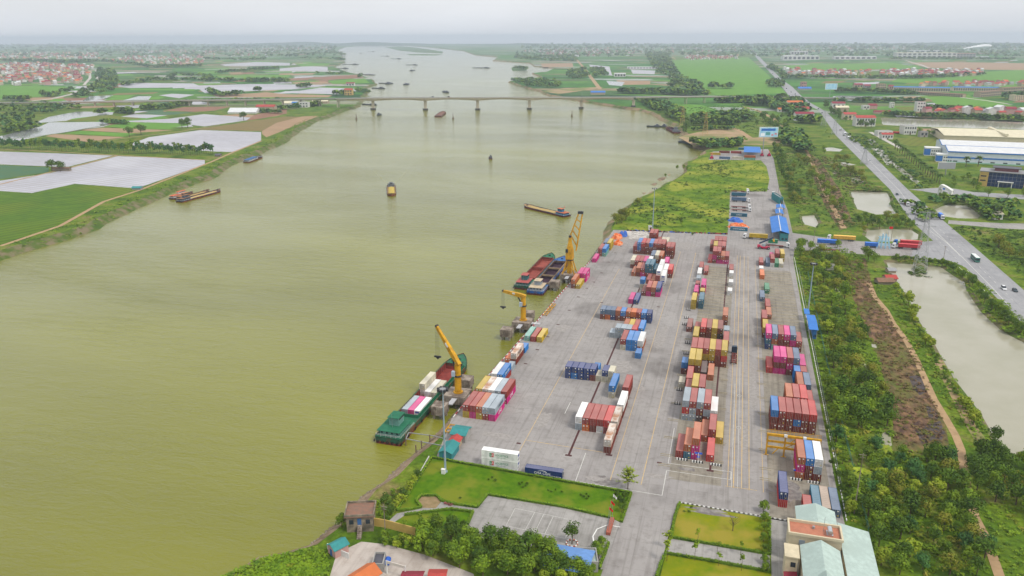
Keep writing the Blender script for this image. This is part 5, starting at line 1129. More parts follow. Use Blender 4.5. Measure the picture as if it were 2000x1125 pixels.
canopy((1515.5,417), (1530,417), (1516,409), 4.6, 3.8, 'blue', 'small blue canopy, nearer of two beside the large one', name='small_canopy'); canopy((1517,406), (1533,406), (1518,400), 4.6, 3.8, 'blue', 'small blue canopy, farther of two beside the large one', name='small_canopy')
canopy((1581,643.5), (1598,646.5), (1576,615), 5.2, 4.6, 'blue', 'long blue shed by the fence mast', axis='x', wall='blue', name='fence_side_shed'); canopy((1572,613), (1581,614), (1569,603), 4.4, 4.0, 'blue', 'small blue shed behind the long one by the fence', axis='x', name='fence_side_shed')
canopy((1453,297), (1485,297), (1454,286), 8.6, 6.6, 'blue', 'wide blue canopy at the far north yard', axis='x', name='north_canopy')
house(1522, 1529, 399, 386, 22, 'teal', 'grey', 'long teal site office beside the small blue canopies', kind='flat', name='site_office', cat='building', nw=2)
house(1267, 1273, 449.5, 441.5, 3, 'white', 'blue', 'tiny white booth with blue roof at the grass edge', kind='flat', name='guard_booth', cat='booth', nw=1, hh=2.8)
# teal sheds beside the quay
def shed(x, y, w, d, h, wk, rk, label, axis='y', rz=0, rise=1.0, name='shed', nw=0, group=None, cat='shed'):
    t = thing(name, label, cat, (x, y, 0), rz, group); mb = MB(); mb.gwall(0, w, 0, d, 0, h, h+rise, axis); mb.build('wall', wallm(wk), t); mb = MB(); mb.gable(0, w, 0, d, h+.05, h+rise+.05, axis, over=.35, th=.1); mb.build('roof', roofm(rk), t)
    mb = MB(); mb.box(w*.3, w*.3+1.0, -.06, .02, 0, 2.0); mb.build('door', mat('door_blue', (.04,.12,.3), rough=.6), t)
    if nw: winrow(t, nw, .4, w-.4, 1.0, 1.9, -.02)
    return t
shed(-86.8, 212.6, 4.4, 7.2, 2.6, 'teal', 'teal', 'nearest teal roofed shed by the lawn corner'); shed(-86.5, 220.6, 3.6, 3.6, 2.4, 'tan', 'red', 'tiny red roofed hut between two teal sheds'); shed(-87.4, 225.0, 5.4, 6.4, 2.8, 'grey', 'teal', 'farthest teal grey shed beside the quay rail', axis='x')
# ruined pump house, yellow wall, bottom left buildings
x, y = at(678, 1040)
t = thing('pump_house', 'weathered concrete pump house with broken roof parapet on the river bank', 'building', (x, y, 0), .35); dw = wallm('dirty')
mb = MB(); mb.box(0, 7.4, 0, 6.2, -2, 5.0); mb.build('wall', mat('stained_wall', (.30,.25,.18), (.16,.13,.10), .6, .95, .2, c3=(.10,.09,.07), sc3=.35), t)
mb = MB(); mb.box(-.5, 7.9, -.5, 6.7, 5.0, 5.3); mb.build('roof_slab', mat('roof_debris', (.25,.13,.09), (.18,.12,.09), .8, .95, .3), t)
mb = MB(); 
for b in ((-.5,7.9,-.5,-.2),(-.5,7.9,6.4,6.7),(-.5,-.2,-.2,6.4),(7.6,7.9,-.2,6.4)): mb.box(*b, 5.3, 5.9)
mb.build('parapet', mat('stained_wall', (.3,.25,.18)), t)
for x0, z0, z1 in ((.8, 2.6, 4.0), (5.4, 2.6, 4.0), (3.0, .2, 1.6)): mb = MB(); mb.box(x0, x0+1.2, -.05, .04, z0, z1); mb.build('window', glass, t)
mb = MB(); mb.box(3.1, 4.2, -.07, .03, 2.4, 4.4); mb.build('door', mat('door_blue', (.04,.12,.3)), t); mb = MB()
for i in range(8): mb.box(3.1, 4.3, -.4-.45*i, .05-.45*i, 0, 2.3-.28*i)
mb.build('steps', conc, t)
def wall_line(pts, h, wk, label, name='boundary_wall', cat='wall', th=.25, m=None, px=True):
    P = [at(*p) for p in pts] if px else pts; mb = MB()
    o = P[0]
    for a, b in zip(P, P[1:]): mb.bar((a[0]-o[0], a[1]-o[1], h/2), (b[0]-o[0], b[1]-o[1], h/2), th, h)
    return mb.build(name, m or wallm(wk), None, loc=(*o, 0), label=label, cat=cat)
wall_line([(712,1024),(752,1030),(812,1046)], 2.6, 'yellow', 'faded yellow boundary wall beside the weathered pump house')
wall_line([(640,1072),(650,1078),(682,1092)], 1.8, 'white', 'pale blue white sheet fence beside the teal roofed hut')
wall_line([(838,893),(820,925)], .5, 'white', 'low white kerb wall at the lawn corner by the bank')
x, y = at(641, 1080); shed(x, y, 3.6, 4.2, 2.6, 'pink', 'teal', 'teal roofed hut with red front at the bottom left bank', rz=-.5)
x, y = at(674, 1148); t = shed(x, y, 5.4, 7.4, 2.8, 'white', 'orange', 'orange tiled house roof at the bottom edge, left of the gate', rz=-.42, rise=1.6, name='house', cat='house')
x, y = at(733, 1108); t = house(727, 749, 1118, 1102, 5, 'grey', 'dark', 'grey flat roofed block with blue water tank by the orange roof', kind='flat', name='house', nw=0); mb = MB(); mb.cyl((3.6,2.5,t.children[0].dimensions.z+.3), (3.6,4.3,t.children[0].dimensions.z+.3), .8, n=14); mb.build('water_tank', mat('tank_blue', (.02,.10,.45), rough=.3), t)
house(785, 822, 1156, 1136, 5, 'white', 'darkred', 'left of two dark red roofs cut by the bottom edge', nw=0); house(838, 868, 1156, 1134, 5, 'white', 'red', 'right of two dark red roofs cut by the bottom edge', nw=0)
t = thing('gate_arch', 'white framed gate sign beam over the pale yard entrance', 'gate', (*at(756, 1120), 0), -.12); mb = MB(); mb.bar((0,0,0), (0,0,4.0), .3); mb.build('post', whitep, t); mb = MB(); mb.bar((5.6,0,0), (5.6,0,4.0), .3); mb.build('post', whitep, t); mb = MB(); mb.bar((0,0,3.6), (5.6,0,3.6), .2, .8); mb.build('sign_board', mat('sign_pale', (.55,.5,.45)), t)
canopy((1062,1105), (1148,1122), (1075,1062), 4.2, 3.2, 'paleblue', 'light blue sheet roof half hidden behind the garden trees', axis='x', name='blue_sheet_canopy')
house(1130, 1168, 1118, 1098, 6, 'grey', 'mint', 'pale green lean-to roof beside the driveway hedge', nw=0, kind='flat')
# circle kerb + flagpoles
t = thing('flag_plinth', 'reddish brick plinth under the three flagpoles', 'plinth', (*at(1189, 1040), 0), 0); mb = MB(); mb.box(-.6, .6, -1.4, 6.2, 0, 1.0); mb.build('plinth', mat('brick_red', (.36,.11,.07), (.28,.09,.06), 2, .9), t)
for i, (px, py, fc, lab) in enumerate(((1188,1040,flagred,'flagpole with red flag, nearest of three'), (1191,1034,flagred,'flagpole with red flag, middle of three'), (1195,1029,whitep,'flagpole with white flag, farthest of three'))):
    t = thing('flagpole', lab, 'flagpole', (*at(px, py), 1.0), 0, 'flagpoles by the paved court'); zt = [7.5, 8.6, 9.9][i]; mb = MB(); mb.cyl((0,0,0), (0,0,zt), .07, .04, 6); mb.build('pole', steel, t)
    mb = MB(); vs = []; 
    for k in range(6): x = k*.22; w = .12*math.sin(k*1.3); vs += [(x, w, zt-1.0-.14*k), (x, w, zt-.1-.18*k)]
    mb.add(vs, [(2*k, 2*k+2, 2*k+3, 2*k+1) for k in range(5)]); me = mb.mesh('flag', fc); f = obj('flag', me, t); sm = f.modifiers.new('s', 'SOLIDIFY'); sm.thickness = .02
mb = MB(); P_ = [(1211,1030),(1186,1026),(1166,1034),(1158,1048),(1160,1062)]; ribbon(mb, P_, .35, .12); mb.build('kerb_circle', whitep, kind='structure')
# rails (dark drainage slots) in the yard
rb = mat('rail_slot', (.09,.03,.03), (.06,.025,.025), 1, .8); mb = MB()
for x0, x1, y0, y1 in ((-46.25,-45.55,226.5,556), (-33.2,-32.6,230.5,245), (-.2,.45,229.5,500)): mb.box(x0, x1, y0, y1, .02, .09)
for x, y in ((-45.9,226.5), (-32.9,230.4), (.12,229.4)): mb.box(x-1.1, x+1.1, y-.5, y+.4, .02, .13)
mb.build('drain_channel', rb, kind='structure'); mb = MB()
for px, py in ((1090,634),(1112,606),(1130,580),(1146,563),(1160,551),(1175,533),(1189,512),(1202,494),(1213,481),(1175,591),(1286,599.5),(1070,658),(1049.5,683),(1026.5,710.5),(1013,866),(1288,904)):
    x, y = at(px, py); mb.box(x-.75, x+.75, y-.45, y+.45, .03, .07)
mb.build('drain_covers', rb, kind='structure')
# bay beams and twist-lock cones beside middle block
cb = mat('kerb_yellowish', (.42,.37,.25), (.28,.24,.17), .8, .9); mb = MB()
for v in (229.5, 236, 248.5, 262, 276, 290, 303, 316, 330, 345, 360):
    for a, b in ((-12.4,-16.4), (1.2,4.2), (19,15.4)): mb.bar((a, v, .1), (b, v, .1), .18); mb.bar((a, v-1.1, .1), (b, v-1.1, .1), .14)
for v in range(366, 476, 5): mb.bar((-12.4, v+.3, .1), (0, v, .1), .35, .1); mb.bar((20, v+.3, .1), (36, v, .1), .35, .1)
mb.build('bay_beams', cb, kind='structure')
for i, (px, py) in enumerate(((1344,606),(1341,622),(1337,635),(1343,671),(1340,692),(1327,763),(1323,790))):
    t = thing('lock_rack', f'rack of twist locks by the middle block, {["farthest","second","third","fourth","fifth","sixth","nearest"][i]} in the line', 'rack', (*at(px, py), .05), 0, 'racks of twist locks'); mb = MB(); mb.box(-1.2, 1.2, -.4, .4, 0, .15)
    for k in range(5): mb.box(-1.05+k*.45, -.85+k*.45, -.15, .15, .15, 1.2, 1 if k % 2 else 0)
    mb.build('rack', [dk, whitep], t)
for px, py, lab in ((1332,899,'left striped barrier before red block'),(1362,904,'middle striped barrier under blue yard sign'),(1398,909.5,'right striped barrier before red block'),(1555,938,'striped barrier under right blue yard sign'),(1589,944,'striped barrier behind green roof containers')):
    mb = MB()
    for k in range(8): mb.box(-1.8+k*.45, -1.35+k*.45, -.2, .2, 0, .7, k % 2)
    mb.build('striped_barrier', [whitep, mat('barrier_black', (.04,.04,.04))], None, loc=(*at(px, py), .03), label=lab, cat='barrier', group='striped barriers')
for px, py, lab in ((1363,901,'blue yard row sign before the magenta stack'), (1556,935,'blue yard row sign before the right block')):
    t = thing('yard_sign', lab, 'sign', (*at(px, py), 0), 0, 'blue yard signs'); mb = MB(); mb.cyl((0,0,0), (0,0,3.2), .12, n=8); mb.build('post', whitep, t); mb = MB(); mb.box(-1.2, 1.2, -.05, .05, 2.7, 3.3); mb.box(-.45, .45, -.06, .06, 1.3, 2.1); mb.build('sign_board', mat('sign_blue', (.03,.12,.6)), t); mb = MB(); mb.box(-1.3, -1.0, -.08, .08, 3.25, 3.4); mb.build('sign_cap', whitep, t)
# perimeter fence with white-tipped blocks, kerbs
mb = MB()
for i in range(150):
    v = 212+i*1.95; u = 38.9+(v-212)*.0035+.2
    mb.box(u, u+.28, v, v+1.1, 0, .35, i % 2 and 0 or 0)
mb.build('kerb_blocks', whitep, None, kind='structure')
def fence(pts, h, m, label, name='fence', px=True, step=3, rails=3, th=.06, cat='fence'):
    P = [Vector(at(*p)) for p in pts] if px else [Vector(p) for p in pts]; o = P[0].copy(); t = thing(name, label, cat, (o.x, o.y, 0)); pm = MB(); rm = MB()
    for a, b in zip(P, P[1:]):
        n = max(1, int((b-a).length/step))
        for i in range(n): c = a.lerp(b, i/n)-o; pm.bar((c.x, c.y, 0), (c.x, c.y, h), th*2)
        for k in range(rails): z = h*(k+1)/rails-.03; rm.bar((a.x-o.x, a.y-o.y, z), (b.x-o.x, b.y-o.y, z), th)
    pm.add(rm.v, rm.f); pm.build('wire_panels', m, t); return t
gf = mat('fence_green', (.05,.16,.12), rough=.6)
fence([(44.5,208), (44.3,330), (46,470)], 1.9, gf, 'green wire fence along the tree belt east of the yard', px=False)
fence([(39.8,228), (40.2,300), (41.5,480)], .6, steel, 'low wire fence beside the white kerb blocks', px=False)
for v in range(196, 236, 9):
    pass
# masts
def mast(px, py, ytop, lab, n=8, group='floodlight masts'):
    x, y = at(px, py); h = zat(x, y, ytop); t = thing('floodlight_mast', lab, 'light mast', (x, y, 0), 0, group); mb = MB(); mb.cyl((0,0,0), (0,0,h), .38, .18, 10); mb.cyl((0,0,0), (0,0,.4), .7, n=10); mb.build('pole', mat('mast_blue_grey', (.30,.38,.45), rough=.5, metal=.2), t)
    mb = MB(); mb.cyl((0,0,h-.1), (0,0,h+.1), 1.3, n=14); mb.build('lamp_ring', steel, t)
    for i in range(n): a = i*2*math.pi/n; c = (1.45*math.cos(a), 1.45*math.sin(a)); mb = MB(); mb.box(c[0]-.35, c[0]+.35, c[1]-.35, c[1]+.35, h-.5, h+.3); mb.build('floodlight', dk, t)
    return t
mast(870, 922, 760, 'tall floodlight mast on the lawn beside the teal sheds'); mast(1578, 610, 515, 'floodlight mast beside the long blue shed'); mast(1274.5, 446, 368, 'floodlight mast at the edge of the grass field', 4)
t = thing('junction_box', 'white utility cabinet at the foot of the lawn mast', 'cabinet', (*at(866, 925), 0)); mb = MB(); mb.box(-.6,.6,-.4,.4,0,1.6); mb.box(-.68,.68,-.48,.48,1.6,1.7); mb.build('cabinet', whitep, t)
def pole(px, py, ytop, lab, arm=True, m=None, name='utility_pole', group='slim utility poles'):
    x, y = at(px, py); h = max(5, zat(x, y, ytop)); t = thing(name, lab, 'pole', (x, y, 0), 0, group); mb = MB(); mb.cyl((0,0,0), (0,0,h), .16, .1, 7); mb.build('pole', m or conc, t)
    if arm: mb = MB(); mb.bar((-1.0,0,h-.6), (1.0,0,h-.6), .14); mb.bar((-.7,0,h-1.4), (.7,0,h-1.4), .12); mb.build('crossarm', m or conc, t)
for px, py, yt, lab in ((753,1046,986,'concrete pole beside the yellow wall'), (1668,1003,885,'concrete pole leaning by the office shed'), (1843,505,480,'thin pole by the highway junction'), (1519,385,345,'thin pole beside teal site office'), (1528,425,395,'thin pole behind blue canopy'),
        (1973,253,230,'thin pole in the canal, right one'), (1848,249,232,'thin pole in the canal, left one'), (1740,470,440,'thin pole behind the road trucks'), (1588,480,448,'pole beside the port access road')): pole(px, py, yt, lab)
def pylon(px, py, ytop, lab, m, w=5.0, group='lattice power pylons'):
    x, y = at(px, py); h = zat(x, y, ytop); t = thing('power_pylon', lab, 'pylon', (x, y, 0), 0, group); mb = MB(); n = 9; b = w/2
    q = lambda f: b*(1-f*.82)
    for sx, sy in ((-1,-1),(1,-1),(1,1),(-1,1)): mb.bar((sx*b, sy*b, 0), (sx*q(1), sy*q(1), h), .12)
    for i in range(n):
        f0, f1 = i/n, (i+1)/n; a, c = q(f0), q(f1)
        for (x0, y0), (x1, y1) in (((-1,-1),(1,-1)), ((1,-1),(1,1)), ((1,1),(-1,1)), ((-1,1),(-1,-1))):
            mb.bar((x0*a, y0*a, h*f0), (x1*c, y1*c, h*f1), .09); mb.bar((x1*a, y1*a, h*f0), (x0*c, y0*c, h*f1), .09); mb.bar((x0*c, y0*c, h*f1), (x1*c, y1*c, h*f1), .09)
    mb.build('tower', m, t)
    for f in (.99, .88, .77): m_ = MB(); m_.bar((-w*.75, 0, h*f), (w*.75, 0, h*f), .2); m_.bar((-w*.75, 0, h*f), (0, 0, h*f+1.2), .1); m_.bar((w*.75, 0, h*f), (0, 0, h*f+1.2), .1); m_.build('crossarm', m, t)
pyg = mat('galvanised', (.38,.39,.40), rough=.6, metal=.2); pyy = mat('pylon_yellow', (.5,.33,.12), rough=.7)
pylon(1795, 532, 414, 'lattice pylon on the small island in the pond', pyg, 7); pylon(1687, 320, 291, 'lattice pylon beside the highway below the white vans', pyg, 7, ); pylon(1629, 262, 233, 'lattice pylon by the highway near red houses', pyg, 7); pylon(1608, 246, 216, 'lattice pylon farthest along the highway verge', pyg, 8)
pylon(1377, 264, 220, 'yellow lattice pylon on the sandy clearing', pyy, 8); pylon(1332, 248, 208, 'yellow lattice pylon at the wooded far bank', pyy, 8)
# billboards
def billboard(px0, px1, y0, y1, pxf, pyf, label, mats_, panels, back='white', group=None):
    x, y = at(pxf, pyf); z0, z1 = zat(x, y, y1), zat(x, y, y0); k = math.hypot(x, y)/F_; w = (px1-px0)*k*1.05; t = thing('billboard', label, 'billboard', (x, y, 0), AZ, group)
    xo = ((px0+px1)/2-pxf)*k
    mb = MB(); mb.cyl((0,0,0), (0,0,z0+.3), .55, .5, 12); mb.build('post', steel, t); mb = MB(); mb.box(xo-w/2, xo+w/2, -.4, .4, z0, z1); mb.build('panel', whitep, t)
    for i, (a, b, c, d, m) in enumerate(panels): mb = MB(); mb.box(xo-w/2+w*a, xo-w/2+w*b, -.46-.01*i, -.4, z0+(z1-z0)*c, z0+(z1-z0)*d); mb.build('printed_area', m, t)
    return t
sky_ = mat('print_sky', (.20,.52,.70), (.5,.7,.8), .15, .6); pgrn = mat('print_green', (.10,.35,.25), (.05,.2,.4), .3, .6); pred = mat('print_red', (.6,.2,.25)); pblue = mat('print_blue', (.03,.15,.5))
billboard(1480, 1513, 248, 268, 1489, 303, 'large pale blue billboard on a tall post beyond the grass field', None, [(.04,.97,.05,.95,sky_), (.1,.85,.62,.85,pblue), (.35,.58,.22,.5,pgrn), (.65,.76,.15,.3,pred), (.82,.93,.25,.42,pred), (.08,.3,.1,.4,mat('print_white', (.8,.85,.88)))])
billboard(1611, 1631, 163, 175, 1620, 190, 'distant blue billboard beside the highway flyover', None, [(.03,.97,.05,.95,sky_)])
billboard(1832, 1860, 317, 330, 1846, 342, 'grey back of a wide billboard below the white factory', None, [(.01,.99,.01,.99,mat('board_grey', (.30,.31,.34), rough=.8))])
# ---- the white factory with blue trim
wf = mat('factory_white', (.62,.66,.72), (.55,.6,.66), .3, .6); bf = mat('factory_blue', (.03,.16,.50), rough=.5)
loc, rz, w = frame((1849, 317), (2060, 327)); back = at(1812, 291); w = 150; ca, sa = math.cos(rz), math.sin(rz); dd = (back[0]-loc[0])*-sa+(back[1]-loc[1])*ca; h = zat(*loc, 296)
t = thing('factory_hall', 'long white factory hall with blue roof edge stripes', 'factory', (*loc, 0), rz)
n3 = 2; pd = dd/n3
mb = MB(); mb.box(0, w, 0, dd, 0, h)
for k in range(n3):
    for x in (0, w): mb.add([(x, pd*k, h), (x, pd*(k+1), h), (x, pd*(k+.5), h+3.2)], [(0,1,2)])
mb.build('wall', wf, t)
for k in range(n3): mb = MB(); mb.gable(0, w, pd*k, pd*(k+1), h+.05, h+3.25, 'x', over=.4, th=.2); mb.build('roof', roofm('white'), t); mb = MB(); mb.box(-.3, w+.3, pd*k-.6, pd*k-.3, h-.6, h+.7); mb.bar((-.5, pd*k, h+.4), (-.5, pd*(k+.5), h+3.6), .5, .9); mb.build('blue_edge', bf, t)
mb = MB(); mb.box(0, w, -.12, -.02, h*.42, h*.56); mb.build('blue_band', bf, t); mb = MB(); mb.box(0, w, -.3, -.1, 0, 1.2); mb.build('plinth', mat('plinth_green', (.30,.5,.42)), t)
for i in range(12): x = 6+i*12; mb = MB(); mb.box(x, x+4, -.16, -.06, .5, 2.4); mb.build('window', glass, t)
for q, (px, py, yt) in enumerate(((1828, 316, 301), (1805, 304, 288))):
    a, b = at(px, py), None; t_ = thing('office_block', ['white office block with blue glass, front of the factory', 'white office block with blue glass, rear of the factory'][q], 'office building', (*a, 0), rz, 'offices at the factory end'); hh = zat(*a, yt)
    mb = MB(); mb.box(0, 16, 0, 13, 0, hh-.6); mb.box(-.2, 16.2, -.2, 13.2, hh-.6, hh); mb.build('wall', whitep, t_)
    mb = MB(); mb.box(-.1, 6, -.12, 0, 1, hh-1.5); mb.box(-.12, 0, 0, 9, 1, hh-1.5); mb.build('glazing', bf, t_); winrow(t_, 4, 6.5, 15.5, hh*.55, hh*.72, -.02); winrow(t_, 4, 6.5, 15.5, hh*.15, hh*.32, -.02)
loc, rz, w = frame((1843, 277), (2060, 284)); h = zat(*loc, 264); t = thing('warehouse', 'vast warehouse with pale cream roof behind the striped factory', 'warehouse', (*loc, 0), rz)
mb = MB(); mb.box(0, 190, 0, 96, 0, h-.5); mb.build('wall', wallm('cream'), t); mb = MB(); mb.gable(0, 190, 0, 96, h-.4, h+3, 'x', over=.6, th=.3); mb.build('roof', roofm('cream'), t); mb = MB(); mb.box(70, 74, 2, 90, h+.9, h+3.6); mb.build('roof_vent', roofm('cream'), t)
# yellow and glass office
loc, rz, w = frame((1927, 363), (1998, 369)); h = zat(*loc, 335); t = thing('glass_office', 'ochre office building with dark blue glass front and portico', 'office building', (*loc, 0), rz)
mb = MB(); mb.box(-7, w+5, 0, 18, 0, h); mb.box(-7, 0, -2.5, 0, 0, h); mb.box(w, w+5, -2.5, 0, 0, h); mb.build('wall', wallm('yellow'), t)
mb = MB(); mb.box(-7.6, w+5.6, -3.2, 18.6, h, h+.7); mb.build('roof_slab', roofm('grey'), t); mb = MB(); mb.box(4, w-6, 3, 14, h+.7, h+3.6); mb.build('penthouse', mat('penthouse_red', (.22,.08,.09), rough=.6), t); mb = MB(); mb.box(2, w-4, 1, 16, h+3.6, h+4); mb.build('penthouse_roof', roofm('dark'), t)
nx, nz_ = 9, 4; gb = mat('curtain_glass', (.015,.03,.09), (.02,.05,.16), .4, .15)
mb = MB(); mb.box(0, w, -.3, 0, 0, h-.5); mb.build('glass_front', gb, t); mb = MB()
for i in range(nx+1): mb.box(w*i/nx-.08, w*i/nx+.08, -.42, -.3, 0, h-.5)
for i in range(1, nz_): mb.box(0, w, -.4, -.31, (h-.5)*i/nz_-.08, (h-.5)*i/nz_+.08)
mb.build('mullions', steel, t); mb = MB(); mb.box(w*.28, w*.72, -5, -.5, 5.0, 5.5); 
for x in (w*.32, w*.68): mb.box(x-.3, x+.3, -4.6, -4.0, 0, 5.0)
mb.build('portico', whitep, t)
for z in (h*.35, h*.65): mb = MB(); mb.box(-6, -1.5, -2.6, -2.45, z, z+1.2); mb.build('window', glass, t)
# white gate arch
loc, rz, w = frame((1830, 381), (1857, 385)); t = thing('entrance_gate', 'sculptural white arched entrance gate on the side road', 'gate', (*loc, 0), rz); mb = MB(); h = zat(*loc, 359)
N_ = 12
for i in range(N_):
    f0, f1 = i/N_, (i+1)/N_; z = lambda f: h*(1-.45*f**1.5) if f > .12 else h*(.55+f*3.6)
    mb.add([(w*f0,0,z(f0)-2.4),(w*f1,0,z(f1)-2.4),(w*f1,0,z(f1)),(w*f0,0,z(f0)),(w*f0,4,z(f0)-2.4),(w*f1,4,z(f1)-2.4),(w*f1,4,z(f1)),(w*f0,4,z(f0))], [(0,1,2,3),(4,7,6,5),(3,2,6,7),(0,4,5,1)])
mb.build('arch_roof', whitep, t)
for x in (.3, w-2): mb = MB(); mb.box(x, x+1.7, .3, 3.7, 0, h*.5); mb.build('pillar', whitep, t)
mb = MB(); mb.box(w*.35, w*.5, -.1, 0, h*.55, h*.7); mb.build('emblem', bf, t)
# ---- mid-distance houses on the right, each measured in the photo
HS = [(1553,1589,236,219,12,'white','darkred','gable','white house with dark red roof left of the highway',5,2), (1537,1567,214,197,12,'white','orange','gable','white villa with orange roof and arched windows by flyover',5,2), (1550,1580,222,209,12,'tan','red','gable','tan house with red roof between villa and highway',4,1),
 (1520,1535,219,211,10,'white','orange','gable','small house with orange roof among trees left of villa',3,1), (1671,1709,247,226,14,'white','red','gable','long white house with red roof above the canal trees',7,2), (1648,1672,234,220,12,'cream','red','gable','low red roofed house left of the long white one',3,1),
 (1625,1650,213,199,12,'white','darkred','gable','dark red roofed house nearest the flyover ramp',3,1), (1632,1657,223,207,12,'tan','cream','gable','cream roofed shed behind the roadside trees',0,1), (1686,1698,214,206,12,'white','grey','flat','small grey white block left of the rounded maroon roof',2,1), (1698,1713,213,203,14,'pink','darkred','gable','maroon barrel roofed shed in mid distance',0,1),
 (1708,1740,222,216,8,'pink','darkred','gable','long low maroon roof by the canal bank',0,1), (1739,1746,211,200,8,'white','white','flat','slim white tower house standing alone in grass',2,3), (1790,1806,218,199,12,'white','darkred','flat','tall narrow white house with stepped top',3,3),
 (1714,1743,266,256,12,'white','grey','flat','pale grey workshop in the walled yard',3,1), (1722,1744,272,260,8,'white','red','gable','low building with red roof in the walled yard',4,1), (1765,1789,263,246,16,'white','grey','flat','two storey white office at the canal end',5,2), (1797,1812,268,257,8,'grey','grey','flat','small grey block between trees near the cream roof',2,1),
 (1942,1958,429,415,8,'white','cream','gable','little white gate hut by the right pond',2,1), (1980,2000,197,186,20,'cream','cream','flat','cream three storey block at the right edge',5,3), (1668,1684,178,163,14,'tan','darkred','gable','tan house with maroon roof, left of far group',3,2), (1688,1700,177,165,14,'grey','darkred','gable','grey house with red gable, middle of far group',3,2), (1714,1730,178,164,16,'tan','red','flat','tan house with red top, right of far group',4,3),
 (1736,1745,176,166,12,'pink','darkred','gable','small maroon roofed house touching the blue row',2,1), (1560,1585,176,170,16,'grey','blue','gable','blue roofed shed beside the far highway',0,1), (1565,1575,172,160,14,'pink','red','flat','pink house with white top beside far highway',3,2)]
for px0, px1, pb, yt, d, wk, rk, kd, lab, nw, st in HS: house(px0, px1, pb, yt, d, wk, rk, lab, kind=kd, nw=nw, storeys=st, group='houses along the highway')
def rowhouse(px0, px1, py0, py1, yt, d, wk, rk, lab, n, st, name='row_building'):
    loc, rz, w = frame((px0, py0), (px1, py1)); h = zat(*loc, yt); t = thing(name, lab, 'building', (*loc, 0), rz); mb = MB(); mb.gwall(0, w, 0, d, 0, h-1.5, h, 'x'); mb.build('wall', wallm(wk), t); mb = MB(); mb.gable(0, w, 0, d, h-1.4, h+.1, 'x', over=.5, th=.2); mb.build('roof', roofm(rk), t)
    sh = (h-1.5)/st
    for s in range(st):
        mb = MB(); k = n
        for i in range(k): a = w*(i+.2)/k; mb.box(a, a+w*.6/k, -.12, 0, s*sh+sh*.2, s*sh+sh*.8)
        mb.build('openings', mat('dark_opening', (.06,.06,.07), rough=.8), t)
rowhouse(1745, 1855, 178, 180, 169, 22, 'cream', 'blue', 'long building with bright blue roof, left half of the row', 24, 1); rowhouse(1862, 1952, 178, 179, 169.5, 22, 'cream', 'blue', 'long building with bright blue roof, right half of the row', 20, 1)
rowhouse(1747, 1880, 182, 190, 176, 14, 'tan', 'brown', 'unfinished row houses with open bays below the blue roofs', 30, 2); rowhouse(1915, 1958, 190, 186, 179, 16, 'tan', 'brown', 'unfinished row houses angled at the right', 12, 2); rowhouse(1958, 2040, 186, 182, 171, 16, 'tan', 'brown', 'tallest unfinished row houses at the right edge', 18, 3)
rowhouse(1530, 1600, 117, 117, 109, 90, 'white', 'white', 'far white factory sheds left of the highway end', 8, 1, 'factory_shed'); rowhouse(1545, 1578, 107, 107, 100, 90, 'white', 'white', 'farthest white factory shed left of the highway', 6, 1, 'factory_shed'); rowhouse(1630, 1712, 116, 116, 110, 60, 'white', 'white', 'long pale factory shed beyond the green fields', 8, 1, 'factory_shed'); rowhouse(1752, 1868, 113, 113, 103, 80, 'white', 'cream', 'wide cream factory far beyond the tan field', 12, 2, 'factory_shed'); rowhouse(1868, 1905, 113, 113, 104, 60, 'grey', 'terracotta', 'grey factory wing right of the wide cream one', 6, 2, 'factory_shed'); rowhouse(1775, 1840, 103, 103, 98, 60, 'white', 'white', 'pale far shed behind the wide cream factory', 6, 1, 'factory_shed')
rowhouse(1225, 1285, 134, 134, 130.5, 14, 'white', 'white', 'low white sheds beside the far pond', 10, 1, 'factory_shed'); rowhouse(1200, 1222, 150, 150, 143, 30, 'white', 'white', 'white shed by the far ponds left of the tree line', 4, 1, 'factory_shed')
# smoke-less chimney plumes are skipped; left bank buildings
for px0, px1, pb, yt, d, wk, rk, kd, lab, nw, st, nm in ((673,688,186,173,14,'yellow','red','gable','yellow villa with red roof beside the bridge end',3,2,'house'), (445,500,222,212,30,'white','white','gable','white sheet roofed greenhouse shed left of the boatyard',0,1,'shed'), (500,536,214,205,16,'tan','red','gable','red roofed shed behind the white sheet roof',0,1,'shed'), (553,580,205,198,18,'white','cream','gable','pale shed beneath the left bridge spans',0,1,'shed'),
   (585,602,210,200,14,'white','grey','flat','white block beneath the bridge in the boatyard',3,2,'house'), (570,580,208,199,12,'grey','blue','gable','small blue roofed hut in the boatyard',0,1,'shed'), (610,640,202,195,14,'tan','cream','gable','tan shed beside the bridge pier',0,1,'shed'), (676,692,168,161,12,'white','darkred','gable','low roofed house at the sandy point',3,1,'house'),
   (101,136,334,327,4,'dirty','brown','gable','low brown farm hut under the round tree',0,1,'shed'), (258,275,371,365,5,'grey','teal','gable','tiny teal roofed hut beside the riverside track',0,1,'shed'), (420,430,306,301,6,'dirty','dark','gable','dark hut at the end of the tree row',0,1,'shed'), (1424,1444,237,231,8,'pink','red','gable','small red roofed hut beyond the clearing',0,1,'shed'),
   (1716,1746,556,546,6,'dirty','brown','gable','brown fishing hut beside the dirt track',0,1,'shed'), (1732,1752,549,540,6,'pink','red','gable','red and grey tin hut over the pond edge',0,1,'shed'), (1736,1750,534,526,5,'tan','grey','gable','small grey roofed hut above the pond corner',0,1,'shed'), (1154,1182,185,178,14,'tan','blue','gable','blue roofed shed on the far point',0,1,'shed')):
    house(px0, px1, pb, yt, d, wk, rk, lab, kind=kd, nw=nw, storeys=st, name=nm, cat='house' if nm == 'house' else 'shed')
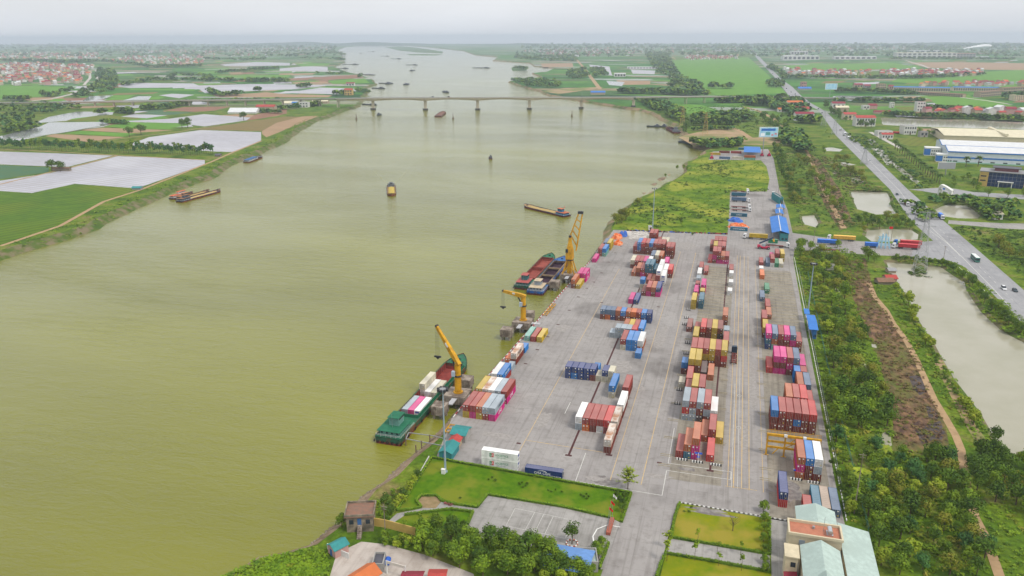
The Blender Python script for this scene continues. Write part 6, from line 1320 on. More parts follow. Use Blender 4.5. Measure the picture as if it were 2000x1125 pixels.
# ---- village houses
hm1 = []
for q, (rk, wk) in enumerate((('red','white'), ('orange','cream'), ('darkred','pink'), ('grey','white'), ('red','tan'), ('white','white'))):
    mb = MB(); w, d, h = (9, 12, 5.5+q % 3*2.2); mb.gwall(-w/2, w/2, -d/2, d/2, 0, h, h+2.2, 'x' if q % 2 else 'y', 0); mb.gable(-w/2, w/2, -d/2, d/2, h+.05, h+2.3, 'x' if q % 2 else 'y', 1, over=.5, th=.25)
    for s in range(2):
        for i in range(3): mb.box(-w/2+1+i*2.8, -w/2+2.4+i*2.8, -d/2-.08, -d/2, 1+s*3, 2.4+s*3 if h > 6 or s == 0 else 1.05+s*3, 2)
    hm1.append(mb.mesh('village_house', [wallm(wk), roofm(rk), glass]))
VZ = [([(0,127),(60,125),(180,128),(188,138),(165,152),(150,164),(100,166),(0,168)], 330, 'red roofed village house beside the dike road on the left bank'), ([(200,116),(260,110),(400,108),(400,128),(300,127),(210,124)], 150, 'small village house along the far left plain beyond dike road'),
      ([(400,101),(540,99),(520,111),(400,114)], 60, 'hazy village house on the far left plain near the river bend'), ([(1020,100),(1100,95),(1185,95),(1200,108),(1120,112),(1040,106)], 190, 'hazy house of the town beyond the wooded right point'), ([(1330,110),(1440,109),(1440,116),(1345,118)], 90, 'house of the village amid the bright paddies, left of the highway'),
      ([(1532,136),(1600,139),(1700,141),(1700,150),(1600,151),(1540,146)], 95, 'village house right of the highway in the left half of its hamlet'), ([(1720,139),(1920,139),(1915,148),(1800,152),(1722,150)], 150, 'village house right of the highway in the right half of its hamlet'), ([(1800,165),(2030,163),(2030,168),(1800,169.5)], 45, 'small red house peeking over the long blue roofs'),
      ([(1800,224),(2000,229),(2000,223),(1800,219)], 26, 'low dark red roofed house strung along the canal bank'), ([(0,104),(190,103),(200,116),(0,120)], 260, 'hazy house on the far left horizon plain'), ([(1180,92),(1460,90),(1460,100),(1200,106)], 200, 'hazy house of the plain left of the highway'), ([(1500,90),(2040,88),(2040,98),(1520,104)], 260, 'hazy house among the far right factories'), ([(200,100),(640,92),(650,98),(500,100),(300,106)], 220, 'hazy house of the left horizon towns'), ([(1640,90),(1760,92),(1900,92),(1700,100),(1640,100)], 90, 'hazy house near the horizon beyond the factories')]
allh = []
for poly, n, lab in VZ:
    for x, y in scatter(poly, n, 10): allh.append((math.hypot(x, y), x, y, lab))
allh.sort(); far_ = MB()
for i, (d_, x, y, lab) in enumerate(allh):
    me = random.choice(hm1); s = U(.8, 1.35); rz = U(-.3, .3)+(.3 if x > 0 else -.5)+random.choice((0, HP))
    if i < 285: o = obj('village_house', me, None, (x, y, 0), rz, lab, 'house', 'village houses'); o.scale = (s, s, s)
    else:
        b = len(far_.v); c, s_ = math.cos(rz), math.sin(rz); k0 = hm1.index(me)*3
        far_.v += [(x+(v.co.x*c-v.co.y*s_)*s, y+(v.co.x*s_+v.co.y*c)*s, v.co.z*s) for v in me.vertices]
        for p in me.polygons: far_.f.append(tuple(b+k for k in p.vertices)); far_.m.append(k0+p.material_index)
far_.build('distant_village_houses', [m for me in hm1 for m in me.materials], None, kind='stuff')
# ================================================================ vegetation
def leafmat(name, c, c2, c3): return mat(name, c, c2, .8, .75, 0, c3=c3, sc3=.3, rnd=.22, spec=.2)
LM = {'dark': leafmat('leaf_dark', (.06,.12,.008), (.105,.17,.012), (.03,.07,.008)), 'mid': leafmat('leaf_mid', (.12,.20,.008), (.18,.26,.015), (.06,.12,.008)), 'light': leafmat('leaf_light', (.25,.32,.015), (.16,.23,.012), (.30,.33,.03)),
      'olive': leafmat('leaf_olive', (.16,.19,.010), (.09,.14,.008), (.22,.20,.025)), 'blue': leafmat('leaf_bluish', (.045,.125,.035), (.07,.16,.035), (.03,.09,.02)), 'hedge': leafmat('leaf_hedge', (.13,.22,.006), (.08,.16,.006), (.16,.25,.01)), 'brown': leafmat('leaf_brown', (.20,.12,.055), (.10,.055,.035), (.13,.14,.02))}
bark = mat('bark', (.13,.09,.06), (.08,.055,.04), 1.5, .95)
def crown(mb, cx, cy, z0, rad, ht, n, leaf, lobes=9, rnd=random, shape=1.0):
    """leaf clumps spread through several lobes"""
    Ls = []
    for i in range(lobes):
        a = rnd.uniform(0, 6.283); r = rad*rnd.uniform(.1, .72); z = z0+ht*rnd.uniform(.2, .85); r *= math.sin(math.pi*min(1, max(.15, (z-z0)/ht*.85+.1)))**shape
        Ls.append((cx+r*math.cos(a), cy+r*math.sin(a), z, rad*rnd.uniform(.34, .56)))
    Ls.append((cx, cy, z0+ht*.55, rad*.6))
    for k in range(n):
        lx, ly, lz, lr = Ls[k % len(Ls)]
        th = rnd.uniform(0, 6.283); ph = math.acos(rnd.uniform(-.75, 1)); rr = lr*rnd.uniform(.72, 1.06)
        nx, ny, nz_ = math.sin(ph)*math.cos(th), math.sin(ph)*math.sin(th), math.cos(ph)
        c = Vector((lx+nx*rr, ly+ny*rr, lz+nz_*rr*.8)); nn = Vector((nx+rnd.uniform(-.5,.5), ny+rnd.uniform(-.5,.5), nz_+rnd.uniform(-.2,.7))).normalized()
        a = nn.cross(Vector((rnd.uniform(-1,1), rnd.uniform(-1,1), rnd.uniform(-1,1)))).normalized(); b = nn.cross(a); s = leaf*rnd.uniform(.6, 1.25)
        mb.add([c+a*s, c+b*s*.6, c-a*s, c-b*s*.6], [(0,1,2,3)])
def trunk(mb, h, r, cr_, rnd=random):
    mb.cyl((0,0,-.2), (.1,.05,h*.55), r, r*.7, 7); mb.cyl((.1,.05,h*.55), (0,.1,h*.95), r*.7, r*.2, 6)
    for i in range(5): a = i*1.3+rnd.uniform(0,.5); z = h*(.4+.1*i); mb.cyl((.08,.04,z), (cr_*.55*math.cos(a), cr_*.55*math.sin(a), z+cr_*.5), r*.4, r*.12, 5)
TP = {}
def proto(key, lm, rad, ht, n, leaf, lobes=9, th=None, name='broadleaf_tree', z0=None, shape=1.0):
    rr = random.Random(len(TP)*7+3); mb = MB(); z0 = ht*.28 if z0 is None else z0
    crown(mb, 0, 0, z0, rad, ht-z0, n, leaf, lobes, rr, shape); me = mb.mesh('crown', LM[lm]); mb = MB(); trunk(mb, ht*.8, th or rad*.06, rad, rr); TP[key] = (me, mb.mesh('trunk', bark), name)
for i, (lm, r, h) in enumerate((('mid',4,8),('dark',4.4,8.5),('mid',3.4,7.5),('olive',4.2,7.5),('dark',3.6,9.5),('light',3.3,6.5),('blue',3.8,8.5))): proto('b%d' % i, lm, r, h, 900, .40, 12)
for i, (lm, r, h) in enumerate((('mid',1.6,2.4),('light',1.8,2.2),('dark',1.5,2.6))): proto('s%d' % i, lm, r, h, 220, .26, 6, name='shrub', z0=.1)
for i, lm in enumerate(('dark','mid')): proto('p%d' % i, lm if i else 'blue', 2.3, 11, 420, .5, 10, name='poplar_tree', z0=2.2, shape=.5)
for i, lm in enumerate(('mid','light')): proto('y%d' % i, lm, 1.3, 6.2, 90, .34, 5, .07, 'young_tree', z0=3.4)
proto('court', 'dark', 2.6, 8.2, 700, .30, 14, .16, 'broadleaf_tree', z0=2.8, shape=.7)
proto('cone', 'dark', 1.3, 3.6, 420, .26, 12, .08, 'cypress_tree', z0=.3, shape=1.4)
# palm
def palm_mesh():
    mb = MB(); rr = random.Random(5)
    for i in range(26):
        a = i*2.4; L_ = rr.uniform(3.0, 4.0); prev = None; e = rr.uniform(.1, 1.2)
        for k in range(6):
            f = k/5; r = L_*f; z = 7+r*e*.6-(f*f)*2.2*(1.2-e*.4); w = .9*(1-f*.75)
            p = Vector((math.cos(a)*r, math.sin(a)*r, z)); s = Vector((-math.sin(a), math.cos(a), 0))*w
            if prev: mb.add([prev[0]-prev[1], p-s, p, prev[0]], [(0,1,2,3)]); mb.add([prev[0]+Vector((0,0,0)), p, p+s, prev[0]+prev[1]], [(0,1,2,3)])
            prev = (p+Vector((0,0,-.0)), s)
    for v in range(len(mb.v)): pass
    t = MB(); t.cyl((0,0,0), (.1,0,7), .32, .2, 8)
    return mb.mesh('fronds', LM['dark']), t.mesh('trunk', bark)
TP['palm'] = (*palm_mesh(), 'palm_tree')
def fan_tree():
    """tree with layered flat branches"""
    mb = MB(); rr = random.Random(9)
    for q in range(26):
        a = q*2.4; z = 2.2+q*.16; L_ = 3.2*(1-q/34)
        for k in range(7):
            f = (k+1)/7; p = Vector((math.cos(a)*L_*f, math.sin(a)*L_*f, z+.9*f))
            for j in range(4):
                c = p+Vector((rr.uniform(-.35,.35), rr.uniform(-.35,.35), rr.uniform(-.08,.12))); s = .28; b = rr.uniform(0, 3); mb.add([c+Vector((math.cos(b)*s, math.sin(b)*s, 0)), c+Vector((-math.sin(b)*s*.6, math.cos(b)*s*.6, .08)), c-Vector((math.cos(b)*s, math.sin(b)*s, 0)), c+Vector((math.sin(b)*s*.6, -math.cos(b)*s*.6, -.05))], [(0,1,2,3)])
    t = MB(); t.cyl((0,0,0), (0,0,6.4), .14, .05, 7)
    for q in range(13): a = q*4.8; z = 2.2+q*.32; L_ = 3*(1-q/17); t.cyl((0,0,z), (math.cos(a)*L_, math.sin(a)*L_, z+.8), .05, .02, 4)
    return mb.mesh('crown', LM['light']), t.mesh('trunk', bark)
TP['fan'] = (*fan_tree(), 'layered_tree')
def bare_tree():
    t = MB(); rr = random.Random(4); t.cyl((0,0,0), (0,0,2.4), .13, .09, 6)
    for q in range(9): a = q*2.2; z = 1.4+q*.15; e = (math.cos(a)*1.5, math.sin(a)*1.5, z+1.8); t.cyl((0,0,z), e, .07, .03, 4); t.cyl(e, (e[0]*1.3, e[1]*1.3+.4, e[2]+.7), .03, .01, 3)
    mb = MB(); crown(mb, 0, 0, 2.2, 1.8, 2.2, 60, .16, 5, rr); return mb.mesh('crown', LM['olive']), t.mesh('trunk', bark)
TP['bare'] = (*bare_tree(), 'sparse_tree')
def banana():
    mb = MB(); rr = random.Random(2)
    for i in range(9):
        a = i*2.4; L_ = rr.uniform(1.8, 2.4); prev = None
        for k in range(5):
            f = k/4; p = Vector((math.cos(a)*L_*f, math.sin(a)*L_*f, 1.8+1.5*f-1.6*f*f)); s = Vector((-math.sin(a), math.cos(a), 0))*(.42*math.sin(math.pi*min(1, f*.8+.15)))
            if prev: mb.add([prev[0]-prev[1], p-s, p+s, prev[0]+prev[1]], [(0,1,2,3)])
            prev = (p, s)
    t = MB(); t.cyl((0,0,0), (0,0,2), .16, .1, 7); return mb.mesh('leaves', LM['light']), t.mesh('stem', bark)
TP['banana'] = (*banana(), 'banana_plant')
NT = {}
def tree(key, x, y, s, label, group, cat=None, z=0):
    cr_, tr, name = TP[key]; NT[name] = NT.get(name, 0)+1
    t = thing(name, label, cat or {'shrub': 'shrub', 'banana_plant': 'plant'}.get(name, 'tree'), (x, y, z), U(0, 6.28), group); t.scale = (s*U(.9,1.1), s*U(.9,1.1), s*U(.88,1.12))
    c = obj(cr_.name.split('.')[0], cr_, t); obj(tr.name.split('.')[0], tr, t); return t
def fill(poly, n, keys, s0, s1, mind, label, group, avoid=(), px=True):
    for x, y in scatter(poly, n, mind, px, avoid):
        for_key = random.choice(keys); tree(for_key, x, y, U(s0, s1), label, group)
BR = ['b0','b1','b2','b4','b0','b2']; BL = ['b0','b2','b5','b3']
PONDAV = [PONDS['big'], PONDS['b'], PONDS['c'], PONDS['d'], PONDS['canal'], PONDS['e']]
# belt along the yard fence, near to far
fill([(1640,1010),(1662,985),(1700,960),(1850,900),(1890,960),(1900,1010),(1940,1130),(1722,1130),(1712,1050),(1672,1012)], 58, ['b0','b1','b2','b4','b6','b5','b3'], .6, .95, 4.4, 'broad green tree in the grove right of the office sheds', 'trees in the grove beside the offices')
fill([(1630,860),(1690,820),(1760,880),(1850,885),(1840,920),(1700,960),(1655,985),(1645,940)], 24, ['b5','b2','b6','b0'], .5, .8, 4, 'tree in the belt between the dirt track bend and the yard', 'trees in the belt above the grove')
fill([(1612,770),(1600,700),(1640,690),(1690,720),(1715,770),(1740,830),(1700,860),(1640,860)], 22, ['b3','b0','b1','b0'], .85, 1.25, 5, 'wide olive green tree beside the fence at the long brick row', 'trees beside the fence')
fill([(1602,680),(1595,640),(1590,560),(1580,505),(1600,495),(1640,500),(1660,580),(1680,640),(1690,700),(1650,690)], 40, ['b0','b1','b3','b5','b4'], .7, 1.15, 5.2, 'tree in the dense belt behind the blue fence shed', 'trees behind the blue fence shed')
fill([(1556,486),(1570,484),(1590,492),(1600,520),(1590,545),(1568,520)], 10, ['b3','b0'], .7, 1.0, 5, 'olive crowned tree at the north end of the fence', 'trees at the north fence corner')
fill([(1630,480),(1650,478),(1680,500),(1760,508),(1740,540),(1700,560),(1650,540)], 16, ['b0','b2','s1'], .6, 1.0, 5, 'tree between the access road and the fishing hut', 'trees below the access road')
fill([(1890,900),(1960,895),(2030,910),(2040,1010),(1960,1000),(1900,960)], 20, ['b1','b0','b4'], .65, .95, 4.4, 'dark green tree in the clump right of the dirt track', 'trees right of the dirt track')
fill([(1905,905),(1945,885),(1960,930),(1930,960)], 5, ['b1'], .8, 1.0, 4.5, 'dark green tree at the pond end of the track', 'trees at the pond end')
x, y = at(1940, 868); tree('b4', x, y, .8, 'single tree leaning over the lower pond bank', 'lone trees'); x, y = at(1990, 900); tree('b5', x, y, .5, 'small light tree by the lower pond at right edge', 'lone trees')
# line of low spreading trees between highway and pond
P = [(1868,528),(1888,545),(1906,560),(1920,588),(1945,605),(1962,622),(1985,640),(2005,655)]
for i, p in enumerate(P[:-1]):
    for f in (0, .33, .66):
        x, y = at(p[0]+(P[i+1][0]-p[0])*f, p[1]+(P[i+1][1]-p[1])*f+4); tree(random.choice(['b0','b1']), x+U(-2,2), y+U(-2,2), U(.5,.75), 'spreading tree in the row between highway and large pond', 'trees between highway and pond')
P = [(1745,505),(1790,508),(1838,513),(1868,524)]
for i, p in enumerate(P[:-1]):
    for f in (0,.12,.25,.37,.5,.62,.75,.87): x, y = at(p[0]+(P[i+1][0]-p[0])*f, p[1]+(P[i+1][1]-p[1])*f+1); tree(random.choice(['s0','s2']), x, y, U(.9,1.5), 'bank shrub between the junction and the large pond', 'shrubs below the junction')
# pond left bank shrubs
P = [(1760,560),(1776,590),(1795,630),(1815,665),(1842,712),(1872,760),(1895,800),(1920,840)]
for i, p in enumerate(P[:-1]):
    for f in (0,.15,.3,.45,.6,.75,.9): x, y = at(p[0]-6+(P[i+1][0]-p[0])*f+U(-8,2), p[1]+(P[i+1][1]-p[1])*f); tree(random.choice(['s0','s1','b5','s2']), x, y, U(.5,1.1)*(.6 if False else 1), 'bushy growth on the left bank of the large pond', 'growth on the pond bank')
# garden trees bottom centre
fill([(830,1045),(870,1040),(920,1056),(1000,1068),(1075,1085),(1110,1110),(1130,1130),(930,1130),(880,1100),(820,1078)], 34, ['b0','b1','b2','b0','b4'], .62, .9, 3.0, 'dense garden tree south of the paved court', 'garden trees south of the court')
for px, py in ((1165,1075),(1172,1085),(1176,1068),(1168,1090),(1155,1118),(1122,1105)): x, y = at(px, py); tree('b2', x, y, .42, 'small bushy tree beside the driveway hedge', 'bushy trees beside the driveway')
for px, py in ((842,1062),(833,1050),(812,1045),(855,1046),(790,1040),(820,1032)): x, y = at(px, py); tree('y0', x, y, .8, 'slim garden tree behind the yellow wall', 'slim trees behind the yellow wall')
for px, py in ((902,1048),(932,1056),(950,1062),(972,1064),(988,1070),(1010,1072),(905,1036)): x, y = at(px, py); tree('cone', x, y, 1.0, 'dark conical shrub at the court edge', 'conical shrubs at the court edge')
x, y = at(1117, 1062); tree('court', x, y, 1.0, 'single round tree in a striped ring planter on the court', 'lone trees')
mb = MB()
for i in range(16): a = i*math.pi/8; b = a+math.pi/8; mb.bar((x+1.6*math.cos(a), y+1.6*math.sin(a), .2), (x+1.6*math.cos(b), y+1.6*math.sin(b), .2), .3, .4, i % 2)
mb.build('ring_planter', [whitep, mat('ring_red', (.35,.12,.08))], None, label='white and red striped ring kerb around the court tree', cat='planter')
x, y = at(1226, 956); tree('fan', x, y, 1.1, 'bright layered tree at the lawn corner by the white line', 'lone trees')
for px, py in ((1209,985),(1216,990),(1205,975),(1214,1000),(1220,978)): x, y = at(px, py); tree('b4', x, y, .34, 'dark small tree at the east end of the lawn', 'small trees at the lawn end')
for px, py, k, s in ((1304,1070,'y1',1.0),(1302,1096,'y1',1.0),(1357,1095,'y0',.95),(1403,1105,'y0',.8),(1448,1115,'y0',.8),(1401,1080,'y0',.7),(1446,1083,'y0',.7),(1362,1060,'y1',.8)): x, y = at(px, py); tree(k, x, y, s, 'thin young tree beside the paved garden path', 'young trees by the garden path')
x, y = at(1431, 1037); tree('bare', x, y, 1.2, 'nearly bare tree in the middle of the yellowish lawn', 'lone trees')
for px, py, s in ((1491,1000,.5),(1493,1020,.48),(1492,1038,.42),(1491,1058,.4),(1492,1078,.36),(1494,1102,.36),(1494,1118,.36)): x, y = at(px, py); tree('b2', x, y, s, 'rounded tree in the line at right edge of the lawns', 'trees right of the lawns')
x, y = at(1353, 460); tree('s2', x, y, 1.0, 'little tree in a round planter near the grass field', 'lone trees')
for px, py in ((955,938),(962,934),(968,940),(1014,947),(1020,944),(1027,950),(1021,953),(1030,946),(1071,959),(1076,962),(1085,958),(1097,962),(1135,968),(1140,972),(1146,966),(1150,971),(1146,976),(899,974),(1336,1000),(1345,1001),(1350,992)): x, y = at(px, py); tree('s2', x, y, U(.28,.42), 'small dark ornamental bush dotted on the lawns', 'ornamental bushes on the lawns')
x, y = at(1155, 1030);
for px, py in ((870,985),(876,986),(882,988)): x, y = at(px, py); mb = MB(); crown(mb, 0, 0, 0, .8, .9, 90, .16, 4); mb.build('flowering_bush', leafmat('leaf_pink', (.42,.08,.14), (.10,.16,.02), (.3,.05,.1)), None, loc=(x, y, 0), label='pink flowering bush beside the garden path', cat='bush', group='flowering bushes by the path')
# belt fence-side small things
for px, py in ((1620,880),(1624,912),(1632,935),(1640,965),(1650,990),(1614,845)): x, y = at(px+2, py); tree('b4', x, y, .38, 'dark little tree hugging the outside of the yard kerb', 'little trees outside the kerb')
for px, py in ((1668,940),(1676,930),(1712,925),(1730,945),(1745,955),(1760,945),(1728,890),(1718,880),(1706,950),(1690,935)): x, y = at(px, py); tree('banana', x, y, U(.9,1.4), 'banana plant in the belt beside the concrete pole', 'banana plants')
# north: line of trees beside gate road
for i in range(52):
    f = (i//2)/25; x, y = at(1511+(i%2)*9+38*f**1.1+U(-3,3), 290+106*f+U(-2,2)); tree(random.choice(['b1','b4','b3']), x, y, U(.75,1.05), 'dense tree in the line beside the north gate road', 'trees beside the north gate road')
fill([(1592,345),(1606,345),(1640,395),(1662,425),(1650,440),(1625,410)], 14, ['b0','b3'], .7, 1.0, 6, 'tree left of the square pond below the highway', 'trees left of the square pond')
fill([(1675,432),(1700,424),(1750,430),(1790,442),(1780,449),(1700,448),(1685,455)], 22, ['b0','b1','b3'], .5, .95, 5, 'tree between the square pond and the access road', 'trees above the access road')
fill([(1590,250),(1610,246),(1640,300),(1675,345),(1662,360),(1620,330)], 12, ['b0','s0'], .6, .9, 7, 'scattered tree in the scrub left of the highway', 'scrub trees left of the highway')
fill([(1465,232),(1530,225),(1548,252),(1530,262),(1480,250)], 24, ['b0','b1','b4'], 1.0, 1.6, 8, 'large tree behind the pale billboard', 'large trees behind the billboard')
fill([(1325,242),(1345,240),(1352,262),(1336,262)], 6, ['b1'], 1.0, 1.4, 8, 'tree at the far bank below the yellow pylon', 'far bank trees')
fill([(1250,395),(1236,404),(1192,446),(1205,446),(1260,400)], 12, ['s0','s2','b3'], .6, 1.2, 5, 'shrub on the bank beside the grass field', 'bank shrubs beside the grass field')
for px, py, s in ((1330,436,1.9),(1322,330,1.6),(1342,332,1.5),(1300,345,1.3),(1348,342,1.0),(1336,328,1.4)): x, y = at(px, py); tree('s0', x, y, s, 'dark rounded bush on the grass field', 'bushes on the grass field')
fill([(1562,300),(1590,330),(1610,380),(1632,440),(1600,446),(1590,415),(1560,390),(1548,330)], 26, ['b3','s2','b0','s0'], .8, 1.3, 7, 'scrubby tree in the strip left of the dirt track', 'scrub trees left of the dirt track')
fill([(1620,300),(1660,320),(1700,360),(1728,372),(1660,370),(1632,345)], 22, ['b3','s2','s0'], .9, 1.4, 6, 'scrubby tree between dirt track and highway', 'scrub trees between track and highway')
# palms at the factory road
for i in range(20): f = i/19; x, y = at(1748+86*f, 292+68*f); tree('palm', x, y, 1.25, 'palm in the avenue between canal and striped factory', 'palms beside the factory')
for px, py in ((1748,290),(1946,420),(1952,428),(1886,326),(1910,325)): x, y = at(px, py); tree('palm', x, y, 1.3, 'palm standing apart near the factory lawn or pond', 'palms standing apart')
fill([(1850,345),(1900,345),(1925,368),(1900,378),(1868,372)], 12, ['b0','b2'], .6, .9, 6, 'tree in the garden left of the glass office', 'trees left of the glass office')
for px, py, s in ((1930,384,1.0),(1968,386,1.0),(1998,384,1.0),(1843,388,.8),(1835,386,.6),(1795,262,1.0),(1786,262,1.0),(1812,266,1.0),(1822,266,1.0),(1832,267,1.0),(1838,267,.9)): x, y = at(px, py); tree('b0', x, y, s, 'rounded tree near the offices right of the highway', 'trees near the right offices')
fill([(1608,205),(1630,216),(1700,248),(1720,250),(1700,256),(1650,240),(1615,222)], 22, ['b1','b4'], 1.0, 1.5, 8, 'tree by the highway beside the red roofed houses', 'trees beside the red roofed houses')
fill([(1855,520),(1900,452),(2030,520),(2030,560)][1:] , 26, ['s0','s2','b3'], .8, 1.4, 7, 'bush on the open ground right of the highway', 'bushes right of the highway')
# left bank: tree row by the fields
for i in range(96):
    f = i/95; x, y = at(4+412*f, 290+13*f+U(-3,3)); tree(random.choice(['p0','p1','p0']), x, y, U(1.15,1.45), 'slender tree in the long row across the left fields', 'trees of the long left row')
for px, py, s, lab in ((102,334,1.5,'big round tree over the brown farm hut'), (118,335,1.3,'second round tree beside the brown farm hut'), (253,267,1.8,'left lone spreading tree on the left field track'), (276,263,1.9,'right lone spreading tree on the left field track'), (356,251,1.7,'lone field tree beside bright green strip'), (367,250,1.9,'lone field tree right end of the bright green strip'), (476,235,1.8,'lone dark tree on the pale field near the river')):
    x, y = at(px, py); tree('b1', x, y, s, lab, 'lone trees on the left bank')
fill([(718,1012),(735,985),(800,945),(822,925),(800,958),(770,1000),(755,1020)], 30, ['s0','s1','s2'], .6, 1.2, 2.0, 'bush on the bank slope left of the lawn', 'bushes on the bank slope')
x, y = at(668, 1030); tree('b2', x, y, .55, 'small tree behind the weathered pump house', 'lone trees'); x, y = at(692, 1018); tree('s1', x, y, .9, 'shrub sprouting beside the pump house wall', 'lone trees')
fill([(742,1052),(800,1056),(840,1080),(800,1078),(752,1066)], 14, ['s0','s1'], .8, 1.3, 2, 'bush outside the yellow boundary wall', 'bushes outside the yellow wall')
# hedges
def hedge(pts, lab, w=.9, h=.8, px=True):
    P = [Vector(at(*p)) for p in pts]; o = P[0].copy(); mb = MB(); rr = random
    core = MB()
    for a, b in zip(P, P[1:]):
        d = (b-a); n = int(d.length*16)
        core.bar((a.x-o.x, a.y-o.y, h*.42), (b.x-o.x, b.y-o.y, h*.42), w*.7, h*.8)
        for i in range(n):
            f = rr.random(); c = a+d*f-o; t_ = d.normalized(); s = rr.uniform(-1,1)*w/2; e = rr.random(); z = h*(.95+rr.uniform(-.1,.12)) if abs(s) < w*.4 else rr.uniform(.1,1)*h
            q = Vector((c.x-t_.y*s, c.y+t_.x*s, z)); k = rr.uniform(.14,.24); al = rr.uniform(0,3); mb.add([q+Vector((math.cos(al)*k, math.sin(al)*k, rr.uniform(-.1,.1))), q+Vector((-math.sin(al)*k*.7, math.cos(al)*k*.7, .08)), q-Vector((math.cos(al)*k, math.sin(al)*k, 0)), q+Vector((math.sin(al)*k*.7, -math.cos(al)*k*.7, -.06))], [(0,1,2,3)])
    t = thing('hedge', lab, 'hedge', (o.x, o.y, 0), 0, 'clipped hedges'); mb.build('leaves', LM['hedge'], t); core.build('hedge_core', LM['dark'], t)
for pts, lab in (([(843,894.5),(950,914),(1100,941),(1233,964)], 'long clipped hedge between the lawn and the container yard'), ([(1233,964),(1214,1021)], 'short hedge at the east end of the lawn'), ([(952,967),(1100,991),(1200,1014)], 'clipped hedge between the lawn and the paved court'), ([(843,894.5),(823,926),(800,962),(775,998)], 'hedge along the bank side of the lawn'), ([(775,998),(800,997),(823,992),(813,979),(823,969),(853,969),(862,979),(889,986),(932,992),(952,967)], 'hedge winding round the hexagonal bare bed'), ([(790,1007),(879,996),(924,1001),(914,1025)], 'hedge of the small lower lawn'),
        ([(1328,983),(1318,1010),(1311,1051)], 'hedge at the driveway side of the yellowish lawn'), ([(1311,1051),(1400,1066),(1503,1084)], 'hedge above the paved garden path'), ([(1300,1082),(1400,1099),(1506,1119)], 'hedge below the paved garden path'), ([(1300,1082),(1290,1105),(1282,1128)], 'hedge beside the driveway at the bottom edge'), ([(1503,1012),(1503,1084)], 'hedge at the right side of the yellowish lawn'), ([(1189,1062),(1175,1100),(1170,1112)], 'hedge between the driveway and the blue sheet roof')): hedge(pts, lab)
# striped kerb beside the right lawn
mb = MB(); A_, B2 = Vector(at(1328,982)), Vector(at(1540,1018)); n = 46
for i in range(n): a = A_.lerp(B2, i/n); b = A_.lerp(B2, (i+1)/n); mb.bar((*a, .15), (*b, .15), .25, .3, i % 2)
mb.build('striped_kerb', [whitep, mat('kerb_dark', (.12,.11,.10))], None, kind='structure')
fill([(1058,1108),(1150,1124),(1156,1150),(1060,1140)], 9, ['b0','b5','b2'], .5, .7, 2.4, 'garden tree in front of the blue sheet roof', 'garden trees south of the court')
# ---- undergrowth, far woods: uncountable
def clumps(mb, spots, r0, r1, n, leaf, hz=.6, k=0, z0=0):
    for x, y in spots:
        r = U(r0, r1)
        for i in range(n):
            th = U(0, 6.283); ph = math.acos(U(0, 1)); rr = r*U(.6, 1.05); nx, ny, nz_ = math.sin(ph)*math.cos(th), math.sin(ph)*math.sin(th), math.cos(ph)
            c = (x+nx*rr, y+ny*rr, z0+.1+nz_*rr*hz); s = leaf*U(.6,1.3)*r; a = U(0, 6.283); e = U(-.5,.5); ca, sa = math.cos(a)*s, math.sin(a)*s
            mb.add([(c[0]+ca, c[1]+sa, c[2]+e*s), (c[0]-sa*.7, c[1]+ca*.7, c[2]+.3*s), (c[0]-ca, c[1]-sa, c[2]-e*s), (c[0]+sa*.7, c[1]-ca*.7, c[2]-.3*s)], [(0,1,2,3)], k)
mb = MB()
BELT = [(1600,700),(1570,560),(1552,492),(1640,482),(1690,505),(1665,580),(1690,640),(1715,700),(1735,770),(1745,830),(1742,880),(1850,885),(1888,960),(1930,1128),(1712,1128),(1706,1040),(1650,1006)]
clumps(mb, scatter(BELT, 1500, 0, avoid=PONDAV), .7, 1.6, 16, .36)
clumps(mb, scatter([(1700,550),(1756,552),(1790,620),(1843,706),(1892,778),(1938,850),(1900,880),(1850,800),(1800,715),(1750,625)], 520), .5, 1.3, 14, .36)
clumps(mb, scatter([(1900,900),(2040,930),(2040,1128),(1960,1128),(1910,1000)], 260), .4, 1.0, 12, .4)
clumps(mb, scatter([(1740,505),(1850,512),(1930,560),(2030,650),(2010,672),(1950,640),(1910,600),(1880,548),(1840,520),(1760,514)], 420), .7, 1.5, 14, .36)
clumps(mb, scatter([(430,1132),(500,1093),(560,1082),(622,1071),(640,1085),(636,1140)], 520), .5, 1.2, 16, .36, .5)
clumps(mb, scatter([(718,1012),(735,985),(800,945),(822,925),(800,958),(770,1000),(755,1020)], 120), .5, 1.1, 14, .38, .5, 0, -.4)
mb.m = [int(2.9*abs(noise.noise((mb.v[q[0]][0]*.05, mb.v[q[0]][1]*.05, 3)))*2) % 3 for q in mb.f]; mb.build('undergrowth', [LM['mid'], LM['hedge'], LM['olive']], None, kind='stuff')
mb = MB(); clumps(mb, scatter([(1648,512),(1690,505),(1700,545),(1720,596),(1752,640),(1790,700),(1820,770),(1846,830),(1856,880),(1800,890),(1742,880),(1745,830),(1735,770),(1715,700),(1690,640),(1665,580)], 800), .5, 1.2, 12, .4, .5)
clumps(mb, scatter([(1580,300),(1600,312),(1640,370),(1668,440),(1640,450),(1610,400),(1590,350)], 260), .8, 1.8, 12, .4, .4); clumps(mb, scatter([(1600,300),(1650,320),(1690,350),(1730,374),(1660,372),(1625,340)], 260), .8, 1.8, 10, .4, .4); mb.build('dry_reeds', LM['brown'], None, kind='stuff')
mb = MB(); clumps(mb, scatter([(1196,448),(1232,402),(1290,371),(1342,336),(1366,308),(1384,312),(1486,313),(1500,350),(1498,374),(1426,374),(1421,458),(1300,451)], 900), .5, 1.6, 8, .45, .35); mb.build('tall_grass', LM['hedge'], None, kind='stuff')
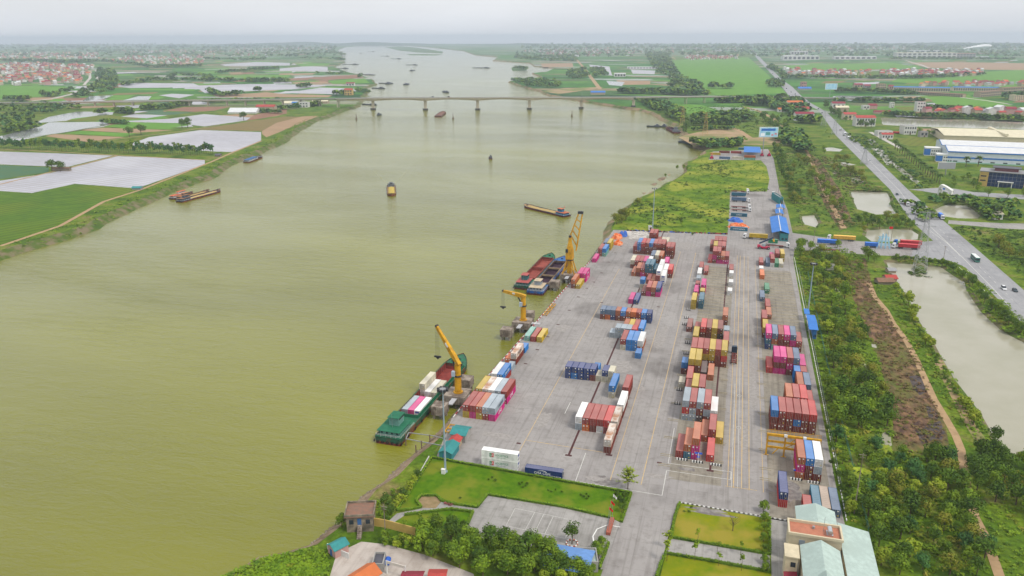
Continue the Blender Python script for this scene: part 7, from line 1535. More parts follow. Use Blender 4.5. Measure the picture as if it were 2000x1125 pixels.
mb = MB(); gp = [p for p in scatter([(1196,448),(1232,402),(1290,371),(1342,336),(1366,308),(1384,312),(1486,313),(1500,350),(1498,374),(1426,374),(1421,458),(1300,451)], 1500) if noise.noise((p[0]*.03, p[1]*.012, 5)) > .12]
clumps(mb, gp, .9, 2.0, 10, .4, .4)
clumps(mb, scatter([(1530,290),(1600,300),(1700,360),(1740,378),(1790,440),(1700,446),(1560,446),(1548,380)], 1100, 0, avoid=PONDAV), .7, 2.0, 9, .42, .45)
clumps(mb, scatter([(1700,262),(1760,310),(1840,365),(1790,372),(1740,330),(1690,290)], 300), .8, 1.8, 8, .42, .4); clumps(mb, scatter([(1850,440),(2030,452),(2030,560),(1950,510)], 420), .7, 1.8, 9, .42, .4)
clumps(mb, scatter([(1340,210),(1450,205),(1520,230),(1560,262),(1470,262),(1360,236)], 500), 1.2, 2.8, 8, .42, .4)
clumps(mb, [(at(1795,532)[0]+U(-5,5), at(1795,532)[1]+U(-5,5)) for _ in range(30)], .8, 1.5, 10, .4, .4, 0, -1.2)
mb.build('field_scrub', LM['dark'], None, kind='stuff')
mb = MB()
for i in range(len(Lc)-1):
    a, b = Vector(Lc[i]), Vector(Lc[i+1]); d = (b-a).length
    if a.y > 1500: continue
    for k in range(int(d/1.3)):
        p = a.lerp(b, R()); t_ = (b-a).normalized(); s = U(-7, 12); q = p+Vector((-t_.y, t_.x))*s
        if noise.noise((q.x*.03, q.y*.03, 0)) > -.25: clumps(mb, [(q.x, q.y)], .6, 1.6, 9, .42, .6, 0, min(0, s*.45))
mb.build('bank_vegetation', LM['mid'], None, kind='stuff')
# rubble on the near bank and quay foot
mb = MB(); rr = random.Random(8)
def stones(spots, s0, s1, zf):
    for x, y in spots:
        s = rr.uniform(s0, s1); z = zf(x, y); vs = [(x+s*a*rr.uniform(.6,1), y+s*b*rr.uniform(.6,1), z+s*c*.7) for a, b, c in ((1,0,0),(-1,0,0),(0,1,0),(0,-1,0),(0,0,1),(0,0,-1))]
        mb.add(vs, [(0,2,4),(2,1,4),(1,3,4),(3,0,4),(2,0,5),(1,2,5),(3,1,5),(0,3,5)])
sp = []
for i in range(len(Sw)-1):
    a, b, c = Vector(Sw[i]), Vector(Sw[i+1]), Vector(Sc[i])
    for k in range(int((b-a).length*2.5)): f = rr.random(); g = rr.random()**1.5; p = a.lerp(b, f).lerp(c+(b-a)*f, g*.8); sp.append((p.x, p.y, WZ+g*.8*-WZ))
D = {(x, y): z for x, y, z in sp}; stones(list(D), .2, .75, lambda x, y: D[(x, y)])
sp = []
for i in range(len(QW)-1):
    a, b = Vector(QW[i]), Vector(QW[i+1])
    for k in range(int((b-a).length*4)): f = rr.random(); g = rr.random(); p = a.lerp(b, f); sp.append((p.x-g*3.4, p.y, -.9+g*(WZ+.9)))
D = {(x, y): z for x, y, z in sp}; stones(list(D), .2, .6, lambda x, y: D[(x, y)])
for p in scatter([(1160,494),(1178,474),(1190,455),(1200,447),(1196,470),(1170,494)], 60): mb_ = p
mb.build('bank_rubble', mat('rubble', (.28,.24,.18), (.14,.11,.08), .8, .95, c3=(.35,.3,.24), sc3=.3, coord='pos'), None, kind='stuff')
# far woodland masses and tree lines
far = MB()
def fartree(x, y, s, k):
    h = s*1.5
    for i in range(26):
        th = U(0,6.283); ph = math.acos(U(-.3,1)); nx, ny, nz_ = math.sin(ph)*math.cos(th), math.sin(ph)*math.sin(th), math.cos(ph); rr = U(.65,1.1)*s
        c = (x+nx*rr, y+ny*rr, h*.55+nz_*h*.5); q = s*.38*U(.7,1.3); a = U(0,6.283); ca, sa = math.cos(a)*q, math.sin(a)*q; e = U(-.9,.9)
        far.add([(c[0]+ca, c[1]+sa, c[2]+e*q), (c[0]-sa, c[1]+ca, c[2]+.4*q), (c[0]-ca, c[1]-sa, c[2]-e*q), (c[0]+sa, c[1]-ca, c[2]-.4*q)], [(0,1,2,3)], k)
def farzone(poly, n, s0, s1):
    for x, y in scatter(poly, n): fartree(x, y, U(s0, s1), random.randrange(3))
def farline(pts, n, s0, s1, jit):
    for i in range(n):
        f = R()*(len(pts)-1); k = int(f); f -= k; a, b = pts[k], pts[k+1]; x, y = at(a[0]+(b[0]-a[0])*f+U(-jit,jit), a[1]+(b[1]-a[1])*f+U(-jit,jit)*.25); fartree(x, y, U(s0, s1), random.randrange(3))
farzone([(190,135),(222,138),(232,160),(226,176),(180,190),(140,196),(150,186),(185,168)], 220, 4, 8)
farzone([(0,205),(60,202),(150,206),(156,214),(90,224),(66,240),(0,246)], 120, 3, 6); farzone([(0,255),(50,248),(76,247),(60,255),(10,262)], 40, 4, 6)
for ln, n, s0, s1, j in (([(225,221),(250,220),(256,224)], 40, 4, 7, 4), ([(280,215),(330,212),(372,203)], 60, 4, 7, 3), ([(190,224),(206,220)], 14, 4, 6, 2), ([(200,240),(250,243)], 34, 3, 5, 3), ([(240,168),(300,157),(400,157),(410,153)], 110, 4, 8, 4), ([(400,158),(480,160),(560,160)], 90, 5, 9, 5), ([(410,180),(430,188),(470,186)], 46, 5, 8, 4), ([(496,178),(506,178)], 8, 6, 8, 2), ([(585,172),(602,170)], 14, 5, 8, 3),
    ([(420,144),(480,139),(540,134)], 80, 5, 8, 4), ([(560,108),(600,105),(660,104),(672,108)], 90, 6, 10, 5), ([(590,114),(660,116),(672,118)], 60, 5, 9, 4), ([(655,186),(690,184)], 20, 5, 8, 3), ([(698,178),(720,182)], 24, 3, 6, 3), ([(545,215),(600,208),(625,205)], 60, 3, 6, 5), ([(480,218),(545,222)], 30, 3, 5, 3), ([(400,202),(440,200),(545,198)], 60, 4, 6, 3), ([(200,120),(300,132),(400,130)], 120, 6, 10, 5), ([(0,120),(100,122),(190,122)], 160, 7, 12, 4), ([(400,116),(470,118),(520,116)], 80, 6, 10, 4),
    ([(330,152),(340,148),(420,150)], 40, 5, 8, 3), ([(700,152),(706,150)], 6, 5, 8, 2), ([(80,184),(100,190),(140,176)], 40, 4, 7, 4), ([(10,196),(56,196)], 30, 4, 7, 3), ([(600,142),(660,146),(672,142)], 20, 4, 6, 2)):
    farline(ln, n, s0, s1, j)
farzone([(1000,112),(1120,108),(1130,120),(1070,121),(1010,116)], 240, 6, 10); farzone([(1002,134),(1028,135),(1026,137)], 20, 6, 9); farzone([(998,158),(1050,156),(1100,162),(1090,172),(1030,170)], 130, 4, 7); farzone([(1108,142),(1140,136),(1150,150),(1130,156),(1110,154)], 80, 5, 9); farzone([(1154,136),(1180,136),(1186,150),(1160,152)], 60, 6, 9)
farzone([(1260,105),(1300,104),(1330,150),(1380,168),(1385,186),(1300,186),(1310,160),(1280,140)], 420, 6, 10); farline([(1210,182),(1300,184),(1380,188)], 150, 5, 9, 5); farline([(1388,172),(1400,172)], 10, 7, 10, 2); farline([(1412,174),(1428,172)], 10, 7, 10, 2); farzone([(1498,160),(1526,158),(1530,172),(1500,174)], 40, 5, 8)
farline([(1400,200),(1460,200),(1530,196)], 120, 5, 9, 6); farzone([(1240,198),(1300,206),(1330,220),(1340,240),(1320,236),(1290,222)], 160, 4, 8); farzone([(1350,232),(1460,224),(1470,240),(1430,240),(1355,242)], 130, 4, 8); farzone([(1440,205),(1500,210),(1535,222),(1548,240),(1600,246),(1560,200),(1480,198)], 220, 5, 9)
farzone([(1350,280),(1400,284),(1450,276),(1450,286),(1400,291),(1380,292)], 60, 3, 6); farzone([(1500,262),(1560,262),(1590,300),(1560,300),(1530,285)], 90, 4, 7); farline([(1632,180),(1700,182),(1790,186)], 90, 5, 8, 3); farline([(1725,226),(1800,230),(1900,232),(2000,237)], 220, 3, 6, 3); farline([(1630,200),(1730,200),(1800,200)], 60, 4, 7, 4); farline([(1810,214),(1960,218)], 60, 4, 6, 3)
farline([(1500,134),(1520,140),(1536,156)], 50, 6, 9, 4); farline([(1505,130),(1516,134)], 20, 6, 9, 3); farline([(1530,152),(1700,154),(1800,153),(1920,147)], 190, 5, 8, 4); farline([(1985,190),(2000,196),(1960,193)], 40, 6, 9, 4); farline([(1736,116),(1830,116),(1980,117)], 120, 7, 10, 3)
farzone([(1745,395),(1812,404),(1830,432),(1800,436),(1770,400)], 40, 1.5, 3); farzone([(1800,388),(1900,392),(1990,400),(1990,430),(1930,434),(1890,398),(1830,400)], 90, 2, 4); farzone([(1640,262),(1700,300),(1770,360),(1790,372),(1820,364),(1750,310),(1700,270)], 120, 1.2, 2.6)
farline([(1345,245),(1440,243)], 40, 4, 6, 3); farline([(1352,256),(1400,253),(1430,254)], 50, 2.5, 4, 2)
for y0, n in ((100, 520), (95, 620), (91, 520), (88.5, 380), (105, 420), (110, 300)):
    for q in range(n):
        px = U(-40, 2040)
        if 655 < px < 1010 and y0 > 88: continue
        if px < 740 and y0 > 100 and R() < .3: continue
        x, y = at(px, y0+U(-2, 2)); fartree(x, y, U(8, 14)*(1 if y0 > 96 else 1.6), random.randrange(3))
far.build('distant_woodland', [LM['blue'], LM['dark'], LM['mid']], None, kind='stuff')
print('trees', NT, 'far faces', len(far.f))
# ================================================================ vehicles and loose things in the yard
cabw = mat('cab_white', (.72,.73,.74), (.6,.6,.6), .8, .4); carb = mat('car_black', (.03,.03,.035), rough=.3)
def wheels(t, xs, ys, r=.5, w=.3, name='wheel'):
    for x in xs:
        for y in ys: mb = MB(); mb.cyl((x-w/2, y, r), (x+w/2, y, r), r, n=12); mb.cyl((x-w/2-.01, y, r), (x+w/2+.01, y, r), r*.5, n=8, k=1); mb.build(name, [tyre, steel], t)
def truck(px, py, rz, label, cabc='w', load=None, Ln=12.5, group='trucks at the port', tractor=True, trailer=True, lorry=False):
    """articulated truck pointing to +y before rotation; load = container colour or 'tipper_<c>'"""
    t = thing('truck', label, 'truck', (*at(px, py), Z1), rz, group); cm = {'w': cabw, 'b': mat('cab_blue', (.03,.15,.45), rough=.4), 'r': mat('cab_red', (.4,.03,.03), rough=.4), 'd': mat('cab_dark', (.03,.05,.08), rough=.4)}[cabc]
    if tractor:
        y0 = Ln+.3; mb = MB(); mb.box(-1.2, 1.2, y0+1.5, y0+3.4, .8, 3.1); mb.add([(-1.2,y0+3.4,.8),(1.2,y0+3.4,.8),(1.2,y0+3.75,1.0),(-1.2,y0+3.75,1.0),(-1.2,y0+3.75,1.9),(1.2,y0+3.75,1.9),(1.2,y0+3.4,3.0),(-1.2,y0+3.4,3.0)], [(0,1,2,3),(3,2,5,4),(4,5,6,7),(0,3,4,7),(1,6,5,2)]); mb.box(-1.0, 1.0, y0+1.3, y0+3.0, 3.1, 3.6)
        cb_ = mb.build('cab', cm, t); mb = MB(); mb.add([(-1.05,y0+3.77,1.95),(1.05,y0+3.77,1.95),(1.05,y0+3.5,2.85),(-1.05,y0+3.5,2.85)], [(0,1,2,3)]); mb.box(-1.22,-1.2,y0+2.3,y0+3.3,1.9,2.7); mb.box(1.2,1.22,y0+2.3,y0+3.3,1.9,2.7); mb.build('window', glass, cb_)
        mb = MB(); mb.box(-.5, .5, y0-3.2, y0+3.4, .55, .85); mb.build('chassis', dk, t); wheels(t, (-1.05, 1.05), (y0+2.9, y0-1.2, y0-2.5))
    if trailer:
        mb = MB()
        for x in (-.55, .55): mb.box(x-.12, x+.12, 0, Ln, .95, 1.3)
        for i in range(6): mb.box(-1.2, 1.2, .2+i*(Ln-.5)/5, .5+i*(Ln-.5)/5, 1.0, 1.32)
        mb.build('trailer', mat('trailer_red_brown', (.20,.05,.04), rough=.7) if not load else dk, t); wheels(t, (-1.05, 1.05), (1.6, 2.9, 4.2))
    if load:
        if load.startswith('tip'):
            c = {'b': (.03,.14,.5), 'r': (.42,.03,.04), 'y': (.6,.36,.06)}[load[-1]]; m = mat('box_'+load, c, tuple(x*.75 for x in c), .6, .5); mb = MB(); mb.box(-1.25, 1.25, 0, Ln, 1.33, 3.5)
            for i in range(int(Ln/1.0)):
                y = .3+i*1.0; mb.box(-1.33, -1.25, y, y+.2, 1.4, 3.45); mb.box(1.25, 1.33, y, y+.2, 1.4, 3.45)
            mb.build('cargo_box', m, t); mb = MB(); mb.gable(-1.25, 1.25, 0, Ln, 3.5, 3.75, 'y', over=.02, th=.05); mb.build('tarpaulin', mat('tarp_'+load, tuple(min(1,x*1.3+.05) for x in c), rough=.7), t)
        else:
            o = obj('container_body', BODY.get((load, L40)) or cont_body(L40, load), t, (-1.22, .1, 1.33)); obj('container_doors', DOOR.get(load) or cont_door(load), t, (-1.22, .08, 1.33))
    return t
# heading left: rz = +90deg, heading right: -90deg (port axes)
tl_ = HP; tr_ = -HP
truck(1499, 468.5, tl_, 'truck with white cab and long yellow container near the weigh station', 'w', 'y')
truck(1488, 481, tr_, 'truck with white cab and bare trailer by the reach stacker', 'w', None, 13.5)
t = truck(1433, 713, -.0, 'dark cab truck with empty trailer on the traffic lane', 'd', None, 10.5)
t = truck(1636, 479, tl_, 'blue box trailer standing alone on the access road', 'b', 'tip_b', 13, tractor=False)
truck(1670, 471.5, tl_, 'truck with yellow box and white cab behind the blue trailer', 'w', 'tip_y', 14)
truck(1714, 484.5, tl_, 'short blue box trailer left of the gate tower', 'b', 'tip_b', 8, tractor=False); truck(1640, 492, tl_, 'truck with white cab half hidden by the roadside trees', 'w', None, 11)
truck(1796, 488, tl_, 'front red box truck with white cab by the junction', 'w', 'tip_r', 13); truck(1799, 481, tl_, 'rear red box truck with blue cab by the junction', 'b', 'tip_r', 13)
# parked line at the edge of the grass field
for py, ld, cb_, tr, lab in ((374.5, None, 'w', True, 'farthest parked skeletal trailer truck beside the grass field'), (377.5, None, 'w', True, 'second farthest parked trailer truck beside the grass field'), (384, 't', 'w', False, 'teal container on trailer, farthest in the parked line'), (393.5, 's', 'w', True, 'slate container truck in the middle of the parked line'), (405.5, None, 'w', True, 'farther of two bare trailer trucks mid line'), (411.5, None, 'w', True, 'nearer of two bare trailer trucks mid line')):
    truck(1428, py, tr_, lab, cb_, ld, 11.5, tractor=tr, group='trucks parked beside the grass field')
tt = truck(1510, 385, 0, 'white tipper truck parked by the teal site office', 'w', None, 5)
def dir_at(p, q): a, b = at(*p), at(*q); return math.atan2(b[1]-a[1], b[0]-a[0])-HP
hwd = lambda py: dir_at((1690, 306), (1755, 370)) if py < 380 else dir_at((1795, 424), (1880, 503))
truck(1834, 424, hwd(424), 'covered lorry entering from the right side road', 'w', 'tip_b', 7, group='trucks on the highway'); truck(1768, 399, hwd(399), 'white cab tipper parked on the highway shoulder', 'w', None, 6, group='trucks on the highway'); truck(1756, 262, tl_, 'truck with blue cab and maroon container in walled yard', 'b', 'tip_r', 10, group='trucks on the highway'); truck(1641, 254, hwd(250), 'flatbed truck near the red roofed houses on the highway', 'w', None, 6, group='trucks on the highway')
def car(px, py, rz, c, label, Ln=4.5, W=1.8, Ht=1.5, cat='car', name='parked_car', suv=True, group='cars on the highway'):
    t = thing(name, label, cat, (*at(px, py), Z3), rz, group); m = mat('car_paint_%s' % label.split()[0], c, rough=.25); mb = MB(); a = Ln/2; w = W/2
    pr_ = [(-a, .35), (-a, .85), (-a*.92, .95), (-a*.5 if not suv else -a*.9, .98), (a*.45, .92), (a*.95, .75), (a, .6), (a, .35)]
    vs = [(x, y, z) for x in (-w, w) for y, z in pr_]; n = len(pr_); mb.add(vs, [(i, (i+1) % n, n+(i+1) % n, n+i) for i in range(n)]+[tuple(range(n)), tuple(range(n, 2*n))[::-1]])
    b = mb.build('body', m, t); g = [(-a*.88 if suv else -a*.6, .96), (-a*.75 if suv else -a*.35, Ht), (a*.15, Ht), (a*.5, .93)]; mb = MB(); vs = [(x*.92 if z < 1.2 else x*.8, y, z) for x in (-w, w) for y, z in g]; mb.add(vs, [(0,1,5,4),(1,2,6,5),(2,3,7,6),(0,3,2,1),(4,5,6,7)]); mb.build('window', glass, t)
    mb = MB(); mb.box(-w*.72, w*.72, g[1][0]+.05, g[2][0]-.05, Ht, Ht+.04); mb.build('roof', m, t); wheels(t, (-w+.08, w-.08), (-a*.62, a*.62), .33, .22); return t
car(1960, 565, hwd(500), (.72,.73,.75), 'white van on the highway at the right, left of dark car', 4.9, 1.9, 1.9, cat='van', name='van'); car(1982, 569, hwd(500), (.04,.06,.07), 'dark teal car on the highway right of white van')
car(1699, 316, hwd(316), (.75,.75,.75), 'single white car beside the palm avenue'); car(1752, 381, hwd(381), (.05,.06,.10), 'dark car on the highway before the side road'); car(1790, 425, hwd(425), (.65,.65,.65), 'light pickup near the highway bus stop'); car(1783, 416, hwd(425), (.5,.55,.6), 'silver van on the highway shoulder near the pond', 5.2, 2, 2.3, cat='van', name='van')
def bus(px, py, rz, c, c2, label, Ln=11, group='buses on the highway'):
    t = thing('bus', label, 'bus', (*at(px, py), Z3), rz, group); mb = MB(); mb.box(-1.25, 1.25, -Ln/2, Ln/2, .4, 1.5); mb.box(-1.22, 1.22, -Ln/2, Ln/2, 2.5, 3.1); mb.build('body', mat('bus_'+c2, c, rough=.35), t); mb = MB(); mb.box(-1.2, 1.2, -Ln/2+.03, Ln/2-.03, 1.5, 2.5); mb.build('window', glass, t); mb = MB(); mb.box(-1.15, 1.15, -Ln/2+.3, Ln/2-.2, 3.1, 3.2); mb.box(-.8, .8, 0, 2.5, 3.2, 3.4); mb.build('roof', mat('bus_roof', (.7,.72,.72)), t); wheels(t, (-1.1, 1.1), (-Ln*.3, Ln*.33), .48); return t
bus(1904, 509, hwd(500)+math.pi, (.05,.17,.14), 'green', 'dark green bus with pale roof on the highway', 11); bus(1657, 271, hwd(300), (.7,.72,.75), 'white', 'nearer white bus on the highway by the wetlands', 10); bus(1650, 263, hwd(300), (.6,.68,.72), 'white', 'farther white bus on the highway by the wetlands', 10)
for i, (px, py) in enumerate(((1476,112),(1484,120),(1498,134),(1509,145),(1516,154),(1524,164),(1536,174),(1545,181),(1553,185),(1541,188),(1605,222),(1598,214))):
    car(px, py, dir_at((1500,134),(1470,100)), random.choice([(.7,.7,.7),(.05,.05,.06),(.1,.15,.3)]), f'tiny distant vehicle on the straight highway, {(ORD+["eleventh","twelfth"])[i]} from the horizon' if i < 10 else ['tiny vehicle on the highway just past the flyover, right one','tiny vehicle on the highway just past the flyover, left one'][i-10], 9, 2.6, 3, group='distant traffic')
for px, py, lab in ((847,191.5,'pale truck crossing the bridge above the second river pier'),(878,191.2,'orange car crossing the bridge right of the pale truck')):
    b = min(range(len(BRIDGE)), key=lambda i: abs(feet[i][0]-px)); j = b+1 if feet[b][0] < px else b-1; f = (px-feet[b][0])/(feet[j][0]-feet[b][0]); p = BRIDGE[b][0].lerp(BRIDGE[j][0], f); q = car(px, 215, 0, (.5,.25,.1) if 'orange' in lab else (.6,.6,.62), lab, 8 if 'truck' in lab else 5, 2.5, 3 if 'truck' in lab else 1.6, group='vehicles on the bridge'); q.location = p+Vector((0,0,.05)); q.rotation_euler.z = math.atan2(BRIDGE[j][0].y-BRIDGE[b][0].y, BRIDGE[j][0].x-BRIDGE[b][0].x)-HP
# reach stacker
x, y = at(1492, 486)
t = thing('reach_stacker', 'crimson reach stacker holding a container near the weigh station', 'reach stacker', (x, y, Z1), tr_); rsm = mat('stacker_crimson', (.45,.02,.07), rough=.5)
mb = MB(); mb.box(-1.6, 1.6, -3.6, 3.6, .7, 1.7); mb.box(-1.5, 1.5, -4.3, -2.4, 1.0, 2.5); mb.build('body', rsm, t); wheels(t, (-1.7, 1.7), (-2.7, 2.8), .85, .7)
mb = MB(); mb.box(-.7, .7, -1.2, .6, 1.7, 3.4); mb.build('cab', mat('cab_glass', (.3,.4,.42), rough=.2), t); mb = MB(); mb.bar((0,-3.2,3.6), (0,5.4,8.0), .8, .9); mb.build('boom', mat('boom_dark', (.03,.05,.10), rough=.5), t)
mb = MB(); mb.bar((0,.6,1.8), (0,2.6,6.4), .4); mb.build('lift_cylinder', steel, t); mb = MB(); mb.bar((0,5.4,8), (0,5.6,6.2), .5); mb.box(-3.2, 3.2, 5.1, 6.1, 5.8, 6.2); mb.build('spreader', YEL, t)
for k, (px, py, z) in enumerate(((1500, 478.5, 1.4),)): container('G', at(px, py)[0]+6, at(px, py)[1], z, L20, 'green container carried on the trailer beside the reach stacker', rz=HP)
for px, py, c in ((1488,305,'r'), (1502,305,'r'), (1390,310,'o')):
    t = thing('forklift', {1488:'left crimson forklift before the north blue canopy',1502:'right crimson forklift before the north blue canopy',1390:'orange forklift left of the north yard containers'}[px], 'forklift', (*at(px, py), .03), 0, 'forklifts in the north yard'); mb = MB(); mb.box(-1.8, 1.8, -2.5, 2.5, .6, 2.0); mb.box(-1.6, 1.6, -2.5, -.8, 2, 2.8); mb.build('body', rsm, t); wheels(t, (-1.7, 1.7), (-1.8, 1.8), .8, .6); mb = MB(); mb.box(-.8, .8, -.8, .8, 2, 3.8); mb.build('cab', glass, t); mb = MB(); mb.bar((0,-1,3.4), (0,4,5.5), .6); mb.build('boom', rsm, t)
# north yard containers lying broadside
for px, py, codes, lab in ((1426,311,'s','slate container broadside at the left of the north yard'), (1451,311,'c','cream container broadside in the middle of the north yard'), (1475,313,'ao','container broadside at the right of the north yard'), (1448,300,'r','dark red container broadside behind the cream one, north yard'), (1425,299.5,'b','brown container at the back left of the north yard'), (1407,303,'y','yellow container at far left of the north yard'), (1462,293,'t','teal container at the back near the blue canopy, north yard')):
    for lv, c in enumerate(codes): x, y = at(px, py); container(c, x, y, Z1+lv*HC, L40, (CC[c][0]+' top ' if lv else 'aqua lower ')+lab if len(codes) > 1 else lab, rz=HP, group='containers in the north yard')
for px, py, c, tx, lab in ((1460,452,'t','NORTH EXPRESS','teal lettered container broadside before the orange tarpaulin heap'), (1459,424,'t','EXPRESS','teal lettered container broadside behind the blue tarpaulins')):
    x, y = at(px, py); cc_ = container(c, x, y, Z1, L40, lab, rz=HP, group='containers by the parked trucks'); side_text(cc_, tx, 1.1, wt, 6.1, 1.3, -1)
# tarpaulin heaps
def heap(px, py, rx, ry, h, m, lab, cat='tarpaulin', name='tarpaulin_heap', group='tarpaulin covered heaps'):
    mb = MB(); NX = 16; NY = 8; sd_ = R()*50; x, y = at(px, py)
    for j in range(NY+1):
        f = j/NY
        for i in range(NX): a = i*2*math.pi/NX; r = (1-f)**.6; nn = noise.noise((math.cos(a)*1.7+sd_, math.sin(a)*1.7, f*2)); rr = r*(1+.3*nn); mb.v.append((rx*rr*math.cos(a), ry*rr*math.sin(a), h*(1-(1-f)**2)*(1+.5*noise.noise((math.cos(a)*3*r+sd_, math.sin(a)*3*r, 1)))))
    mb.f = [(j*NX+i, j*NX+(i+1) % NX, (j+1)*NX+(i+1) % NX, (j+1)*NX+i) for j in range(NY) for i in range(NX)]; mb.m = [0]*len(mb.f)
    return mb.build(name, m, None, loc=(x, y, 0), label=lab, cat=cat, group=group)
otm = mat('tarp_orange', (.62,.11,.01), (.48,.08,.01), .5, .6, .5, c3=(.75,.3,.15), sc3=.5); btm = mat('tarp_blue', (.03,.10,.40), (.05,.15,.5), .6, .6, .4); wtm = mat('sacks_white', (.6,.58,.55), (.42,.38,.34), .8, .8, .6)
heap(1207, 477, 3.2, 3.8, 2.4, otm, 'nearest orange tarpaulin heap beside the yellow quay stack'); heap(1205, 465, 4, 5, 2.8, otm, 'tall orange tarpaulin heap at the north quay corner'); heap(1217, 461, 3.4, 3.4, 3.2, btm, 'blue tarpaulin heap against the orange heap'); heap(1441, 444, 8, 5, 3.0, otm, 'orange tarpaulin heap behind lettered teal container'); heap(1437, 432, 5.5, 4.5, 2.6, btm, 'blue tarpaulin heap behind the orange heap near parked trucks')
mb = MB()
for x, y in scatter([(1222,452),(1262,452),(1268,466),(1232,467)], 230): s = U(.4,1.2); a = U(0,3); mb.box(x-s, x+s, y-s*.7, y+s*.7, .03, U(.1,.45))
mb.build('white_sacks', wtm, None, kind='stuff')
mb = MB()
for i in range(150): f = R(); x, y = at(1225+195*f, 450.5+7*f+U(-.6,.6)); s = U(.3,.8); mb.box(x-s, x+s, y-s*.5, y+s*.5, 0, U(.3,.9), random.randrange(5))
mb.build('scrap_line', [tyre, mat('scrap_brown', (.12,.07,.05)), btm, mat('scrap_red', (.35,.04,.05)), dk], None, kind='stuff')
# gate tower by the access road: white-blue frame with a red flag
t = thing('gate_tower', 'pale blue steel gate frame with a red flag by the access road', 'gate', (*at(1725, 486), 0)); lb = mat('frame_light_blue', (.30,.55,.70), rough=.5); mb = MB()
for x in (-4, -1.4, 1.4, 4): mb.bar((x,0,0), (x*.6,0,11-abs(x)*.9), .4); mb.bar((x,3,0), (x*.6,3,11-abs(x)*.9), .4)
for z in (2.5, 5, 7.5): mb.bar((-3.4,0,z), (3.4,0,z), .3); mb.bar((-3.4,3,z), (3.4,3,z), .3)
mb.build('frame', lb, t); mb = MB(); mb.cyl((2,1,8), (2,1,15), .12, n=6); mb.build('pole', steel, t); mb = MB(); mb.box(2, 4.2, .95, 1.05, 13.4, 14.9); mb.build('flag', flagred, t)
# drifting steam from a far stack
mb = MB()
x0, y0 = at(1885, 98); sm_ = []
t = None
for i in range(14):
    f = i/13; c = (x0+f*190, y0+f*60, 12+26*f**.7); r = 12+16*f*(.6+R())
    vs = []; n = 8
    for j in range(5):
        ph = math.pi*(j+.5)/5-HP
        for k in range(n): a = k*2*math.pi/n; q = r*(1+.25*noise.noise((i*3.1+math.cos(a), math.sin(a), j))); vs.append((c[0]+1.7*q*math.cos(ph)*math.cos(a), c[1]+q*math.cos(ph)*math.sin(a), c[2]+.55*q*math.sin(ph)))
    mb.add(vs, [(j*n+k, j*n+(k+1) % n, (j+1)*n+(k+1) % n, (j+1)*n+k) for j in range(4) for k in range(n)]+[tuple(range(n))[::-1], tuple(range(4*n, 5*n))])
mb.build('steam_plume', mat('steam_white', (.85,.85,.86), rough=1), None, kind='stuff')
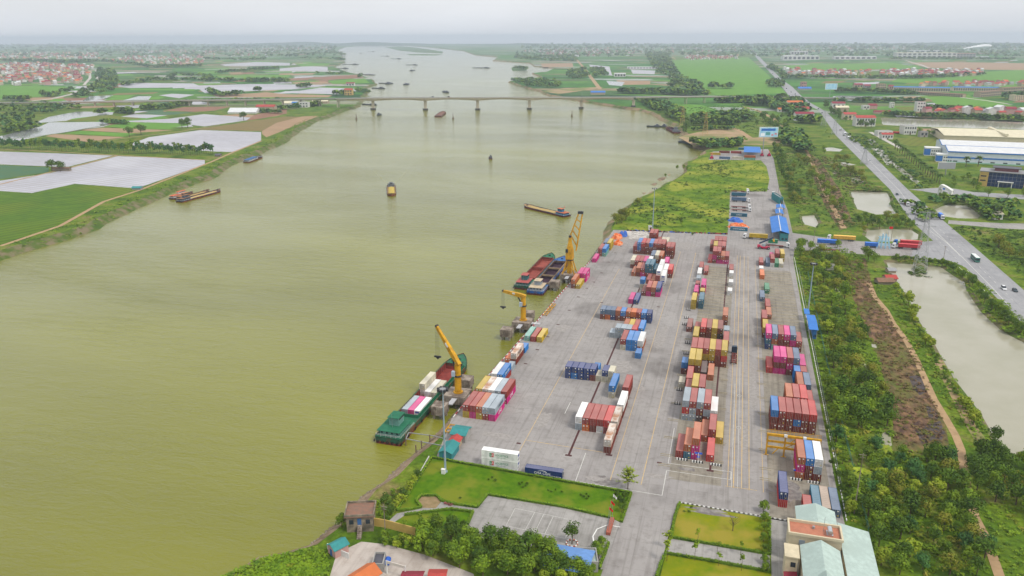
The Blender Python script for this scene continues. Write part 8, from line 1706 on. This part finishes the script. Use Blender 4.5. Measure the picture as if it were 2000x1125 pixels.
# ================================================================ closing pass: which containers and trees show; labels
def relabel():
    short = {'trees in the grove beside the offices': 'tree in grove beside the offices', 'trees in the belt above the grove': 'tree in belt above the grove', 'trees beside the fence': 'olive tree beside brick-row fence', 'trees behind the blue fence shed': 'tree behind the blue fence shed', 'trees at the north fence corner': 'tree at north fence corner',
             'trees below the access road': 'tree below the access road', 'trees right of the dirt track': 'dark tree right of dirt track', 'trees between highway and pond': 'tree between highway and pond', 'shrubs below the junction': 'shrub between junction and pond', 'growth on the pond bank': 'bush on large pond bank', 'garden trees south of the court': 'garden tree south of court',
             'bushy trees beside the driveway': 'bushy tree beside the driveway', 'slim trees behind the yellow wall': 'slim tree behind yellow wall', 'conical shrubs at the court edge': 'conical shrub at court edge', 'small trees at the lawn end': 'small tree at lawn end', 'young trees by the garden path': 'young tree by garden path', 'trees right of the lawns': 'round tree right of lawns', 'ornamental bushes on the lawns': 'dark little bush on lawns',
             'flowering bushes by the path': 'pink bush beside the path', 'little trees outside the kerb': 'little tree outside yard kerb', 'trees at the pond end': 'dark tree at pond end of track', 'banana plants': 'banana plant in the belt', 'trees beside the north gate road': 'tree beside north gate road', 'trees left of the square pond': 'tree left of square pond', 'trees above the access road': 'tree above the access road', 'scrub trees left of the highway': 'scrub tree left of highway',
             'large trees behind the billboard': 'tree behind pale blue billboard', 'scrub trees left of the dirt track': 'scrubby tree left of dirt track', 'scrub trees between track and highway': 'scrubby tree between track and highway', 'far bank trees': 'tree below far yellow pylon', 'bank shrubs beside the grass field': 'shrub beside grass field bank', 'bushes on the grass field': 'dark bush on grass field', 'palms beside the factory': 'palm in the factory avenue', 'palms standing apart': 'palm standing apart', 'trees left of the glass office': 'tree left of glass office',
             'trees near the right offices': 'round tree near right offices', 'trees beside the red roofed houses': 'tree beside red roofed houses', 'bushes right of the highway': 'bush right of the highway', 'trees of the long left row': 'slender tree in left row', 'bushes at the bottom left bank': 'leafy bush bottom left bank', 'bushes on the bank slope': 'bush on the bank slope', 'bushes outside the yellow wall': 'bush outside the yellow wall'}
    vz = {VZ[0][2]: 'house in left dike road village', VZ[1][2]: 'house in far left plain', VZ[2][2]: 'hazy house near river bend', VZ[3][2]: 'hazy house of wooded-point town', VZ[4][2]: 'house amid the bright paddies', VZ[5][2]: 'house in hamlet right of highway', VZ[6][2]: 'house in long right-hand hamlet', VZ[7][2]: 'red house above blue roofs', VZ[8][2]: 'maroon house along canal bank', VZ[9][2]: 'hazy house on left horizon plain', VZ[10][2]: 'hazy house left of highway plain', VZ[11][2]: 'hazy house by far right factories', VZ[12][2]: 'hazy house of left horizon towns', VZ[13][2]: 'hazy house near right horizon'}
    B = {}
    for o in bpy.data.objects:
        if o.parent or 'label' not in o: continue
        l = o['label']; g = o.get('group', '')
        key = vz.get(l) or (short.get(g) if g in short else None)
        if key: B.setdefault(key, []).append(o)
    for key, L_ in B.items():
        L_.sort(key=lambda o: -proj(o.location.x, o.location.y, 0)[1]); n = len(L_)
        if n < 2: continue
        per = 10 if n > 10 else n; rows = [L_[i:i+per] for i in range(0, n, per)]
        for r, row_ in enumerate(rows):
            row_.sort(key=lambda o: proj(o.location.x, o.location.y, 0)[0])
            for i, o in enumerate(row_):
                s = f'{key}, {ORD[i]} from left'
                if len(rows) > 1: s += f', {(ORD+["eleventh","twelfth","thirteenth","fourteenth","fifteenth","sixteenth","seventeenth","eighteenth","nineteenth","twentieth"])[min(r, 19)]} row from front'
                o['label'] = s
    for o in bpy.data.objects:
        if 'label' in o and not o.parent:
            w = o['label'].split()
            if len(w) > 16:
                w = [q for q in w if q not in ('long', 'short', 'the', 'a', 'of')]; o['label'] = ' '.join(w[:16])
def bake(objs, name):
    """fold things into one object of kind stuff"""
    mb = MB(); mats_ = []
    for o in objs:
        for p in [o]+list(o.children):
            if not p.data: continue
            mw = o.matrix_basis @ (p.matrix_basis if p is not o else Matrix()); b = len(mb.v); me = p.data
            mb.v += [tuple(mw @ v.co) for v in me.vertices]; ix = []
            for m in me.materials:
                if m not in mats_: mats_.append(m)
                ix.append(mats_.index(m))
            for q in me.polygons: mb.f.append(tuple(b+k for k in q.vertices)); mb.m.append(ix[q.material_index] if ix else 0)
    mb.build(name, mats_, None, kind='stuff')
    for o in objs:
        for p in list(o.children): bpy.data.objects.remove(p)
        bpy.data.objects.remove(o)
import numpy as np
CT = [o for o in bpy.data.objects if o.name.startswith('shipping_container')]
lo = []; hi = []
for o in CT:
    Ln = max(v.co.y for v in o.children[0].data.vertices); x, y, z = o.location
    if abs(o.rotation_euler.z) > .5: lo.append((x-Ln, y, z)); hi.append((x, y+2.44, z+2.6))
    else: lo.append((x, y, z)); hi.append((x+2.44, y+Ln, z+2.6))
lo = np.array(lo); hi = np.array(hi); C0 = np.array((0, 0, H)); score = []
for i in range(len(CT)):
    a, b = lo[i], hi[i]; vis = 0
    for face, n_ in (('top', 0), ('front', 1), ('right', 2), ('left', 3)):
        for u in (.12, .37, .63, .88):
            for v in (.12, .37, .63, .88):
                if n_ == 0: p = (a[0]+(b[0]-a[0])*u, a[1]+(b[1]-a[1])*v, b[2]+.02); ar = (b[0]-a[0])*(b[1]-a[1])*p[2]*0+(b[0]-a[0])*(b[1]-a[1])*H
                elif n_ == 1: p = (a[0]+(b[0]-a[0])*u, a[1]-.02, a[2]+(b[2]-a[2])*v); ar = (b[0]-a[0])*2.6*a[1]
                elif n_ == 2: p = (b[0]+.02, a[1]+(b[1]-a[1])*u, a[2]+(b[2]-a[2])*v); ar = (b[1]-a[1])*2.6*max(0, -b[0])
                else: p = (a[0]-.02, a[1]+(b[1]-a[1])*u, a[2]+(b[2]-a[2])*v); ar = (b[1]-a[1])*2.6*max(0, a[0])
                if ar <= 0: continue
                p = np.array(p); d = C0-p; dist = np.linalg.norm(d); d = d/dist
                with np.errstate(divide='ignore', invalid='ignore'): t1 = (lo-p)/d; t2 = (hi-p)/d
                tn = np.minimum(t1, t2).max(1); tf = np.maximum(t1, t2).min(1)
                if not ((tf > np.maximum(tn, .01)) & (tf > .01)).any(): vis += ar/16/dist**3
    score.append(vis)
order = sorted(range(len(CT)), key=lambda i: -score[i]); drop = [CT[i] for i in order[299:]]
keepd = [o for o in drop if not any(c.name.startswith(('lettering', 'logo')) for c in o.children)]
print('containers kept', len(CT)-len(keepd), 'folded', len(keepd), 'seen', sum(s > 0 for s in score))
bake(keepd, 'hidden_container_stacks')
BT = [o for o in bpy.data.objects if o.name.startswith('broadleaf_tree')]
BT.sort(key=lambda o: -o.scale[0]/max(1, math.hypot(o.location.x, o.location.y)))
bake(BT[298:], 'scattered_small_trees')
relabel()
